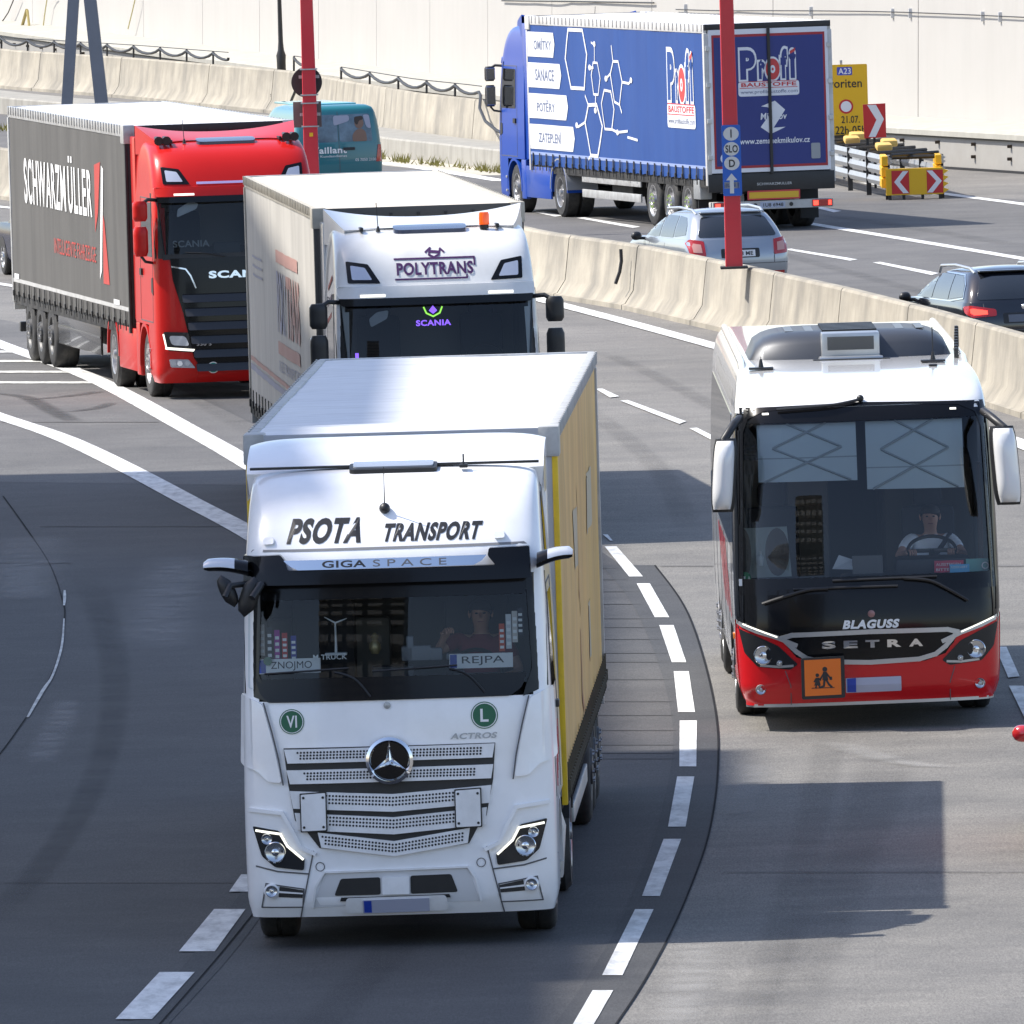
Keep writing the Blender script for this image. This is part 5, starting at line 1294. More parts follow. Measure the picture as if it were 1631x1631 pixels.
def g_dark(root, cm):
    L = 13.6; mp = lambda u, v, off: cm(L - u, v, off)
    t = MB(); t.text('SCHWARZM', 1.8, 2.52, 6.75, 3.24, mp, .012, .02, gap=.10, cell=.13); t.text('ULLER', 7.0, 2.52, 9.75, 3.24, mp, .012, .02, gap=.10, cell=.13)
    for x in (7.08, 7.36): t.panel(rect(x, 3.30, x + .15, 3.40), mp, .010, 0, .12)
    t.panel([(10.35, 1.60), (10.62, 1.75), (11.1, 3.30), (10.85, 3.35)], mp, .010, 0, .12)
    t.mi = 1; t.panel([(10.0, 2.30), (10.35, 2.62), (10.72, 3.40), (10.1, 3.34)], mp, .008, 0, .12); t.panel([(10.75, 1.55), (11.4, 1.55), (11.05, 2.5), (10.90, 2.6)], mp, .008, 0, .12)
    t.text('INTELLIGENTE FAHRZEUGE', 5.2, 1.84, 10.0, 2.08, mp, .012, .0, gap=.06, cell=.13)
    t.build('curtain_print', [M_TXTW, M_REDP], root, 0)
    t = MB(); t.panel(rect(11.9, 1.28, 12.5, 1.36), mp, .012, 0, .4); t.panel(rect(.3, 1.28, .8, 1.36), mp, .012, 0, .4); t.build('dealer_plate', M_WHT, root, 0)
trailer(RT, 2.80, {'roof': M_ROOFW, '+': M_CURD, '-': M_CURD, 'front': M_BLK, 'rail': M_ALU}, graphics={-1: g_dark}, strap_mat=M_BLK, strap_n=22, strap_len=.20, hem=M_HEMW, seed=5, guard_panel=M('skirt_black', (.016, .016, .018), .2, coat=.5), rim=M_RIMD, front_post=M_BLK, rail_h=.16, rip=.35)
v = MB(); v.lathe([(.24, -.14), (.42, -.14), (.5, -.08), (.5, .08), (.42, .14), (.24, .14)], (-.80, 2.8 + 13.05, .72), (1, 0, 0), 24, False); v.build('spare_wheel', M_TYRE_R, RT, 40)

# ---- white lorry in the middle with purple lettering
M_WP3 = M('cream_white_paint', (.76, .755, .74), .3, coat=.7, dirt=((.5, .48, .44), .4, 2, (1, 1, .6)))
M_CURB = M('beige_curtain', (.52, .49, .44), .6, var=.06, vs=.7, dirt=((.33, .31, .28), .6, 1.0, (1.2, 2.2, .2)))
M_PURP = M('purple_lettering', (.055, .012, .085), .45)
PT = thing('articulated_lorry', 'white lorry with purple front lettering, orange beacon and grubby beige curtain trailer', 'lorry', 710, 873, -4.7)
S, cab = scania(PT, M_WP3, M_BLK, beacon=True)
v = MB(); v.text('POLYTRANS', -.46, 3.265, .46, 3.415, S.front, .010, .03); v.strip([(-.48, 3.46), (.48, 3.46), (.48, 3.37)], .020, S.front, .008, .004); v.strip([(-.48, 3.22), (.38, 3.22), (.38, 3.25)], .020, S.front, .008, .004)
v.strip([(-.10, 3.53), (-.04, 3.58), (-.06, 3.50), (.0, 3.47), (.06, 3.50), (.08, 3.57), (.12, 3.53)], .022, S.front, .008, .004); v.strip([(-.04, 3.54), (.06, 3.53)], .03, S.front, .008, .004)
v.build('lettering', M_PURP, cab, 0)
M_LEDV = M('led_violet', (.1, .03, .4), .4, emit=(.28, .12, 1.0), es=1.3); M_LEDG = M('led_green', (.1, .5, .05), .4, emit=(.4, 1.0, .1), es=1.0)
v = MB(); v.text('SCANIA', -.26, 2.66, .16, 2.73, S.front, -.02, .03); v.panel([(-.10, 2.84), (-.05, 2.90), (0, 2.84), (-.05, 2.80)], S.front, -.02, .002); v.mi = 1
v.strip([(-.16, 2.88), (-.13, 2.81), (-.05, 2.77), (.03, 2.81), (.06, 2.88)], .018, S.front, -.02, .002); v.build('windscreen_sign', [M_LEDV, M_LEDG], cab, 0)
v = MB(); v.panel(rp([(-.80, 2.66), (-.60, 2.76), (-.58, 2.86), (-.72, 2.84), (-.82, 2.76)], .03), S.front, -.03, .012); v.build('windscreen_mirror', M('mirror_grey', (.5, .5, .5), .3), cab, 30)
v = MB(); v.panel(rect(-1.0, 2.25, -.96, 2.36), S.front, -.03, .002); v.build('windscreen_light', M_LEDV, cab, 0)
for k in range(3):
    v = MB(); v.strip([(.9, 2.1 + .22 * k + .7), (1.5, 2.0 + .2 * k + .7)], .06, S.left, .008, .004); v.build('side_stripe', M_PURP if k % 2 else M_REDP, cab, 0)
M_FR, M_FB = M('faded_red_ink', (.45, .24, .20), .6), M('faded_blue_ink', (.30, .30, .38), .6)
def g_poly(root, cm):
    L = 13.6; mp = lambda u, v, off: cm(L - u, v, off)
    t = MB(); t.panel(rect(6.0, 3.10, 10.2, 3.26), mp, .010, 0, .12); t.panel(rect(6.0, 1.94, 10.2, 2.10), mp, .010, 0, .12); t.text('TRANS', 8.0, 2.2, 10.4, 3.0, mp, .010, .03, cell=.13)
    t.panel([(.3, 1.62), (13.2, 1.50), (13.2, 1.56), (.3, 1.68)], mp, .010, 0, .12)
    t.mi = 1; t.text('POLY', 6.0, 2.2, 7.9, 3.0, mp, .010, .03, cell=.13); t.panel([(.3, 1.50), (13.2, 1.38), (13.2, 1.46), (.3, 1.58)], mp, .010, 0, .12); t.text('0123 TRANSPORT', 6.1, 1.72, 10.0, 1.86, mp, .010, cell=.13)
    for k in range(3): t.panel(rect(1.2, 3.0 - .12 * k, 3.2, 3.03 - .12 * k), mp, .010, 0, .4)
    t.build('curtain_print', [M_FR, M_FB], root, 0)
trailer(PT, 2.80, {'roof': M('beige_roof_tarp', (.66, .60, .50), .6, var=.05, vs=1.5, dirt=((.45, .38, .28), .6, 1.2, (.8, 2.5, 1))), '+': M_CURB, '-': M_CURB, 'front': M('dark_front_wall', (.075, .072, .068), .5), 'rail': M('rail_beige', (.50, .46, .38), .6, dirt=((.25, .22, .18), .6, 4, None))}, graphics={-1: g_poly}, strap_mat=M_BLK, strap_n=22, strap_len=.22, seed=9, front_post=M('post_dark', (.05, .05, .05), .5), rip=.5)

# ---- blue lorry driving away on the far side
M_BLU = M('blue_cab_paint', (.012, .064, .36), .28, spec=.25, coat=.2, var=.03, vs=2)
M_CURBL = M('blue_curtain', (.018, .068, .255), .5, spec=.25, var=.06, vs=.6, dirt=((.012, .045, .19), .5, .9, (1.4, 2.6, .18)))
M_NAVY = M('navy_door', (.016, .030, .185), .4, var=.05, vs=1)
M_GFEND = M('grey_fender', (.30, .31, .33), .5)
BT = thing('articulated_lorry', 'blue lorry driving away with molecule drawings on its curtain and navy rear doors', 'lorry', 1231, 367, 165.5, local=(0, 16.4, 0))
S, cab = scania(BT, M_BLU, M_BLK, frontal=True)
for s in (-1, 1): arch(BT, s * .62, s * 1.262, 4.98, .655, M_GFEND, 5, 175, .5, .03)
M_LB = M('curtain_white_print', (.72, .73, .76), .5); M_LBT = M('label_grey_blue', (.12, .15, .24), .5); M_LR = M('print_red', (.55, .05, .05), .5)
def logo(t, x0, z0, w, h, mp, o, red):
    """fat white outlined lettering: mi 0 white, 1 navy, 2 red"""
    t.mi = 0; 
    for st, a, b, hh in (('P', 0, .30, 1.0), ('r', .32, .46, .62), ('f', .70, .84, 1.0), ('i', .87, .98, .95)):
        t.text(st, x0 + a * w - .01 * w, z0 + h * .30 - .01, x0 + b * w + .01 * w, z0 + h * (.30 + .66 * hh) + .01, mp, o, .13, cell=.13)
    t.panel(circ(x0 + .58 * w, z0 + h * .52, w * .145, 22, h * .25), mp, o, 0, .12)
    t.panel(rp(rect(x0 - .02 * w, z0 + h * .0, x0 + 1.03 * w, z0 + h * .29), h * .06), mp, o, 0, .12)
    t.mi = 1
    for st, a, b, hh in (('P', .02, .28, .95), ('r', .34, .45, .58), ('f', .72, .83, .96), ('i', .885, .965, .92)):
        t.text(st, x0 + a * w, z0 + h * .33, x0 + b * w, z0 + h * (.30 + .64 * hh), mp, o + .003, .06, cell=.13)
    t.mi = 2; t.panel(circ(x0 + .58 * w, z0 + h * .52, w * .12, 22, h * .21), mp, o + .003, 0, .12)
    t.text('BAUSTOFFE', x0 + .03 * w, z0 + h * .185, x0 + .98 * w, z0 + h * .265, mp, o + .003, .03, cell=.13)
    for z in (.155, .28): t.panel(rect(x0, z0 + h * z, x0 + w, z0 + h * (z + .012)), mp, o + .003, 0, .12)
    t.mi = 0; t.panel(circ(x0 + .58 * w, z0 + h * .52, w * .045, 14, h * .08), mp, o + .006, 0, .4); t.mi = 2; t.panel(circ(x0 + .58 * w, z0 + h * .52, w * .018, 10, h * .03), mp, o + .008, 0, .4)
    t.panel([(x0 + .88 * w, z0 + h * .86), (x0 + .98 * w, z0 + h * .93), (x0 + .97 * w, z0 + h * .86), (x0 + .89 * w, z0 + h * .81)], mp, o + .006, 0, .4)
    t.mi = 3; t.text('www.profibaustoffe.com', x0 + .02 * w, z0 + h * .03, x0 + w, z0 + h * .12, mp, o + .003, cell=.13)
def g_blue(root, cm):
    t = MB(); t.mi = 0
    for k, (st, xe) in enumerate((('OMÍTKY', 2.25), ('SANACE', 2.7), ('POTĚRY', 3.15), ('ZATEPLENÍ', 3.6))):
        z1 = 3.70 - k * .62; z0 = z1 - .50
        t.mi = 0; t.panel([(.10, z0), (xe - .16, z0), (xe, (z0 + z1) / 2 + .02), (xe - .10, z1), (.10, z1)], cm, .010, 0, .12)
        t.mi = 1; t.text(st, .55 + .06 * k, z0 + .14, (1.95, 2.1, 2.1, 2.6)[k], z1 - .12, cm, .013, .02, cell=.13)
    t.mi = 0
    def hexa(pts, w): t.strip(pts, w, cm, .010, 0, .12, closed=True)
    hexa([(3.05, 3.20), (3.35, 3.78), (4.45, 3.78), (4.75, 3.30), (4.45, 2.62), (3.45, 2.62)], .07)
    hexa([(5.05, 2.90), (5.20, 3.15), (5.55, 3.15), (5.75, 2.85), (5.55, 2.52), (5.20, 2.52)], .045)
    t.strip([(5.3, 3.15), (5.35, 3.5), (5.1, 3.55)], .04, cm, .010, 0); t.strip([(5.35, 2.52), (5.3, 2.25)], .05, cm, .010, 0); t.strip([(4.95, 3.05), (5.2, 3.05)], .05, cm, .010, 0)
    hexa([(6.5, 2.95), (6.75, 3.20), (7.15, 3.20), (7.40, 2.80), (7.15, 2.35), (6.75, 2.40)], .05)
    t.strip([(6.75, 3.20), (6.65, 3.50)], .05, cm, .010, 0); t.strip([(7.40, 2.80), (7.9, 2.78), (8.1, 2.85)], .05, cm, .010, 0); t.strip([(6.5, 2.95), (6.2, 2.85)], .05, cm, .010, 0); t.strip([(7.15, 2.35), (7.3, 2.2)], .05, cm, .010, 0)
    hexa([(5.80, 2.35), (6.05, 2.62), (6.5, 2.60), (6.7, 2.25), (6.5, 1.85), (6.0, 1.85)], .05)
    hexa([(4.4, 1.95), (4.75, 2.30), (5.4, 2.32), (5.8, 1.9), (5.4, 1.30), (4.8, 1.30)], .07)
    t.strip([(4.4, 1.95), (3.9, 1.85), (3.8, 1.9)], .05, cm, .010, 0); t.strip([(4.8, 1.30), (4.6, 1.22)], .05, cm, .010, 0); t.strip([(4.75, 2.3), (4.5, 2.48)], .05, cm, .010, 0); t.strip([(6.5, 1.85), (6.9, 1.80), (7.7, 1.84)], .05, cm, .010, 0); t.strip([(7.7, 1.72), (8.5, 1.68)], .05, cm, .010, 0)
    for c in ((5.3, 2.2), (8.1, 2.85), (6.2, 2.85), (3.8, 1.88), (6.9, 1.8), (4.95, 3.05), (5.35, 3.52)): t.panel(circ(c[0], c[1], .10, 10, .06), cm, .012, 0, .12)
    o = t.build('curtain_print', [M_LB, M_LBT], root, 0)
    t = MB(); logo(t, 10.8, 1.98, 1.95, 1.62, cm, .010, True); t.build('curtain_logo', [M_LB, M_CURBL, M_LR, M_LBT], root, 0)
trailer(BT, 2.80, {'roof': M_ROOFW, '+': M_CURBL, '-': M_CURBL, 'front': M_BLK, 'rail': M('rail_pale', (.58, .57, .55), .5, dirt=((.3, .28, .25), .5, 3, None)), 'sill': M_CHAS}, graphics={1: g_blue}, strap_mat=M_BLK, strap_n=26, strap_len=.24, hem=M('hem_pale_blue', (.25, .32, .55), .5), seed=2, rear={'frame': M_BLK, 'bumper': M('bumper_grey', (.50, .49, .46), .5, dirt=((.25, .23, .2), .5, 3, None))}, rim=M_RIM, rip=.6, wheel_accent=M('lime_cap', (.35, .55, .05), .5), rail_h=.16)
yr = 2.80 + 13.6
rm = lambda u, v, off: (u * -1.0 * -1.0, yr + .03 + off, v)     # seen from behind: u runs to the viewer's right after the turn
rm = lambda u, v, off: (-u, yr + .03 + off, v)
for s in (-1, 1):
    x0, x1 = (-1.19, -.02) if s < 0 else (.02, 1.19)
    d = MB(); d.panel(rect(x0, 1.14, x1, 3.90), rm, .012, .05, .6); d.mi = 1
    d.panel(rect(x0 + (.06 if s < 0 else 0), 1.22, x1 - (.06 if s > 0 else 0), 3.80), rm, .016, .002, .6); d.mi = 2
    d.panel(rect(x0 + (.10 if s < 0 else 0), 1.27, x1 - (.10 if s > 0 else 0), 3.75), rm, .020, .002, .6)
    dr = d.build('rear_door', [M_LB, M('door_red_border', (.36, .02, .03), .45), M_NAVY], BT, 0)
    for z in (1.4, 2.1, 2.8, 3.5): MB().box(-s * 1.26, -s * 1.17, yr + .03, yr + .07, z, z + .09, .01).build('hinge', M_ALU, dr, 0)
MB().box(-.03, .03, yr + .04, yr + .085, 1.10, 3.92, .01).build('lock_bar', M_BLK, BT, 0)
t = MB(); logo(t, -.60, 2.60, 1.16, .98, rm, .024, False); t.build('door_logo', [M_LB, M_NAVY, M_LR, M_LBT], BT, 0)
t = MB(); t.panel([(-.18, 2.40), (.10, 2.50), (.30, 2.32), (.06, 1.98), (.30, 1.99), (.0, 1.86), (-.20, 2.0), (.04, 2.30), (-.05, 2.38)], rm, .024, 0); t.text('Mikulov', -.19, 2.14, .33, 2.27, rm, .028, .02, .1); t.text('www.zemanekmikulov.cz', -.62, 1.68, .78, 1.79, rm, .026, .02, .1)
t.build('door_lettering', M_LB, BT, 0)
t = MB(); t.mi = 1; t.panel(circ(-.92, 1.42, .10, 16), rm, .024, 0); t.mi = 0; t.text('80', -.97, 1.38, -.87, 1.46, rm, .028, .02); t.build('speed_sticker', [M_TXTB, M_LB], BT, 0)
t = MB(); t.panel(rp(rect(.80, 1.36, .98, 1.66), .03), rm, .03, .03); t.build('document_box', M('box_grey', (.30, .32, .33), .4), BT, 30)
t = MB(); t.text('SCHWARZMULLER', -.30, .88, .40, .93, rm, .012, .02); t.build('maker_lettering', M_GALV, BT, 0)
t = MB(); t.panel(rp(rect(-.50, .60, .55, .78), .01), rm, .03, .02); t.mi = 1; t.panel(rect(-.47, .63, .52, .75), rm, .034, .002); t.build('marker_board', [M_LR, M_YELRET], BT, 0)
t = MB(); t.panel(rect(-1.20, .42, 1.20, .58), rm, .05, .08); t.build('lamp_bar', MATS['bumper_grey'], BT, 0)
t = MB(); t.panel(rect(-.26, .44, .24, .56), rm, .06, .01); t.mi = 1; t.text('1U8 6948', -.20, .465, .20, .535, rm, .063, .02); t.build('number_plate', [M('plate_pale_blue', (.38, .42, .52), .4), M_TXTB], BT, 0)
for x0, x1 in ((-1.18, -.78), (.78, 1.18)):
    t = MB(); t.panel(rect(x0, .44, x1, .57), rm, .07, .03); t.mi = 1; t.panel(rect(x0 + .02, .46, x0 + .12, .55), rm, .074, .002); t.panel(rect(x1 - .08, .46, x1 - .02, .55), rm, .074, .002); t.build('tail_light', [M_RED_L, M_RED_E], BT, 0)
for x in (-.36, .36): MB().panel(circ(x, .50, .04, 10), rm, .06, .01).build('coupling_socket', M_BLK, BT, 0)
MB().box(1.0, 1.24, yr - 1.2, yr - .7, .62, 1.0, .02).build('tool_box', M_GALV, BT, 30)
# ------------------------------------------------------------------ red and white coach
M_BUSW = M('coach_white', (.80, .795, .785), .22, coat=.9, var=.015, vs=1)
M_BUSR = M('coach_red', (.56, .010, .014), .25, spec=.3, coat=.4, var=.03, vs=2)
M_SIL = M('silver_trim', (.48, .49, .50), .28, .65)
M_BGLASS = glass('coach_windscreen', (.93, .96, .98), 1.62, .004)
BU = thing('touring_coach', 'white and red touring coach with an orange school children board on its bumper', 'coach', 1389, 1163, -.3)
BS = Shell([(.29, .10, 1.20, .35), (.45, .02, 1.25, .42), (1.0, .0, 1.272, .46), (1.3, .04, 1.275, .46), (1.5, .09, 1.275, .46), (2.0, .19, 1.268, .46), (2.6, .33, 1.25, .46), (3.0, .46, 1.225, .48), (3.12, .54, 1.215, .52), (3.26, .80, 1.19, .60), (3.35, 1.35, 1.16, .7), (3.40, 2.2, 1.12, .7), (3.43, 3.2, 1.06, .7)], 11.7, 3.6, .03)
def eb(px, py):
    x, z = (px - 1383) / 162.5, (1163 - py) / 162.5; z0 = z
    for _ in range(3): z = z0 - .063 * BS.F(max(-1.1, min(1.1, x)), min(z, 3.4))
    return (x, z)
def EB(*p): return [eb(*q) for q in p]
zb_ = [.29, .33, .38, .45, .6, .75, .9, 1.0, 1.15, 1.3, 1.45, 1.7, 2.0, 2.3, 2.6, 2.9, 3.0, 3.06, 3.12, 3.17, 3.22, 3.26, 3.30, 3.32, 3.35, 3.375, 3.40, 3.418, 3.43]
def hole(x, y, z):
    if 1.45 < z < 3.0 and abs(x) < 1.20 and y < .9: return True
    if z < .95 and 2.15 < y < 3.35: return True
    if 1.75 < z < 2.95 and abs(x) > 1.2 and 1.0 < y < 2.0: return True
    return False
body = BS.mesh(zb_, hole, True, True, 44, 36).build('body', [M_BUSW, M_BUSR, M_BLKG], BU, 40)
for p_ in body.data.polygons:
    if p_.center.y < table([(.3, 1.2), (1.0, .70), (2.0, .62), (3.0, .86)], p_.center.z)[0] and p_.center.z < 3.08: p_.material_index = 1 if p_.center.z < .62 or (p_.center.z < .98 and abs(p_.center.x) > 1.0) else 2
f = lambda u, v, o: BS.front(max(-BS.hw(v) * .9985, min(BS.hw(v) * .9985, u)), v, o)
# interior
mb = MB(); mb.box(-1.18, 1.18, .3, 11.5, .80, .88).box(-1.1, 1.1, 11.3, 11.4, .85, 3.2).box(-1.2, -1.17, 2.1, 11.4, .85, 3.1).box(1.17, 1.2, 2.1, 11.4, .85, 3.1).box(-1.0, 1.0, 2.6, 11.4, 3.22, 3.26); mb.build('saloon_lining', M('saloon_grey', (.15, .15, .155), .85), body, 0)
mb = MB(); mb.box(-.25, 1.15, .30, 1.05, 1.05, 1.48, .08); mb.box(.28, 1.02, .45, 1.0, 1.45, 1.62, .06); mb.box(-1.15, -.25, .32, .62, 1.0, 1.38, .06); mb.build('dashboard', M('coach_dash', (.022, .022, .025), .6), body, 40)
for x, y in ((.66, 1.85), (-.85, 2.4)): MB().box(x - .26, x + .26, y, y + .16, 1.1, 2.05, .07).box(x - .25, x + .25, y - .5, y + .05, 1.0, 1.18, .06).box(x - .14, x + .14, y + .02, y + .14, 2.05, 2.28, .05).build('driver_seat', M_SEAT, body, 40)
for r_ in range(4):
    for x in (-.95, -.48, .48, .95): MB().box(x - .21, x + .21, 3.2 + r_ * .85, 3.34 + r_ * .85, 1.2, 2.35, .06).box(x - .18, x + .18, 3.21 + r_ * .85, 3.35 + r_ * .85, 2.30, 2.48, .04).build('seat', M('coach_seat', (.20, .185, .16), .9), body, 40)
mb = MB(); mb.tube([(.66 + .235 * math.cos(a), .98 + .16 * math.sin(a), 1.66 + .13 * math.sin(a)) for a in frange(0, 2 * math.pi, 26)], .018, 6, caps=False); mb.box(.45, .87, .96, 1.0, 1.64, 1.68, .01); mb.tube([(.66, .98, 1.66), (.66, .75, 1.45)], .03, 6); mb.build('steering_wheel', M_BLK, body, 40)
# entrance door side seen through the left of the windscreen
dm = lambda u, v, o: (u, .95 - o, v)
mb = MB(); mb.panel(EB((1186, 926), (1268, 926), (1262, 846), (1190, 846)), dm, 0, .02, .2); mb.mi = 1
for px, py, rx, ry in ((1192, 886, 13, 40), (1246, 886, 19, 38)): mb.panel(circ(*eb(px, py), rx / 163, 24, ry / 163), dm, .004, 0, .2)
mb.build('door_frame', [M('door_pale', (.30, .34, .31), .6), M('door_dark', (.016, .016, .018), .3)], body, 0)
# sun blinds with their scissor arms
M_BLIND = M('sun_blind', (.50, .56, .56), .7, emit=None); M_BARM = M('blind_arm', (.30, .33, .33), .5)
for (x0, x1, y0, ym, y1) in ((1218, 1373, 678, 731, 769), (1388, 1541, 677, 750, 785)):
    bm_ = lambda u, v, o: (u, BS.F(u, v) + .07 - o, v)
    v = MB(); v.panel(EB((x0, y1), (x1, y1 + 1), (x1, y0), (x0, y0 + 1)), bm_, 0, .004, .25); v.mi = 1; v.panel(EB((x0, ym + 2), (x1, ym + 2), (x1, ym), (x0, ym)), bm_, .003, 0, .25)
    bl = v.build('sun_blind', [M_BLIND, M_BARM], body, 0)
    xm = (x0 + x1) / 2; h = y1 - y0; v = MB()
    lf, rt = x0 + .15 * (x1 - x0), x1 - .15 * (x1 - x0)
    for a, b in (((x0 + .3 * (x1 - x0), y0), (rt, y0 + .42 * h)), ((x1 - .3 * (x1 - x0), y0), (lf, y0 + .42 * h)), ((lf, y0 + .42 * h), (x1 - .06 * (x1 - x0), y1)), ((rt, y0 + .42 * h), (x0 + .06 * (x1 - x0), y1))):
        v.tube([bm_(*eb(*a), .012), bm_(*eb((a[0] + b[0]) / 2, (a[1] + b[1]) / 2), .012), bm_(*eb(*b), .012)], .012, 5)
    v.build('blind_arm', M_BARM, bl, 30)
# windscreen, black surround and cowl
v = MB(); v.panel(rp(EB((1186, 945), (1583, 943), (1574, 652), (1194, 654)), .05), f, .004, 0, .12); v.build('windscreen', M_BGLASS, body, 60)
v = MB()
v.panel(EB((1177, 990), (1187, 990), (1196, 690), (1204, 668), (1230, 656), (1300, 653), (1382, 652), (1382, 646), (1186, 650), (1181, 690))[::-1], f, .010, .02, .1)
v.panel(EB((1589, 988), (1580, 988), (1570, 690), (1562, 666), (1536, 654), (1460, 651), (1382, 652), (1382, 646), (1576, 648), (1584, 690)), f, .010, .02, .1)
v.panel(EB((1178, 990), (1205, 1000), (1246, 1013), (1300, 1015), (1384, 1015), (1470, 1014), (1523, 1011), (1562, 998), (1590, 987), (1590, 962), (1384, 957), (1178, 962)), f, .012, .03, .1)
v.panel(EB((1178, 962), (1384, 957), (1590, 962), (1588, 938), (1500, 936), (1384, 938), (1260, 938), (1181, 940)), f, .008, .02, .1)
v.build('windscreen_surround', M_BLKG, body, 40)
v = MB(); v.panel(rp(EB((1198, 675), (1570, 673), (1570, 650), (1198, 652)), .01), f, .007, .002, .1); v.build('black_band', M_BLKG, body, 40); MB().panel(EB((1184, 946), (1586, 944), (1586, 918), (1184, 920)), f, .0075, .002, .05).build('black_band', M_BLKG, body, 40)
for mp in (BS.right, BS.left): MB().panel([(.27, 1.12), (.33, 1.4), (.44, 2.0), (.60, 2.6), (.76, 3.05), (.92, 3.02), (.80, 2.6), (.66, 2.0), (.58, 1.5), (.50, 1.12)], mp, .008, .004, .035).build('pillar_cover', M_BLKG, body, 40)
v = MB()
for x in (1232, 1527): v.panel(EB((x - 5, 662), (x + 5, 662), (x + 5, 659), (x - 5, 659)), f, .012, .004)
v.build('marker_lamp', M_DRL, body, 0)
# red bumper shell
rb = [(1177, 992), (1205, 1004), (1246, 1018), (1268, 1045), (1300, 1056), (1384, 1058), (1470, 1056), (1502, 1045), (1523, 1016), (1562, 1003), (1590, 990), (1591, 1060), (1590, 1116), (1384, 1121), (1180, 1119), (1176, 1060)]
v = MB(); v.panel(EB(*rb)[::-1], f, .014, .03, .04); v.build('bumper', M_BUSR, body, 40)
for s, mp in ((1, BS.right), (-1, BS.left)):
    v = MB(); v.panel([(.0, .31), (2.1, .31), (2.1, .52), (1.2, .60), (.6, 1.02), (.0, 1.08)], lambda u, v_, o, m=mp: m(max(u, .46), v_, o), .010, .02, .12); v.build('bumper_side', M_BUSR, body, 40)
v = MB(); v.panel(EB((1182, 1122), (1588, 1119), (1588, 1114), (1384, 1117), (1182, 1117)), f, .018, .02); v.build('bumper_trim', M_SIL, body, 30)
# silver frame, black grille with spaced letters
v = MB(); v.panel(rp(EB((1264, 1020), (1288, 1013), (1384, 1012), (1480, 1012), (1504, 1018), (1518, 1026), (1500, 1044), (1470, 1052), (1384, 1056), (1300, 1054), (1278, 1046), (1258, 1030))[::-1], .03), f, .020, .03, .1); v.build('grille', M_BLKG, body, 40)
v = MB(); top = EB((1246, 1014), (1262, 1010), (1384, 1008), (1506, 1008), (1522, 1012)); v.strip(top, .045, f, .034, .03)
v.strip(EB((1250, 1018), (1268, 1036), (1284, 1047), (1310, 1053), (1384, 1056), (1460, 1053), (1486, 1046), (1502, 1034), (1518, 1016)), .045, f, .036, .03); v.build('silver_frame', M_SIL, body, 40)
for k, c in enumerate('SETRA'):
    x = 1308 + k * 34.2; v = MB(); v.text(c, *eb(x, 1033), *eb(x + 22, 1021), f, .030, .05); v.build('lettering', M_CHROME, body, 0)
v = MB(); v.text('BLAGUSS', *eb(1343, 1003), *eb(1430, 989), f, .020, .05, .25); v.build('lettering', M_TXTW, body, 0)
c = f(*eb(1387, 980), .014); MB().lathe([(.035, .01), (.035, -.006), (.02, -.01), (.001, -.010)], c, (0, 1, 0), 16, False).build('emblem', M('emblem_rose', (.30, .17, .17), .3, .5), body, 40)
for s in (0, 1):
    T = mir if s else (lambda p: p)
    h = MB(); h.panel(rp(T(EB((1179, 998), (1207, 1010), (1240, 1026), (1270, 1056), (1258, 1064), (1207, 1058), (1187, 1036))[::-1]), .02), f, .022, .03, .07); h.mi = 1
    for px, py, r in ((1216, 1040, 15), (1241, 1053, 5)):
        q = eb(px, py); c = f(-q[0] if s else q[0], q[1], .024); lamp(h, (c[0], c[1] - .012, c[2]), r / 163, 1, 3)
    h.mi = 2; h.strip(T(EB((1212, 1056), (1240, 1059), (1262, 1058))), .022, f, .028, .01); h.build('headlight', [M_LENSD, M_CHROME, M_SIL, M_REFL], body, 35)
    h = MB(); h.strip(T(EB((1176, 989), (1206, 1002), (1238, 1013), (1268, 1026))), .040, f, .034, .03); h.mi = 1; h.strip(T(EB((1186, 991), (1238, 1012))), .014, f, .040, .01); h.build('headlight_brow', [M_SIL, M_DRL], body, 35)
    q = eb(1211, 1094); c = f(-q[0] if s else q[0], q[1], .018); h = MB(); lamp(h, (c[0], c[1] - .006, c[2]), .05, 0, 1); h.build('fog_lamp', [M_SIL, M_REFL], body, 35)
    h = MB(); h.strip(T(EB((1250, 1066), (1258, 1090), (1258, 1119))), .008, f, .017, .004); h.build('panel_joint', M_GAP, body, 0)
# orange board with two walking children
bx = lambda u, v_, o: (u, -.16 - o, v_)
v = MB(); v.panel(rp(EB((1274, 1109), (1342, 1108), (1342, 1043), (1274, 1045)), .02), bx, .0, .03); v.mi = 1; v.panel(EB((1279, 1104), (1336, 1103), (1336, 1047), (1279, 1048)), bx, .004, .002); v.mi = 2
kids = [[(1315, 1062, 3.6), None], [(1302, 1071, 3.0), None]]
v.panel(circ(*eb(1311, 1063), .024, 12), bx, .008, .002); v.panel(EB((1307, 1080), (1316, 1080), (1314, 1067), (1308, 1067)), bx, .008, .002); v.panel(circ(*eb(1299, 1072), .018, 12), bx, .008, .002); v.panel(EB((1294, 1088), (1304, 1088), (1301, 1076), (1297, 1076)), bx, .008, .002)
for ln, w in ((((1309, 1070), (1303, 1079)), .016), (((1314, 1070), (1319, 1077)), .016), (((1310, 1080), (1309, 1089), (1304, 1091)), .02), (((1313, 1080), (1317, 1087), (1321, 1091)), .02), (((1297, 1077), (1294, 1082)), .013), (((1301, 1077), (1304, 1080)), .013), (((1297, 1088), (1296, 1092)), .015), (((1301, 1088), (1303, 1092)), .015), (((1290, 1092), (1325, 1092)), .007)): v.strip(EB(*ln), w, bx, .008, .002)
v.panel(EB((1318, 1080), (1322, 1080), (1322, 1075), (1318, 1075)), bx, .008, .002)
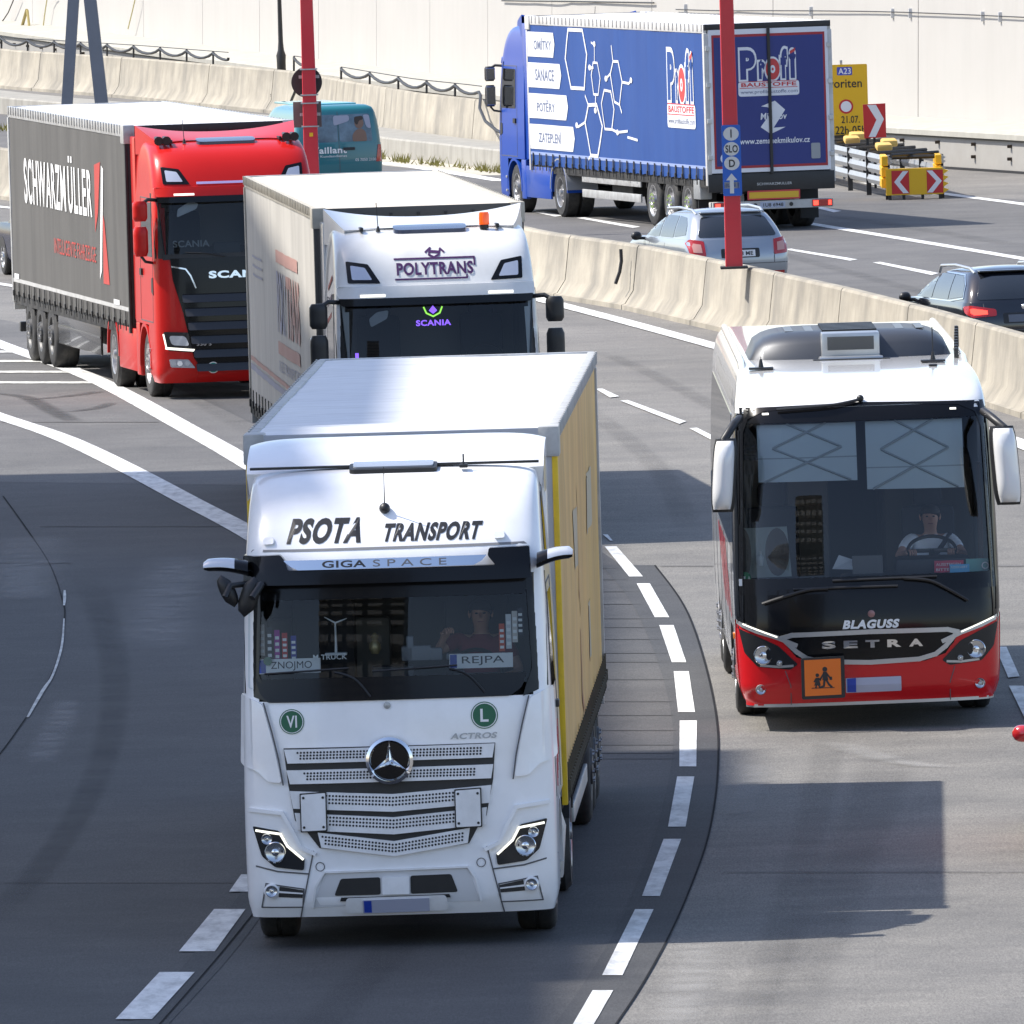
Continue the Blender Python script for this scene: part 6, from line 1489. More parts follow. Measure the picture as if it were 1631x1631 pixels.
v.build('school_board', [M_BLK, M('board_orange', (.80, .17, .012), .4), M_TXTB], body, 0)
v = MB(); v.panel(rp(EB((1344, 1103), (1431, 1102), (1431, 1079), (1344, 1080)), .01), f, .03, .02); v.mi = 1; v.panel(EB((1346, 1102), (1360, 1102), (1360, 1080), (1346, 1081)), f, .032, .002); v.build('number_plate', [MATS['plate_blue_grey'], MATS['plate_blue']], body, 0)
# wipers
for bl_, arm_ in ((((1328, 926), (1400, 925), (1492, 924)), ((1540, 963), (1510, 945), (1480, 930), (1440, 925))), (((1266, 938), (1340, 937), (1430, 937)), ((1217, 959), (1250, 949), (1290, 939), (1320, 938)))):
    MB().tube([f(*eb(*p), .035) for p in catmull(bl_, 4)], .013, 6).build('wiper_blade', M_BLK, body, 40); MB().tube([f(*eb(*p), .05) for p in catmull(arm_, 4)], .016, 6).build('wiper', M_BLK, body, 40)
MB().tube([f(*eb(*p), .05) for p in catmull(((1382, 641), (1365, 645), (1330, 650), (1250, 654)), 4)], .016, 6).ball(f(*eb(1382, 640), .05), .035).build('wiper', M_BLK, body, 40)
# roof gear
def roofy(y): return table([(.54, 3.12), (.8, 3.26), (1.35, 3.35), (2.2, 3.40), (3.2, 3.43), (12, 3.43)], y)[0]
AC = MB(); secs = []
for y, k in ((3.62, 0), (3.68, .6), (3.78, .85), (3.95, 1), (5.5, 1), (5.7, .5)):
    rg = []
    for t in frange(0, 1, 24):
        x = (t * 2 - 1) * 1.02; q = abs(t * 2 - 1); z = 3.40 + (.29 * (1 - q ** 6) ** .5) * k + .0
        rg.append((x, y + .25 * q ** 3 * (1 if y < 5 else 0), z))
    secs.append(rg + [(1.02, y, 3.38), (-1.02, y, 3.38)])
AC.loft(secs); ac = AC.build('air_conditioner', M('pod_grey', (.05, .055, .066), .45, .2, coat=.1), BU, 50)
v = MB(); v.box(-.29, .29, 3.54, 5.6, 3.40, 3.69, .03); v.box(-.32, .32, 3.40, 3.7, 3.38, 3.46, .03); v.mi = 1; v.box(-.23, .23, 3.525, 3.56, 3.52, 3.65)
v.mi = 2
for k in range(14): v.box(-.23, .23, 3.518, 3.53, 3.525 + k * .0090, 3.528 + k * .0090)
v.mi = 1; v.box(-.38, .38, 3.30, 3.45, 3.40, 3.44, .01)
for k in range(6): v.box(-.27, .27, 3.9 + k * .28, 4.06 + k * .28, 3.685, 3.708)
v.build('air_intake', [M_SIL, M_BLK, M('mesh_grey', (.25, .25, .24), .5)], ac, 30)
for k in range(9): MB().box(1.01 + .012 * k, 1.05 + .012 * k, 3.2 + k * .3, 3.32 + k * .3, 3.38, 3.52 + .014 * k, .01).build('cooling_fin', M_BLK, ac, 0)
v = MB()
for s in (-1, 1):
    for k in range(2): v.box(s * .55 - .08 + k * .2, s * .55 + .0 + k * .2, 4.2, 5.3, 3.682, 3.690)
v.build('pod_panel', M('panel_smoke', (.08, .08, .09), .3), ac, 0)
for px, y in ((1237, 2.35), (1507, 2.65)):
    x = (px - 1383) / 159; z = roofy(y); MB().box(x - .12, x + .12, y - .08, y + .08, z, z + .02, .005).tube([(x, y, z), (x, y, z + .10)], .03, 8, .012).tube([(x, y, z + .08), (x, y + .03, z + (.12 if px < 1300 else .34))], .006, 5).build('aerial', M_BLK, BU, 40)
x = (1505 - 1383) / 160; MB().box(x - .04, x + .04, 2.15, 2.25, roofy(2.2), roofy(2.2) + .015).build('roof_vent', M_BLK, BU, 0)
for s in (-1, 1):
    v = MB(); v.tube([(s * 1.09, y, roofy(y) + (.0 if y > 2.7 else -.06)) for y in (2.6, 3.2, 5, 8, 11.5)], .04, 8); v.build('roof_gutter', M_BUSW, BU, 50)
# mirrors
for s, x0, x1, y0, y1 in ((-1, 1145, 1182, 697, 806), (1, 1583, 1625, 690, 808)):
    xa, zt_ = eb(x0, y0); xb, zbm = eb(x1, y1); xm, w = (xa + xb) / 2, (xb - xa) / 2; zt_ += .0; rings, r2 = [], []
    yc = .05
    for t in frange(0, 1, 12):
        z = lerp(zbm, zt_, t); e_ = (1 - abs(t * 2 - 1) ** 4) ** .5 if 0 < t < 1 else .35
        sh_ = s * (.05 * (t - .5)) * -1
        rings.append([(xm + sh_ + w * .98 * (.72 + .28 * e_) * math.cos(q) * (1 if math.cos(q) * s > 0 else .8), yc + .12 * e_ * math.sin(q), z) for q in frange(0, 2 * math.pi * 19 / 20, 19)])
        r2.append([(xm + sh_ + w * 1.03 * (.74 + .28 * e_) * math.cos(q), yc + .07 + .07 * e_ * math.sin(q), lerp(zbm - .03, zt_ + .02, t)) for q in frange(0, 2 * math.pi * 19 / 20, 19)])
    MB().loft(rings).build('mirror_shell', M_BUSW, BU, 60)
    mm = MB().loft(r2).tube([(s * 1.18, .55, 3.02), (s * 1.24, .30, 2.98), (xm, .12, zt_ + .0), (xm, .12, zt_ - .1)], .04, 8).build('mirror', M_BLK, BU, 50)
# side glazing, stripes, doors
for s, mp in ((1, BS.right), (-1, BS.left)):
    v = MB(); v.panel(rp([(2.05, 1.70), (11.5, 1.70), (11.5, 2.98), (2.2, 2.98)], .08), mp, .006, .01, .4); v.build('side_window', M_GLD, body, 40)
    v = MB(); v.panel(rp([(.75, 1.55), (1.95, 1.45), (1.95, 2.98), (.95, 2.98)], .08), mp, .008, .0, .2); v.build('side_window', M_BGLASS, body, 40)
    v = MB()
    for y in (2.0, 3.8, 5.6, 7.4, 9.2, 11): v.panel(rect(y - .03, .5, y + .0, 1.66), mp, .003, .003, .5)
    v.build('panel_joint', M_GAP, body, 0)
    v = MB()
    for k in range(4): v.panel([(2.2 + k * .9, .98), (2.6 + k * .9, .98), (5.4 + k * .9, 1.62), (4.8 + k * .9, 1.62)], mp, .004, 0, .3)
    v.build('side_stripe', M_BUSR, body, 0)
    v = MB()
    for k in range(22): v.panel(rp([(2.3 + k * .36, 3.06), (2.42 + k * .36, 3.06), (2.6 + k * .36, 3.22), (2.5 + k * .36, 3.22)], .02), mp, .006, 0, .3)
    v.build('leaf_pattern', M('pale_grey_print', (.45, .44, .43), .5), body, 0)
    for y in (2.75, 8.7): arch(BU, s * .9, s * 1.27, y, .56, M_BLK, 0, 180, .5, .02)
    MB().panel(rp(rect(1.25, .84, 1.4, .9), .02), mp, .02, .02).build('side_marker', M_ORNG, body, 30)
for y in (2.75, 8.7, 10.05):
    for s in (-1, 1): wheel(BU, s * 1.09, y, .50, .32, s, M_RIM)
mb = MB(); mb.box(-.9, .9, 2.0, 12, .42, .75); mb.tube([(-1, 2.75, .5), (1, 2.75, .5)], .07, 8); mb.build('chassis', M_CHAS, BU, 0)
# bits on the dash
def flat(px0, py0, px1, py1, y, mats, nm, fn=None, tilt=0):
    a, b = eb(px0, py1), eb(px1, py0); mp = lambda u, v_, o: (u, y - o + tilt * (v_ - a[1]), v_ - .0)
    v = MB(); v.panel(rect(a[0], a[1], b[0], b[1]), mp, 0, .006, .5)
    if fn: fn(v, mp, a, b)
    return v.build(nm, mats, body, 0)
M_PINK, M_SKYB, M_TEAL = M('leaflet_red', (.55, .04, .09), .5), M('leaflet_blue', (.10, .42, .70), .5), M('leaflet_teal', (.12, .36, .33), .5)
def tx(*rows):
    def fn(v, mp, a, b):
        v.mi = 1
        for st, p, q, r_, s_ in rows: v.text(st, lerp(a[0], b[0], p), lerp(a[1], b[1], q), lerp(a[0], b[0], r_), lerp(a[1], b[1], s_), mp, .003)
    return fn
flat(1490, 902, 1536, 923, .38, [M_PINK, M_TXTW], 'leaflet', tx(('AUSSTEIGEN', .06, .6, .9, .8), ('BITTE', .06, .2, .5, .4)))
flat(1514, 908, 1545, 923, .36, [M_SKYB, M_TXTW], 'leaflet', tx(('RESERVIERT', .06, .55, .9, .8)))
flat(1540, 900, 1580, 922, .40, [M_TEAL, M_TXTW], 'leaflet'); v = MB(); v.strip(circ(*eb(1570, 911), .03, 14), .012, lambda u, v_, o: (u, .385 - o, v_), 0, 0, closed=True); v.build('leaflet_ring', M_TXTW, body, 0)
flat(1362, 893, 1410, 936, .55, [M('tablet_black', (.035, .035, .04), .35), M_GALV], 'tablet', None, .1)
v = MB(); v.add([(eb(1330, 912)[0], .5, eb(1330, 912)[1]), (eb(1362, 916)[0], .5, eb(1362, 914)[1]), (eb(1364, 900)[0], .7, eb(1364, 900)[1]), (eb(1342, 892)[0], .72, eb(1342, 892)[1])], [(0, 1, 2, 3)]); v.build('paper_sheet', M_WHT, body, 0)
v = MB(); v.lathe([(.03, 0), (.035, .06), (.03, .09), (.012, .10), (.010, .14)], (eb(1219, 0)[0], .8, eb(1219, 905)[1]), (0, 0, 1), 12); v.build('hand_pump_bottle', M('clear_plastic', (.5, .55, .52), .3), body, 40)
c = eb(1192, 918); v = MB(); v.panel(circ(c[0], c[1], .055, 18), f, -.004, .002); v.mi = 1; v.panel(rect(c[0] - .04, c[1] - .012, c[0] + .04, c[1] + .012), f, -.002, 0); v.build('green_sticker', [M('sticker_green', (.02, .20, .08), .4), M_TXTW], body, 0)
flat(1182, 920, 1187, 931, BS.F(1.2, 1.4) - .0, [M_TXTW], 'small_sticker')
v = MB(); v.box(1.12, 1.16, .95, 1.3, 1.45, 2.5, .02); v.build('curtain', M('brown_curtain', (.16, .075, .05), .8), body, 0)
M_BELT = M('belt_navy', (.012, .014, .03), .6)
person('person', 'coach driver in a white polo shirt and seat belt holding the steering wheel', BU.matrix_world, M('white_polo', (.88, .89, .92), .8), SKIN, M('dark_hair', (.03, .022, .018), .7), (.67, 1.62, 1.24), (.66, 1.0, 1.68), .225, belt=M_BELT, lean=.05, scale=1.02)
# ------------------------------------------------------------------ cars and van
class CarShell:
    def __init__(s, rows, n=3.2, df=.55, dr=.32): s.rows, s.n, s.df, s.dr = rows, n, df, dr
    def c(s, x, z, d):
        hw = table(s.rows, z)[2]; t = min(1, abs(x) / hw); return d * (1 - (1 - t ** s.n) ** (1 / s.n))
    def front(s, u, v, o): return (u, table(s.rows, v)[0] + s.c(u, v, s.df) - o, v)
    def rear(s, u, v, o): return (-u, table(s.rows, v)[1] - s.c(u, v, s.dr) + o, v)
    def S(s, y, z):
        yf, yr, hw = table(s.rows, z); d = 1.0
        if y < yf + s.df: t = min(1, max(0, 1 - (y - yf) / s.df)); d = min(d, (1 - t ** s.n) ** (1 / s.n))
        if y > yr - s.dr: t = min(1, max(0, 1 - (yr - y) / s.dr)); d = min(d, (1 - t ** s.n) ** (1 / s.n))
        return hw * d
    def right(s, u, v, o): return (s.S(u, v) + o, u, v)
    def left(s, u, v, o): return (-s.S(u, v) - o, u, v)
    def ring(s, z, n=22, m=10):
        hw = table(s.rows, z)[2]; xs = [math.sin((i / n * 2 - 1) * math.pi / 2) * hw for i in range(n + 1)]
        f = [s.front(x, z, 0) for x in xs]; r = [(x, table(s.rows, z)[1] - s.c(x, z, s.dr), z) for x in reversed(xs)]
        side = [(hw, lerp(f[-1][1], r[0][1], j / m), z) for j in range(1, m)]; s2 = [(-hw, lerp(r[-1][1], f[0][1], j / m), z) for j in range(1, m)]
        return f + side + r + s2
    def mesh(s, zs, crown=.03):
        mb = MB(); rg = [s.ring(z) for z in zs]; mb.loft(rg, True, True, False)
        top = rg[-1]; cy = sum(p[1] for p in top) / len(top)
        prev = top
        for k in (.75, .45, .15):
            cur = [(p[0] * k, cy + (p[1] - cy) * k, p[2] + crown * (1 - k * k)) for p in top]; mb.loft([prev, cur], True, False, k < .2); prev = cur
        return mb
M_CGL = M('car_glass', (.014, .017, .02), .04, spec=.9, coat=.5)
def car(name, label, paint, px, py, yaw, local, kind='wagon', rails=None, plate=None, lamp=None, chrome=False):
    root = thing(name, label, 'van' if kind == 'van' else 'car', px, py, yaw, local=local)
    if kind == 'van':
        lo = CarShell([(.22, .2, 4.75, .90), (.4, .05, 4.84, .95), (.7, .0, 4.86, .965), (1.0, .35, 4.85, .96), (1.12, .9, 4.84, .95)], 4, .5, .22)
        up = CarShell([(1.05, .95, 4.84, .945), (1.4, 1.35, 4.80, .92), (1.75, 1.85, 4.74, .86), (1.88, 2.15, 4.68, .80), (1.93, 2.5, 4.55, .70)], 4.5, .5, .22)
        zl, zu, ax, L, rr = [.22, .3, .4, .55, .7, .85, 1.0, 1.12], [1.05, 1.2, 1.4, 1.6, 1.75, 1.83, 1.88, 1.93], (.95, 3.95), 4.86, .33
    elif kind == 'sedan':
        lo = CarShell([(.2, .25, 4.55, .80), (.33, .05, 4.68, .88), (.6, .0, 4.72, .91), (.75, .05, 4.70, .91), (.90, .45, 4.62, .88), (.96, 1.0, 4.5, .84)])
        up = CarShell([(.92, 1.1, 4.0, .82), (1.1, 1.5, 3.75, .77), (1.3, 2.0, 3.4, .68), (1.38, 2.3, 3.1, .60), (1.42, 2.55, 2.9, .48)], 3, .5, .4)
        zl, zu, ax, L, rr = [.2, .26, .33, .45, .6, .7, .75, .82, .90, .96], [.92, 1.0, 1.1, 1.2, 1.3, 1.38, 1.42], (.9, 3.72), 4.72, .33
    else:
        lo = CarShell([(.2, .25, 4.42, .80), (.33, .05, 4.56, .88), (.6, .0, 4.60, .905), (.75, .05, 4.58, .905), (.90, .40, 4.53, .885), (.98, .95, 4.50, .86)])
        up = CarShell([(.93, 1.05, 4.52, .85), (1.1, 1.42, 4.42, .80), (1.3, 1.95, 4.22, .715), (1.40, 2.35, 4.08, .655), (1.445, 2.7, 3.98, .58), (1.465, 3.0, 3.9, .48)], 3.2, .5, .34)
        zl, zu, ax, L, rr = [.2, .26, .33, .45, .6, .7, .75, .82, .90, .94, .98], [.93, 1.0, 1.1, 1.2, 1.3, 1.36, 1.40, 1.425, 1.445, 1.465], (.88, 3.55), 4.60, .325
    body = lo.mesh(zl, .035).build('body', paint, root, 45)
    up.mesh(zu).build('cabin', paint, root, 45)
    for s, ml, mu in ((1, lo.right, up.right), (-1, lo.left, up.left)):
        for a in ax:
            p = [q for q in circ(a, rr, rr + .055, 30)]; p = clip_axis(p, 1, .22, True)
            MB().panel(p, ml, .004, .002, .1).build('wheel_arch', M_BLK, root, 0); wheel(root, s * (.80 if kind != 'van' else .85), a, rr, .22, s, M('alloy', (.55, .56, .57), .3, .8))
        v = MB()
        for y in (1.9, 2.9): v.strip([(y, .35), (y, .9)], .012, ml, .002, .001)
        v.build('door_joint', M_GAP, root, 0)
        if kind == 'wagon':
            for w in ([(1.55, 1.0), (2.38, 1.0), (2.38, 1.36), (2.0, 1.34), (1.75, 1.2)], [(2.44, 1.0), (3.28, 1.0), (3.22, 1.37), (2.44, 1.37)], [(3.34, 1.01), (4.05, 1.06), (3.95, 1.22), (3.72, 1.35), (3.28, 1.37)]): MB().panel(rp(w, .03), mu, .005, .006, .1).build('side_window', M_CGL, root, 40)
            if chrome: v = MB(); v.strip([(1.5, .985), (3.4, .985), (4.1, 1.04), (4.0, 1.23), (3.74, 1.38), (2.6, 1.395), (2.0, 1.36)], .018, mu, .010, .008); v.build('window_trim', M_CHROME, root, 40)
        elif kind == 'sedan':
            for w in ([(1.6, .99), (2.4, .99), (2.4, 1.32), (2.05, 1.3)], [(2.46, .99), (3.35, .99), (3.1, 1.28), (2.46, 1.32)]): MB().panel(rp(w, .03), mu, .005, .006, .1).build('side_window', M_CGL, root, 40)
        else: MB().panel(rp([(1.6, 1.15), (2.4, 1.15), (2.4, 1.68), (1.9, 1.66)], .05), mu, .005, .006).build('side_window', M_CGL, root, 40)
        my = 1.55 if kind != 'van' else 1.5; mz = .99 if kind != 'van' else 1.2; hw_ = .87 if kind != 'van' else .94
        v = MB(); rings = []
        for t in frange(0, 1, 8):
            e_ = max(.25, (1 - abs(t * 2 - 1) ** 3) ** .5); rings.append([(s * (hw_ + .06 + .19 * t), my + .07 * e_ * math.cos(q) + .03 * t, mz + .075 * e_ * math.sin(q)) for q in frange(0, 2 * math.pi * 11 / 12, 11)])
        v.loft(rings); v.tube([(s * (hw_ - .06), my, mz - .05), (s * (hw_ + .12), my, mz - .04)], .03, 6); v.build('mirror', paint if kind == 'sedan' else M_BLK, root, 50)
        if rails:
            v = MB(); v.tube([(s * .60, 2.05, 1.37), (s * .61, 2.2, 1.47), (s * .61, 3.0, 1.50), (s * .60, 3.75, 1.47), (s * .59, 3.95, 1.40)], .024, 8); v.build('roof_rail', rails, root, 50)
    MB().panel(rp([(-.66, 1.0), (.66, 1.0), (.56, 1.36), (-.56, 1.36)] if kind != 'van' else [(-.8, 1.15), (.8, 1.15), (.74, 1.72), (-.74, 1.72)], .05), up.front, .006, .006).build('windscreen', M_CGL, root, 50)
    if kind == 'wagon':
        MB().panel(rp([(-.70, 1.02), (.70, 1.02), (.56, 1.36), (-.56, 1.36)], .06), up.rear, .006, .008, .08).build('rear_window', M_CGL, root, 50)
        MB().box(-.56, .56, 3.95, 4.12, 1.42, 1.445, .01).build('roof_spoiler', paint, root, 40)
        for s in (-1, 1):
            p = lamp or [(.60, .70), (.86, .72), (.885, .92), (.84, 1.0), (.62, .96)]
            v = MB(); v.panel(rp(p if s > 0 else mir(p), .03), lambda u, z, o: lo.rear(u, z, o) if z < .97 else lo.rear(u, .97, o)[:2] + (z,), .014, .02, .06); v.mi = 1
            pin = [(lerp(x, .74, .45), lerp(z, .84, .45)) for x, z in p]; v.panel(pin if s > 0 else mir(pin), lambda u, z, o: lo.rear(u, z, o), .018, .002, .06); v.build('tail_light', [M_RED_L, M_RED_E if lamp else M('tail_lamp_pale', (.6, .30, .25), .2, coat=.8)], root, 40)
            MB().panel(rp([(.50, .34), (.80, .36), (.80, .42), (.50, .42)] if s > 0 else mir([(.50, .34), (.80, .36), (.80, .42), (.50, .42)]), .01), lo.rear, .006, .006).build('reflector', M_RED_L, root, 0)
        v = MB(); v.strip([(-.62, .96), (-.60, .56), (.60, .56), (.62, .96)], .012, lo.rear, .003, .001); v.strip([(-.86, .56), (-.60, .56)], .012, lo.rear, .003, .001); v.strip([(.60, .56), (.86, .56)], .012, lo.rear, .003, .001); v.build('tailgate_joint', M_GAP, root, 0)
        v = MB(); v.panel(rp(rect(-.34, .66, .34, .82), .03), lo.rear, .003, .002); v.build('plate_recess', M_BLK, root, 0)
        v = MB(); v.panel(rect(-.26, .68, .26, .79), lo.rear, .010, .006); v.mi = 1; v.text(plate, -.20, .70, .22, .77, lo.rear, .013, .02) if plate else None; v.build('number_plate', [M_WHT if plate else M('plate_dim', (.13, .14, .17), .4), M_TXTB], root, 0)
        v = MB(); v.lathe([(.045, .004), (.04, .012), (.001, .014)], lo.rear(0, .90, 0), (0, 1, 0), 14, False); v.build('emblem', M_CHROME, root, 40)
        v = MB(); v.panel(rp([(-.8, .24), (.8, .24), (.82, .36), (-.82, .36)], .02), lo.rear, .004, .004); v.build('bumper_skirt', M_BLK, root, 0)
    return root, lo, up
M_SILV = M('silver_car_paint', (.34, .37, .41), .28, .55, coat=.9)
M_BLKC = M('black_car_paint', (.012, .013, .018), .12, .2, coat=1.0)
M_NAVC = M('navy_car_paint', (.002, .0045, .024), .22, .0, coat=.1, spec=.25)
M_REDC = M('red_car_paint', (.45, .012, .02), .2, coat=1.0)
M_TEALP = M('teal_van_paint', (.012, .155, .185), .3, coat=.8)
M_RAIL = M('rail_alu', (.62, .63, .64), .3, .8)
car('estate_car', 'silver estate car with pale roof rails behind the red sign post', M_SILV, 1182, 472, 165.5, (0, 4.6, 0), rails=M_RAIL, plate='W 18 ME')
car('estate_car', 'black estate car with glowing red tail lamp at the right edge behind the barrier', M_BLKC, 1636, 584, 166, (0, 4.6, 0), rails=M_RAIL, lamp=[(.44, .78), (.80, .76), (.885, .82), (.88, .93), (.80, .94), (.44, .88)], chrome=True)
car('blue_car', 'dark blue car at the left edge half hidden behind the dark curtain trailer', M_NAVC, 1, 436, -12, (-.86, 4.3, 0), 'sedan')
car('red_car', 'red car of which only one wing mirror shows at the right edge', M_REDC, 1640, 1352, 0, (-1.0, 1.5, 0), 'sedan')
vr, lo, up = car('van', 'teal service van with a photo printed on its rear windows, behind the red post', M_TEALP, 543, 313, 166, (0, 4.86, 0), 'van')
v = MB(); v.panel(rp([(-.74, 1.16), (-.02, 1.16), (-.02, 1.74), (-.70, 1.74)], .05), up.rear, .006, .006); v.panel(rp([(.02, 1.16), (.74, 1.16), (.70, 1.74), (.02, 1.74)], .05), up.rear, .006, .006); v.build('rear_window', M('window_film', (.10, .15, .19), .25, var=.6, vs=2.2, coat=.5), vr, 40)
v = MB(); v.panel(rp([(.30, 1.16), (.62, 1.16), (.60, 1.36), (.50, 1.44), (.38, 1.40), (.30, 1.3)], .05), up.rear, .012, 0); v.panel(circ(.46, 1.55, .10, 16, .12), up.rear, .013, 0); v.mi = 1; v.panel(rp([(.36, 1.55), (.36, 1.68), (.54, 1.70), (.56, 1.62), (.46, 1.6), (.42, 1.5)], .04), up.rear, .015, 0); v.mi = 2; v.panel(rp([(-.1, 1.5), (.25, 1.6), (.25, 1.72), (-.1, 1.72)], .06), up.rear, .012, 0)
v.panel(rp([(.62, 1.45), (.72, 1.42), (.69, 1.72), (.55, 1.72)], .05), up.rear, .0115, 0)
v.build('window_print', [M('print_tan', (.22, .13, .09), .5), M('print_brown', (.05, .03, .02), .5), M('print_lilac', (.35, .36, .44), .5)], vr, 0)
v = MB(); v.text('Vaillant', -.60, .92, .16, 1.06, lambda u, z, o: lo.rear(u, min(z, 1.1), o)[:2] + (z,), .012, .03); v.text('Kundendienst', -.42, .84, .16, .89, lo.rear, .010); v.text('05 7050 2100', .34, .74, .80, .80, lo.rear, .010)
v.build('lettering', M_TXTW, vr, 0)
v = MB(); v.strip([(0, .4), (0, 1.10)], .012, lo.rear, .003, .001); v.strip([(0, 1.1), (0, 1.8)], .012, up.rear, .003, .001); v.build('door_joint', M_GAP, vr, 0)
v = MB(); v.panel(rp(rect(.08, .98, .34, 1.04), .02), lo.rear, .02, .02); v.build('door_handle', M_BLK, vr, 0)
for s in (-1, 1):
    p = [(.80, .72), (.93, .72), (.93, 1.08), (.86, 1.08)]; v = MB(); v.panel(p if s > 0 else mir(p), lo.rear, .014, .02, .06); v.build('tail_light', M_RED_L, vr, 0)
MB().box(-.55, .55, 1.2, 4.2, 1.93, 1.97, .02).build('roof_panel', M('van_roof_light', (.08, .42, .48), .3, coat=.8), vr, 30)
# ------------------------------------------------------------------ posts, signs, crash cushion
M_POST = M('red_post_paint', (.58, .018, .035), .35, coat=.4, var=.05, vs=3)
M_STEEL = M('grey_blue_steel', (.165, .185, .225), .45, .3, var=.06, vs=3)
M_SGNB = M('sign_blue', (.012, .11, .50), .35)
M_SGNW = M('sign_white', (.78, .78, .78), .4)
M_SGNR = M('sign_red', (.55, .02, .025), .35)
M_SGNY = M('sign_yellow', (.80, .46, .01), .4)
M_BACK = M('sign_back_dark', (.035, .028, .028), .6)
M_BACKB = M('sign_back_brown', (.13, .10, .095), .6)
def post(label, px, py, h0, w0, w1, H, extra=None):
    r = thing('sign_post', label, 'post', px, py); s_ = scale_at(P(px, py))
    rings = []
    for t in frange(0, 1, 10):
        z = lerp(h0, H, t); w = lerp(w0, w1, t) / 2; d = w * 1.25; b = .03
        rings.append([(-w + b, -d, z), (w - b, -d, z), (w, -d + b, z), (w, d - b, z), (w - b, d, z), (-w + b, d, z), (-w, d - b, z), (-w, -d + b, z)])
    MB().loft(rings).build('shaft', M_POST, r, 30)
    MB().box(-w0 * .9, w0 * .9, -w0 * .9, w0 * .9, h0 - .02, h0 + .03, .01).build('base_plate', M_GALV, r, 30)
    return r
# post 1 stands on the median barrier
b1 = P(1173, 535) + Vector((0, .38, 0)); s1 = scale_at(b1)
p1 = thing('sign_post', 'tall red sign post standing on the median barrier with a blue destination strip', 'post', loc=b1)
for nm, mat, seq in (('shaft', M_POST, [(1.06, .275), (9.5, .17)]),):
    rings = []
    for t in frange(0, 1, 12):
        z = lerp(seq[0][0], seq[1][0], t); w = lerp(seq[0][1], seq[1][1], t) / 2; d = w; b = .012
        rings.append([(-w + b, -d, z), (w - b, -d, z), (w, -d + b, z), (w, d - b, z), (w - b, d, z), (-w + b, d, z), (-w, d - b, z), (-w, -d + b, z)])
    MB().loft(rings).build(nm, mat, p1, 30)
MB().box(-.22, .22, -.2, .2, 1.06, 1.10, .01).build('base_plate', M_CHAS, p1, 30)
sg = thing('direction_sign', 'blue strip with ovals I, SLO, D and an up arrow on the red post', 'sign', loc=b1 + Vector((0, -.16, 0)))
def z_at(base, py):
    lo_, hi = -2.0, 14.0
    for _ in range(40):
        m = (lo_ + hi) / 2; v = base + Vector((0, 0, m)); rel = v - Vector((0, 0, CAM_H)); dz = rel.y * math.cos(THETA) - rel.z * math.sin(THETA); up_ = rel.y * math.sin(THETA) + rel.z * math.cos(THETA)
        if 815.5 - PXF * up_ / dz > py: lo_ = m
        else: hi = m
    return lo_
bs = b1 + Vector((0, -.16, 0)); fl = lambda u, v, o: (u, -o, v)
def sx(px): return (px - 1172) / s1
zz = lambda py: z_at(bs, py)
v = MB(); v.panel(rp(rect(sx(1158), zz(312), sx(1188), zz(199)), .03), fl, .0, .04); v.mi = 1
for cy in (213, 237, 260): v.panel(circ(sx(1173), zz(cy), 12.3 / s1, 20, 11 / s1), fl, .004, 0)
v.strip([(sx(1172), zz(306)), (sx(1172), zz(284))], 6.5 / s1, fl, .004, 0); v.panel([(sx(1163), zz(287)), (sx(1181), zz(287)), (sx(1172), zz(276))], fl, .005, 0); v.mi = 2
v.text('I', sx(1172), zz(219), sx(1174), zz(206), fl, .008, .02); v.text('SLO', sx(1163.5), zz(243), sx(1183), zz(231), fl, .008, .02); v.text('D', sx(1168.5), zz(266), sx(1178), zz(254), fl, .008, .02)
v.build('board', [M_SGNB, M('sign_pale', (.60, .61, .60), .45), M_TXTB], sg, 0)
MB().box(-.12, .12, .0, .03, zz(300), zz(290)).box(-.12, .12, .0, .03, zz(215), zz(208)).build('clamp', M_GALV, sg, 0)
# post 2 further back
b2 = P(500, 385); s2 = scale_at(b2)
p2 = thing('sign_post', 'tall red sign post behind the red cab carrying a dark round sign back', 'post', loc=b2)
rings = []
for t in frange(0, 1, 12):
    z = lerp(-.1, 10.5, t); w = lerp(.31, .16, t) / 2; d = w; b = .012
    rings.append([(-w + b, -d, z), (w - b, -d, z), (w, -d + b, z), (w, d - b, z), (w - b, d, z), (-w + b, d, z), (-w, d - b, z), (-w, -d + b, z)])
MB().loft(rings).build('shaft', M_POST, p2, 30)
zz2 = lambda py: z_at(b2, py)
v = MB()
for y in (110, 151, 164, 201): v.box(-.17, .17, -.17, .17, zz2(y) - .012, zz2(y) + .012)
v.build('clamp_band', M_GALV, p2, 0)
MB().box(-.02, .05, -.165, -.155, zz2(217), zz2(211)).build('yellow_sticker', M_SGNY, p2, 0)
r1 = thing('round_sign', 'dark back of a round traffic sign on the rear red post', 'sign', loc=b2 + Vector((0, .18, 0)))
v = MB(); v.lathe([(.001, 0), (.29, 0), (.30, .01), (.30, .03), (.001, .03)], ((496 - 500) / s2, 0, zz2(131)), (0, 1, 0), 40); v.build('disc', M_BACK, r1, 30); MB().box(-.2, .2, -.02, -.001, zz2(125), zz2(120)).build('bracket', M_GALV, r1, 0)
r2 = thing('board_sign', 'brown back of a square sign board under the round sign', 'sign', loc=b2 + Vector((0, .19, 0)))
MB().box((473 - 500) / s2, (518 - 500) / s2, 0, .03, zz2(203), zz2(162), .01).build('board', M_BACKB, r2, 30); MB().box(-.2, .2, -.02, -.001, zz2(185), zz2(180)).build('bracket', M_GALV, r2, 0)
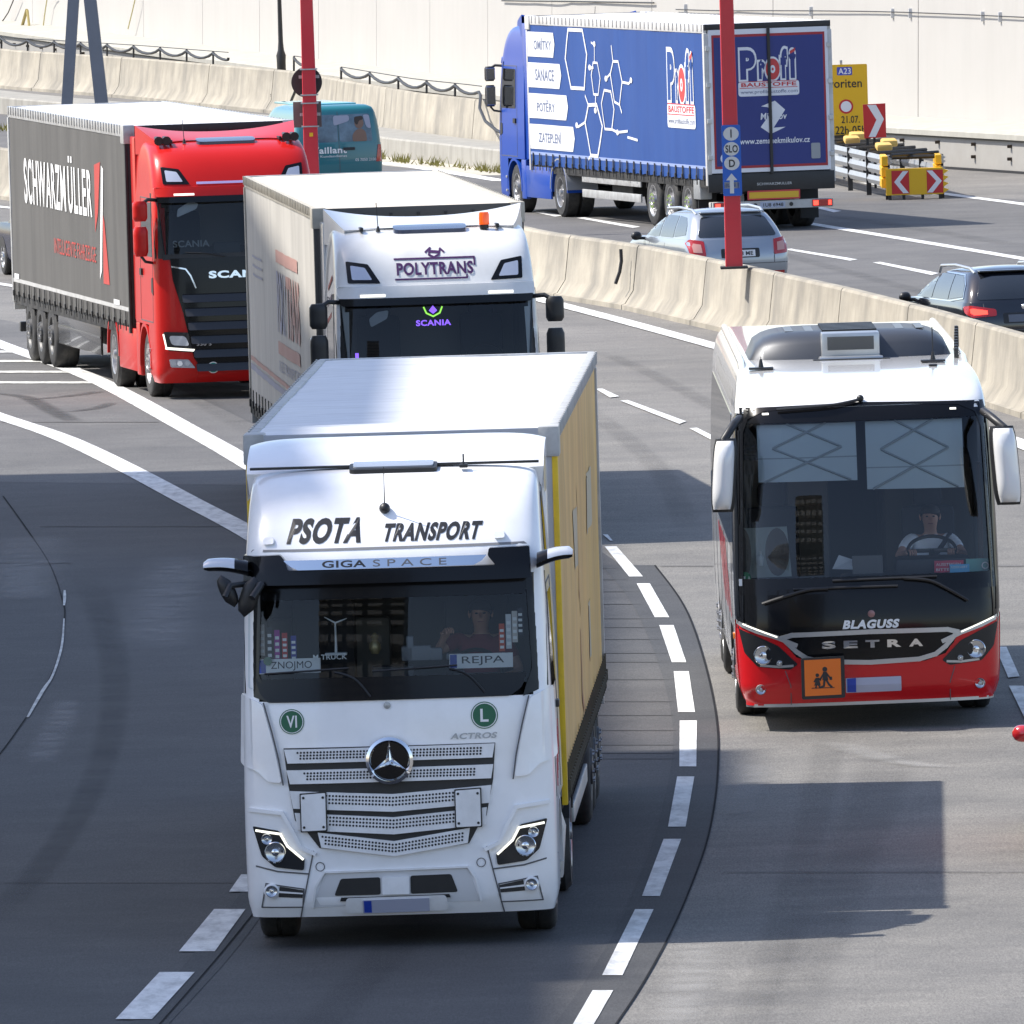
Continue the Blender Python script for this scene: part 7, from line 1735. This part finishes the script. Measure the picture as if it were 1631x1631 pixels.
# grey blue steel legs of a gantry
gb = P(136, 232); sgb = scale_at(gb)
gt = thing('gantry_leg', 'grey blue steel A shaped gantry leg rising above the dark curtain trailer', 'gantry', loc=gb)
zg = lambda py: z_at(gb, py)
for xb, xt, wb, wt in ((109, 124.5, 18, 18), (164, 151, 21, 20)):
    rings = []
    for py in (240, 165, 80, 0, -60):
        t = (165 - py) / 165; x = (lerp(xb, xt, t) - 136) / sgb; w = lerp(wb, wt, t) / sgb / 2; z = zg(py)
        rings.append([(x - w, -w * 1.1, z), (x + w, -w * 1.1, z), (x + w, w * 1.1, z), (x - w, w * 1.1, z)])
    MB().loft(rings).build('leg', M_STEEL, gt, 0)
MB().box(-.9, .9, -.25, .25, zg(-60), zg(-90)).build('head_beam', M_STEEL, gt, 30)
# black lamp post
lb = far_pt(428, 0, .36); slb = scale_at(lb); lb = lb + Vector((0, .9, -1.1))
lp = thing('lamp_post', 'thin black lamp post behind the far barrier at upper left', 'lamp post', loc=lb)
v = MB(); zl_ = lambda py: z_at(lb, py)
v.lathe([(.13, zl_(170)), (.12, zl_(100)), (.13, zl_(88)), (.085, zl_(80)), (.065, zl_(66)), (.055, zl_(0)), (.05, zl_(-80))], (0, 0, 0), (0, 0, 1), 14); v.build('shaft', M_BLK, lp, 40)
v = MB(); rngc = random.Random(5)
for k in range(3): v.tube([(-.12 - .02 * k, -.1, zl_(135)), (-.3, -.15, zl_(150 + 3 * k)), (-.16, -.2, zl_(172))], .015, 5)
v.build('cable_loop', M_CAB, lp, 40)
# yellow detour sign
yb_ = P(1372, 285) ; ys = scale_at(yb_); zy = lambda py: z_at(yb_, py); yx = lambda px: (px - 1372) / ys
yw = thing('detour_sign', 'yellow roadworks sign reading A23 half hidden behind the blue lorry', 'sign', loc=yb_)
v = MB(); v.panel(rp(rect(yx(1290), zy(222), yx(1386), zy(102)), .03), fl, 0, .04, .4); v.mi = 1; v.panel(rp(rect(yx(1338), zy(119), yx(1362), zy(106)), .02), fl, .004, 0); v.mi = 2; v.text('A23', yx(1340), zy(117.5), yx(1360), zy(107.5), fl, .008, .02)
v.mi = 3; v.text('Favoriten', yx(1309), zy(139), yx(1377), zy(125), fl, .006, .01); v.text('21.07.', yx(1343), zy(195.5), yx(1372), zy(184), fl, .006, .01); v.text('22h-05h', yx(1333), zy(213), yx(1381), zy(200), fl, .006, .01)
v.mi = 4; v.panel(circ(yx(1351), zy(169), 11.5 / ys, 24), fl, .004, 0); v.mi = 2; v.panel(circ(yx(1351), zy(169), 8.6 / ys, 24), fl, .008, 0)
v.build('board', [M_SGNY, M('a_number_blue', (.06, .08, .45), .4), M_SGNW, M_TXTB, M_SGNR], yw, 0)
MB().box(yx(1343), yx(1347), .04, .10, -.1, zy(95)).box(yx(1308), yx(1312), .04, .10, -.1, zy(95)).build('stand', M_GALV, yw, 0)
# red and white chevron board
cb_ = P(1395, 300); cs = scale_at(cb_); zc = lambda py: z_at(cb_, py); cx_ = lambda px: (px - 1395) / cs
cv = thing('chevron_sign', 'red board with one white chevron pointing right above the crash cushion', 'sign', loc=cb_)
v = MB(); v.panel([(cx_(1379), zc(220)), (cx_(1414), zc(219)), (cx_(1414), zc(165)), (cx_(1378), zc(166))], fl, 0, .05); v.mi = 1
v.panel([(cx_(1386), zc(218)), (cx_(1397), zc(218)), (cx_(1411), zc(190)), (cx_(1399), zc(167)), (cx_(1385), zc(167)), (cx_(1399), zc(191))], fl, .004, 0); v.build('board', [M_SGNR, M_SGNW], cv, 0)
MB().box(cx_(1382), cx_(1386), .05, .12, .0, zc(215)).box(cx_(1393), cx_(1397), .05, .12, .0, zc(215)).build('stand', M_BLK, cv, 0)
# crash cushion: yellow nose with chevrons, rails running back
kb = P(1462, 318); ks = scale_at(kb); kc = thing('crash_cushion', 'yellow crash cushion with red white chevrons on its nose and steel rails behind', 'crash cushion', loc=kb)
kx = lambda px: (px - 1462) / ks; kz = lambda py: z_at(kb, py)
v = MB(); v.panel(rect(kx(1412), kz(310), kx(1503), kz(268)), fl, 0, .25, .3); v.mi = 1
for a, b, d in ((1421, 1449, -1), (1477, 1503, 1)):
    v.mi = 1; v.panel(rect(kx(a), kz(308), kx(b), kz(271)), fl, .006, 0); v.mi = 2; m = (a + b) / 2
    tip, tail = (m - 10, m + 4) if d < 0 else (m + 11, m - 4)
    w = 9 if d < 0 else -9
    v.panel([(kx(tail), kz(307)), (kx(tail + w), kz(307)), (kx(tip + w), kz(289)), (kx(tail + w), kz(272)), (kx(tail), kz(272)), (kx(tip), kz(289))], fl, .010, 0)
v.mi = 0
for k in range(4): v.panel([(kx(1503), kz(270 + k * 10)), (kx(1512), kz(273 + k * 10)), (kx(1503), kz(279 + k * 10))], fl, .0, .2)
v.build('nose', [M_SGNY, M_SGNR, M_SGNW], kc, 0)
tail = P(1255, 268); kd = tail - kb; kl = Vector((kd.x, kd.y, 0))
inv_k = kc.matrix_world.inverted()
def kp_(t, side, z): d = kl.normalized(); n = Vector((d.y, -d.x, 0)); p = kb + kl * t + n * side; return inv_k @ (Vector((p.x, p.y, gz(p.x, p.y) + z)))
for side in (-.55, .55):
    for z in (.35, .58, .80):
        v = MB(); rings = []
        for t in frange(0.01, 1.0, 10): 
            p = kp_(t, side, z); rings.append([(p.x - .02, p.y, p.z - .09), (p.x + .05, p.y, p.z - .04), (p.x - .01, p.y, p.z), (p.x + .05, p.y, p.z + .04), (p.x - .02, p.y, p.z + .09), (p.x - .06, p.y, p.z)])
        v.loft(rings); v.build('rail', M_GALV, kc, 0)
v = MB()
for t in frange(.02, 1, 7):
    for side in (-.55, .55): p = kp_(t, side, 0); v.box(p.x - .05, p.x + .05, p.y - .05, p.y + .05, p.z, p.z + .9)
    a, b = kp_(t, -.55, .86), kp_(t, .55, .86); v.tube([a, b], .05, 6)
v.build('frame', M_CHAS, kc, 0)
v = MB()
for k in range(12): a, b = kp_(k / 12, -.55, .92), kp_(k / 12 + .05, .55, .92); v.tube([a, b], .04, 6)
v.build('cross_bar', M_BLK, kc, 0)
for side in (-.55, .55):
    for z in (.35, .58, .80): p = kp_(.06, side, z); MB().box(p.x - .06, p.x + .07, p.y - 1.2, p.y + .3, p.z - .10, p.z + .10, .02).build('rail_bracket', M_SGNY, kc, 0)
for k in range(6):
    p = kp_(.16 + .12 * k, (-.25, .2)[k % 2], .92); MB().box(p.x - .16, p.x + .16, p.y - .8, p.y + .8, p.z, p.z + .14, .05).build('energy_absorber', M('absorber_ochre', (.62, .40, .10), .6), kc, 40)
for x in (1418, 1440, 1470, 1498): MB().box(kx(x) - .03, kx(x) + .03, .05, .12, -.05, kz(308)).build('foot', M_BLK, kc, 0)
# ------------------------------------------------------------------ high rise behind the camera, mirrored in the windscreens
M_BALC = M('balcony_pale', (.50, .47, .42), .8); M_FACD = M('facade_dark', (.06, .058, .06), .6)
hr = thing('high_rise', 'high rise with stacked balconies behind the viewer, seen only mirrored in windscreens', 'building', loc=Vector((-27, -60, -2)))
hr.matrix_world = Matrix.Translation(hr.location)
MB().box(-15, 15, -14, 0, 0, 84).build('facade', M_FACD, hr, 0)
v = MB()
for k in range(27):
    z = 3 + k * 3
    for x0, x1 in ((-15, -8.5), (-7, -2), (0, 5), (6.5, 10), (12, 15)): v.box(x0, x1, 0, 1.6, z, z + 1.15)
o = v.build('balcony', M_BALC, hr, 0); o['kind'] = 'stuff'
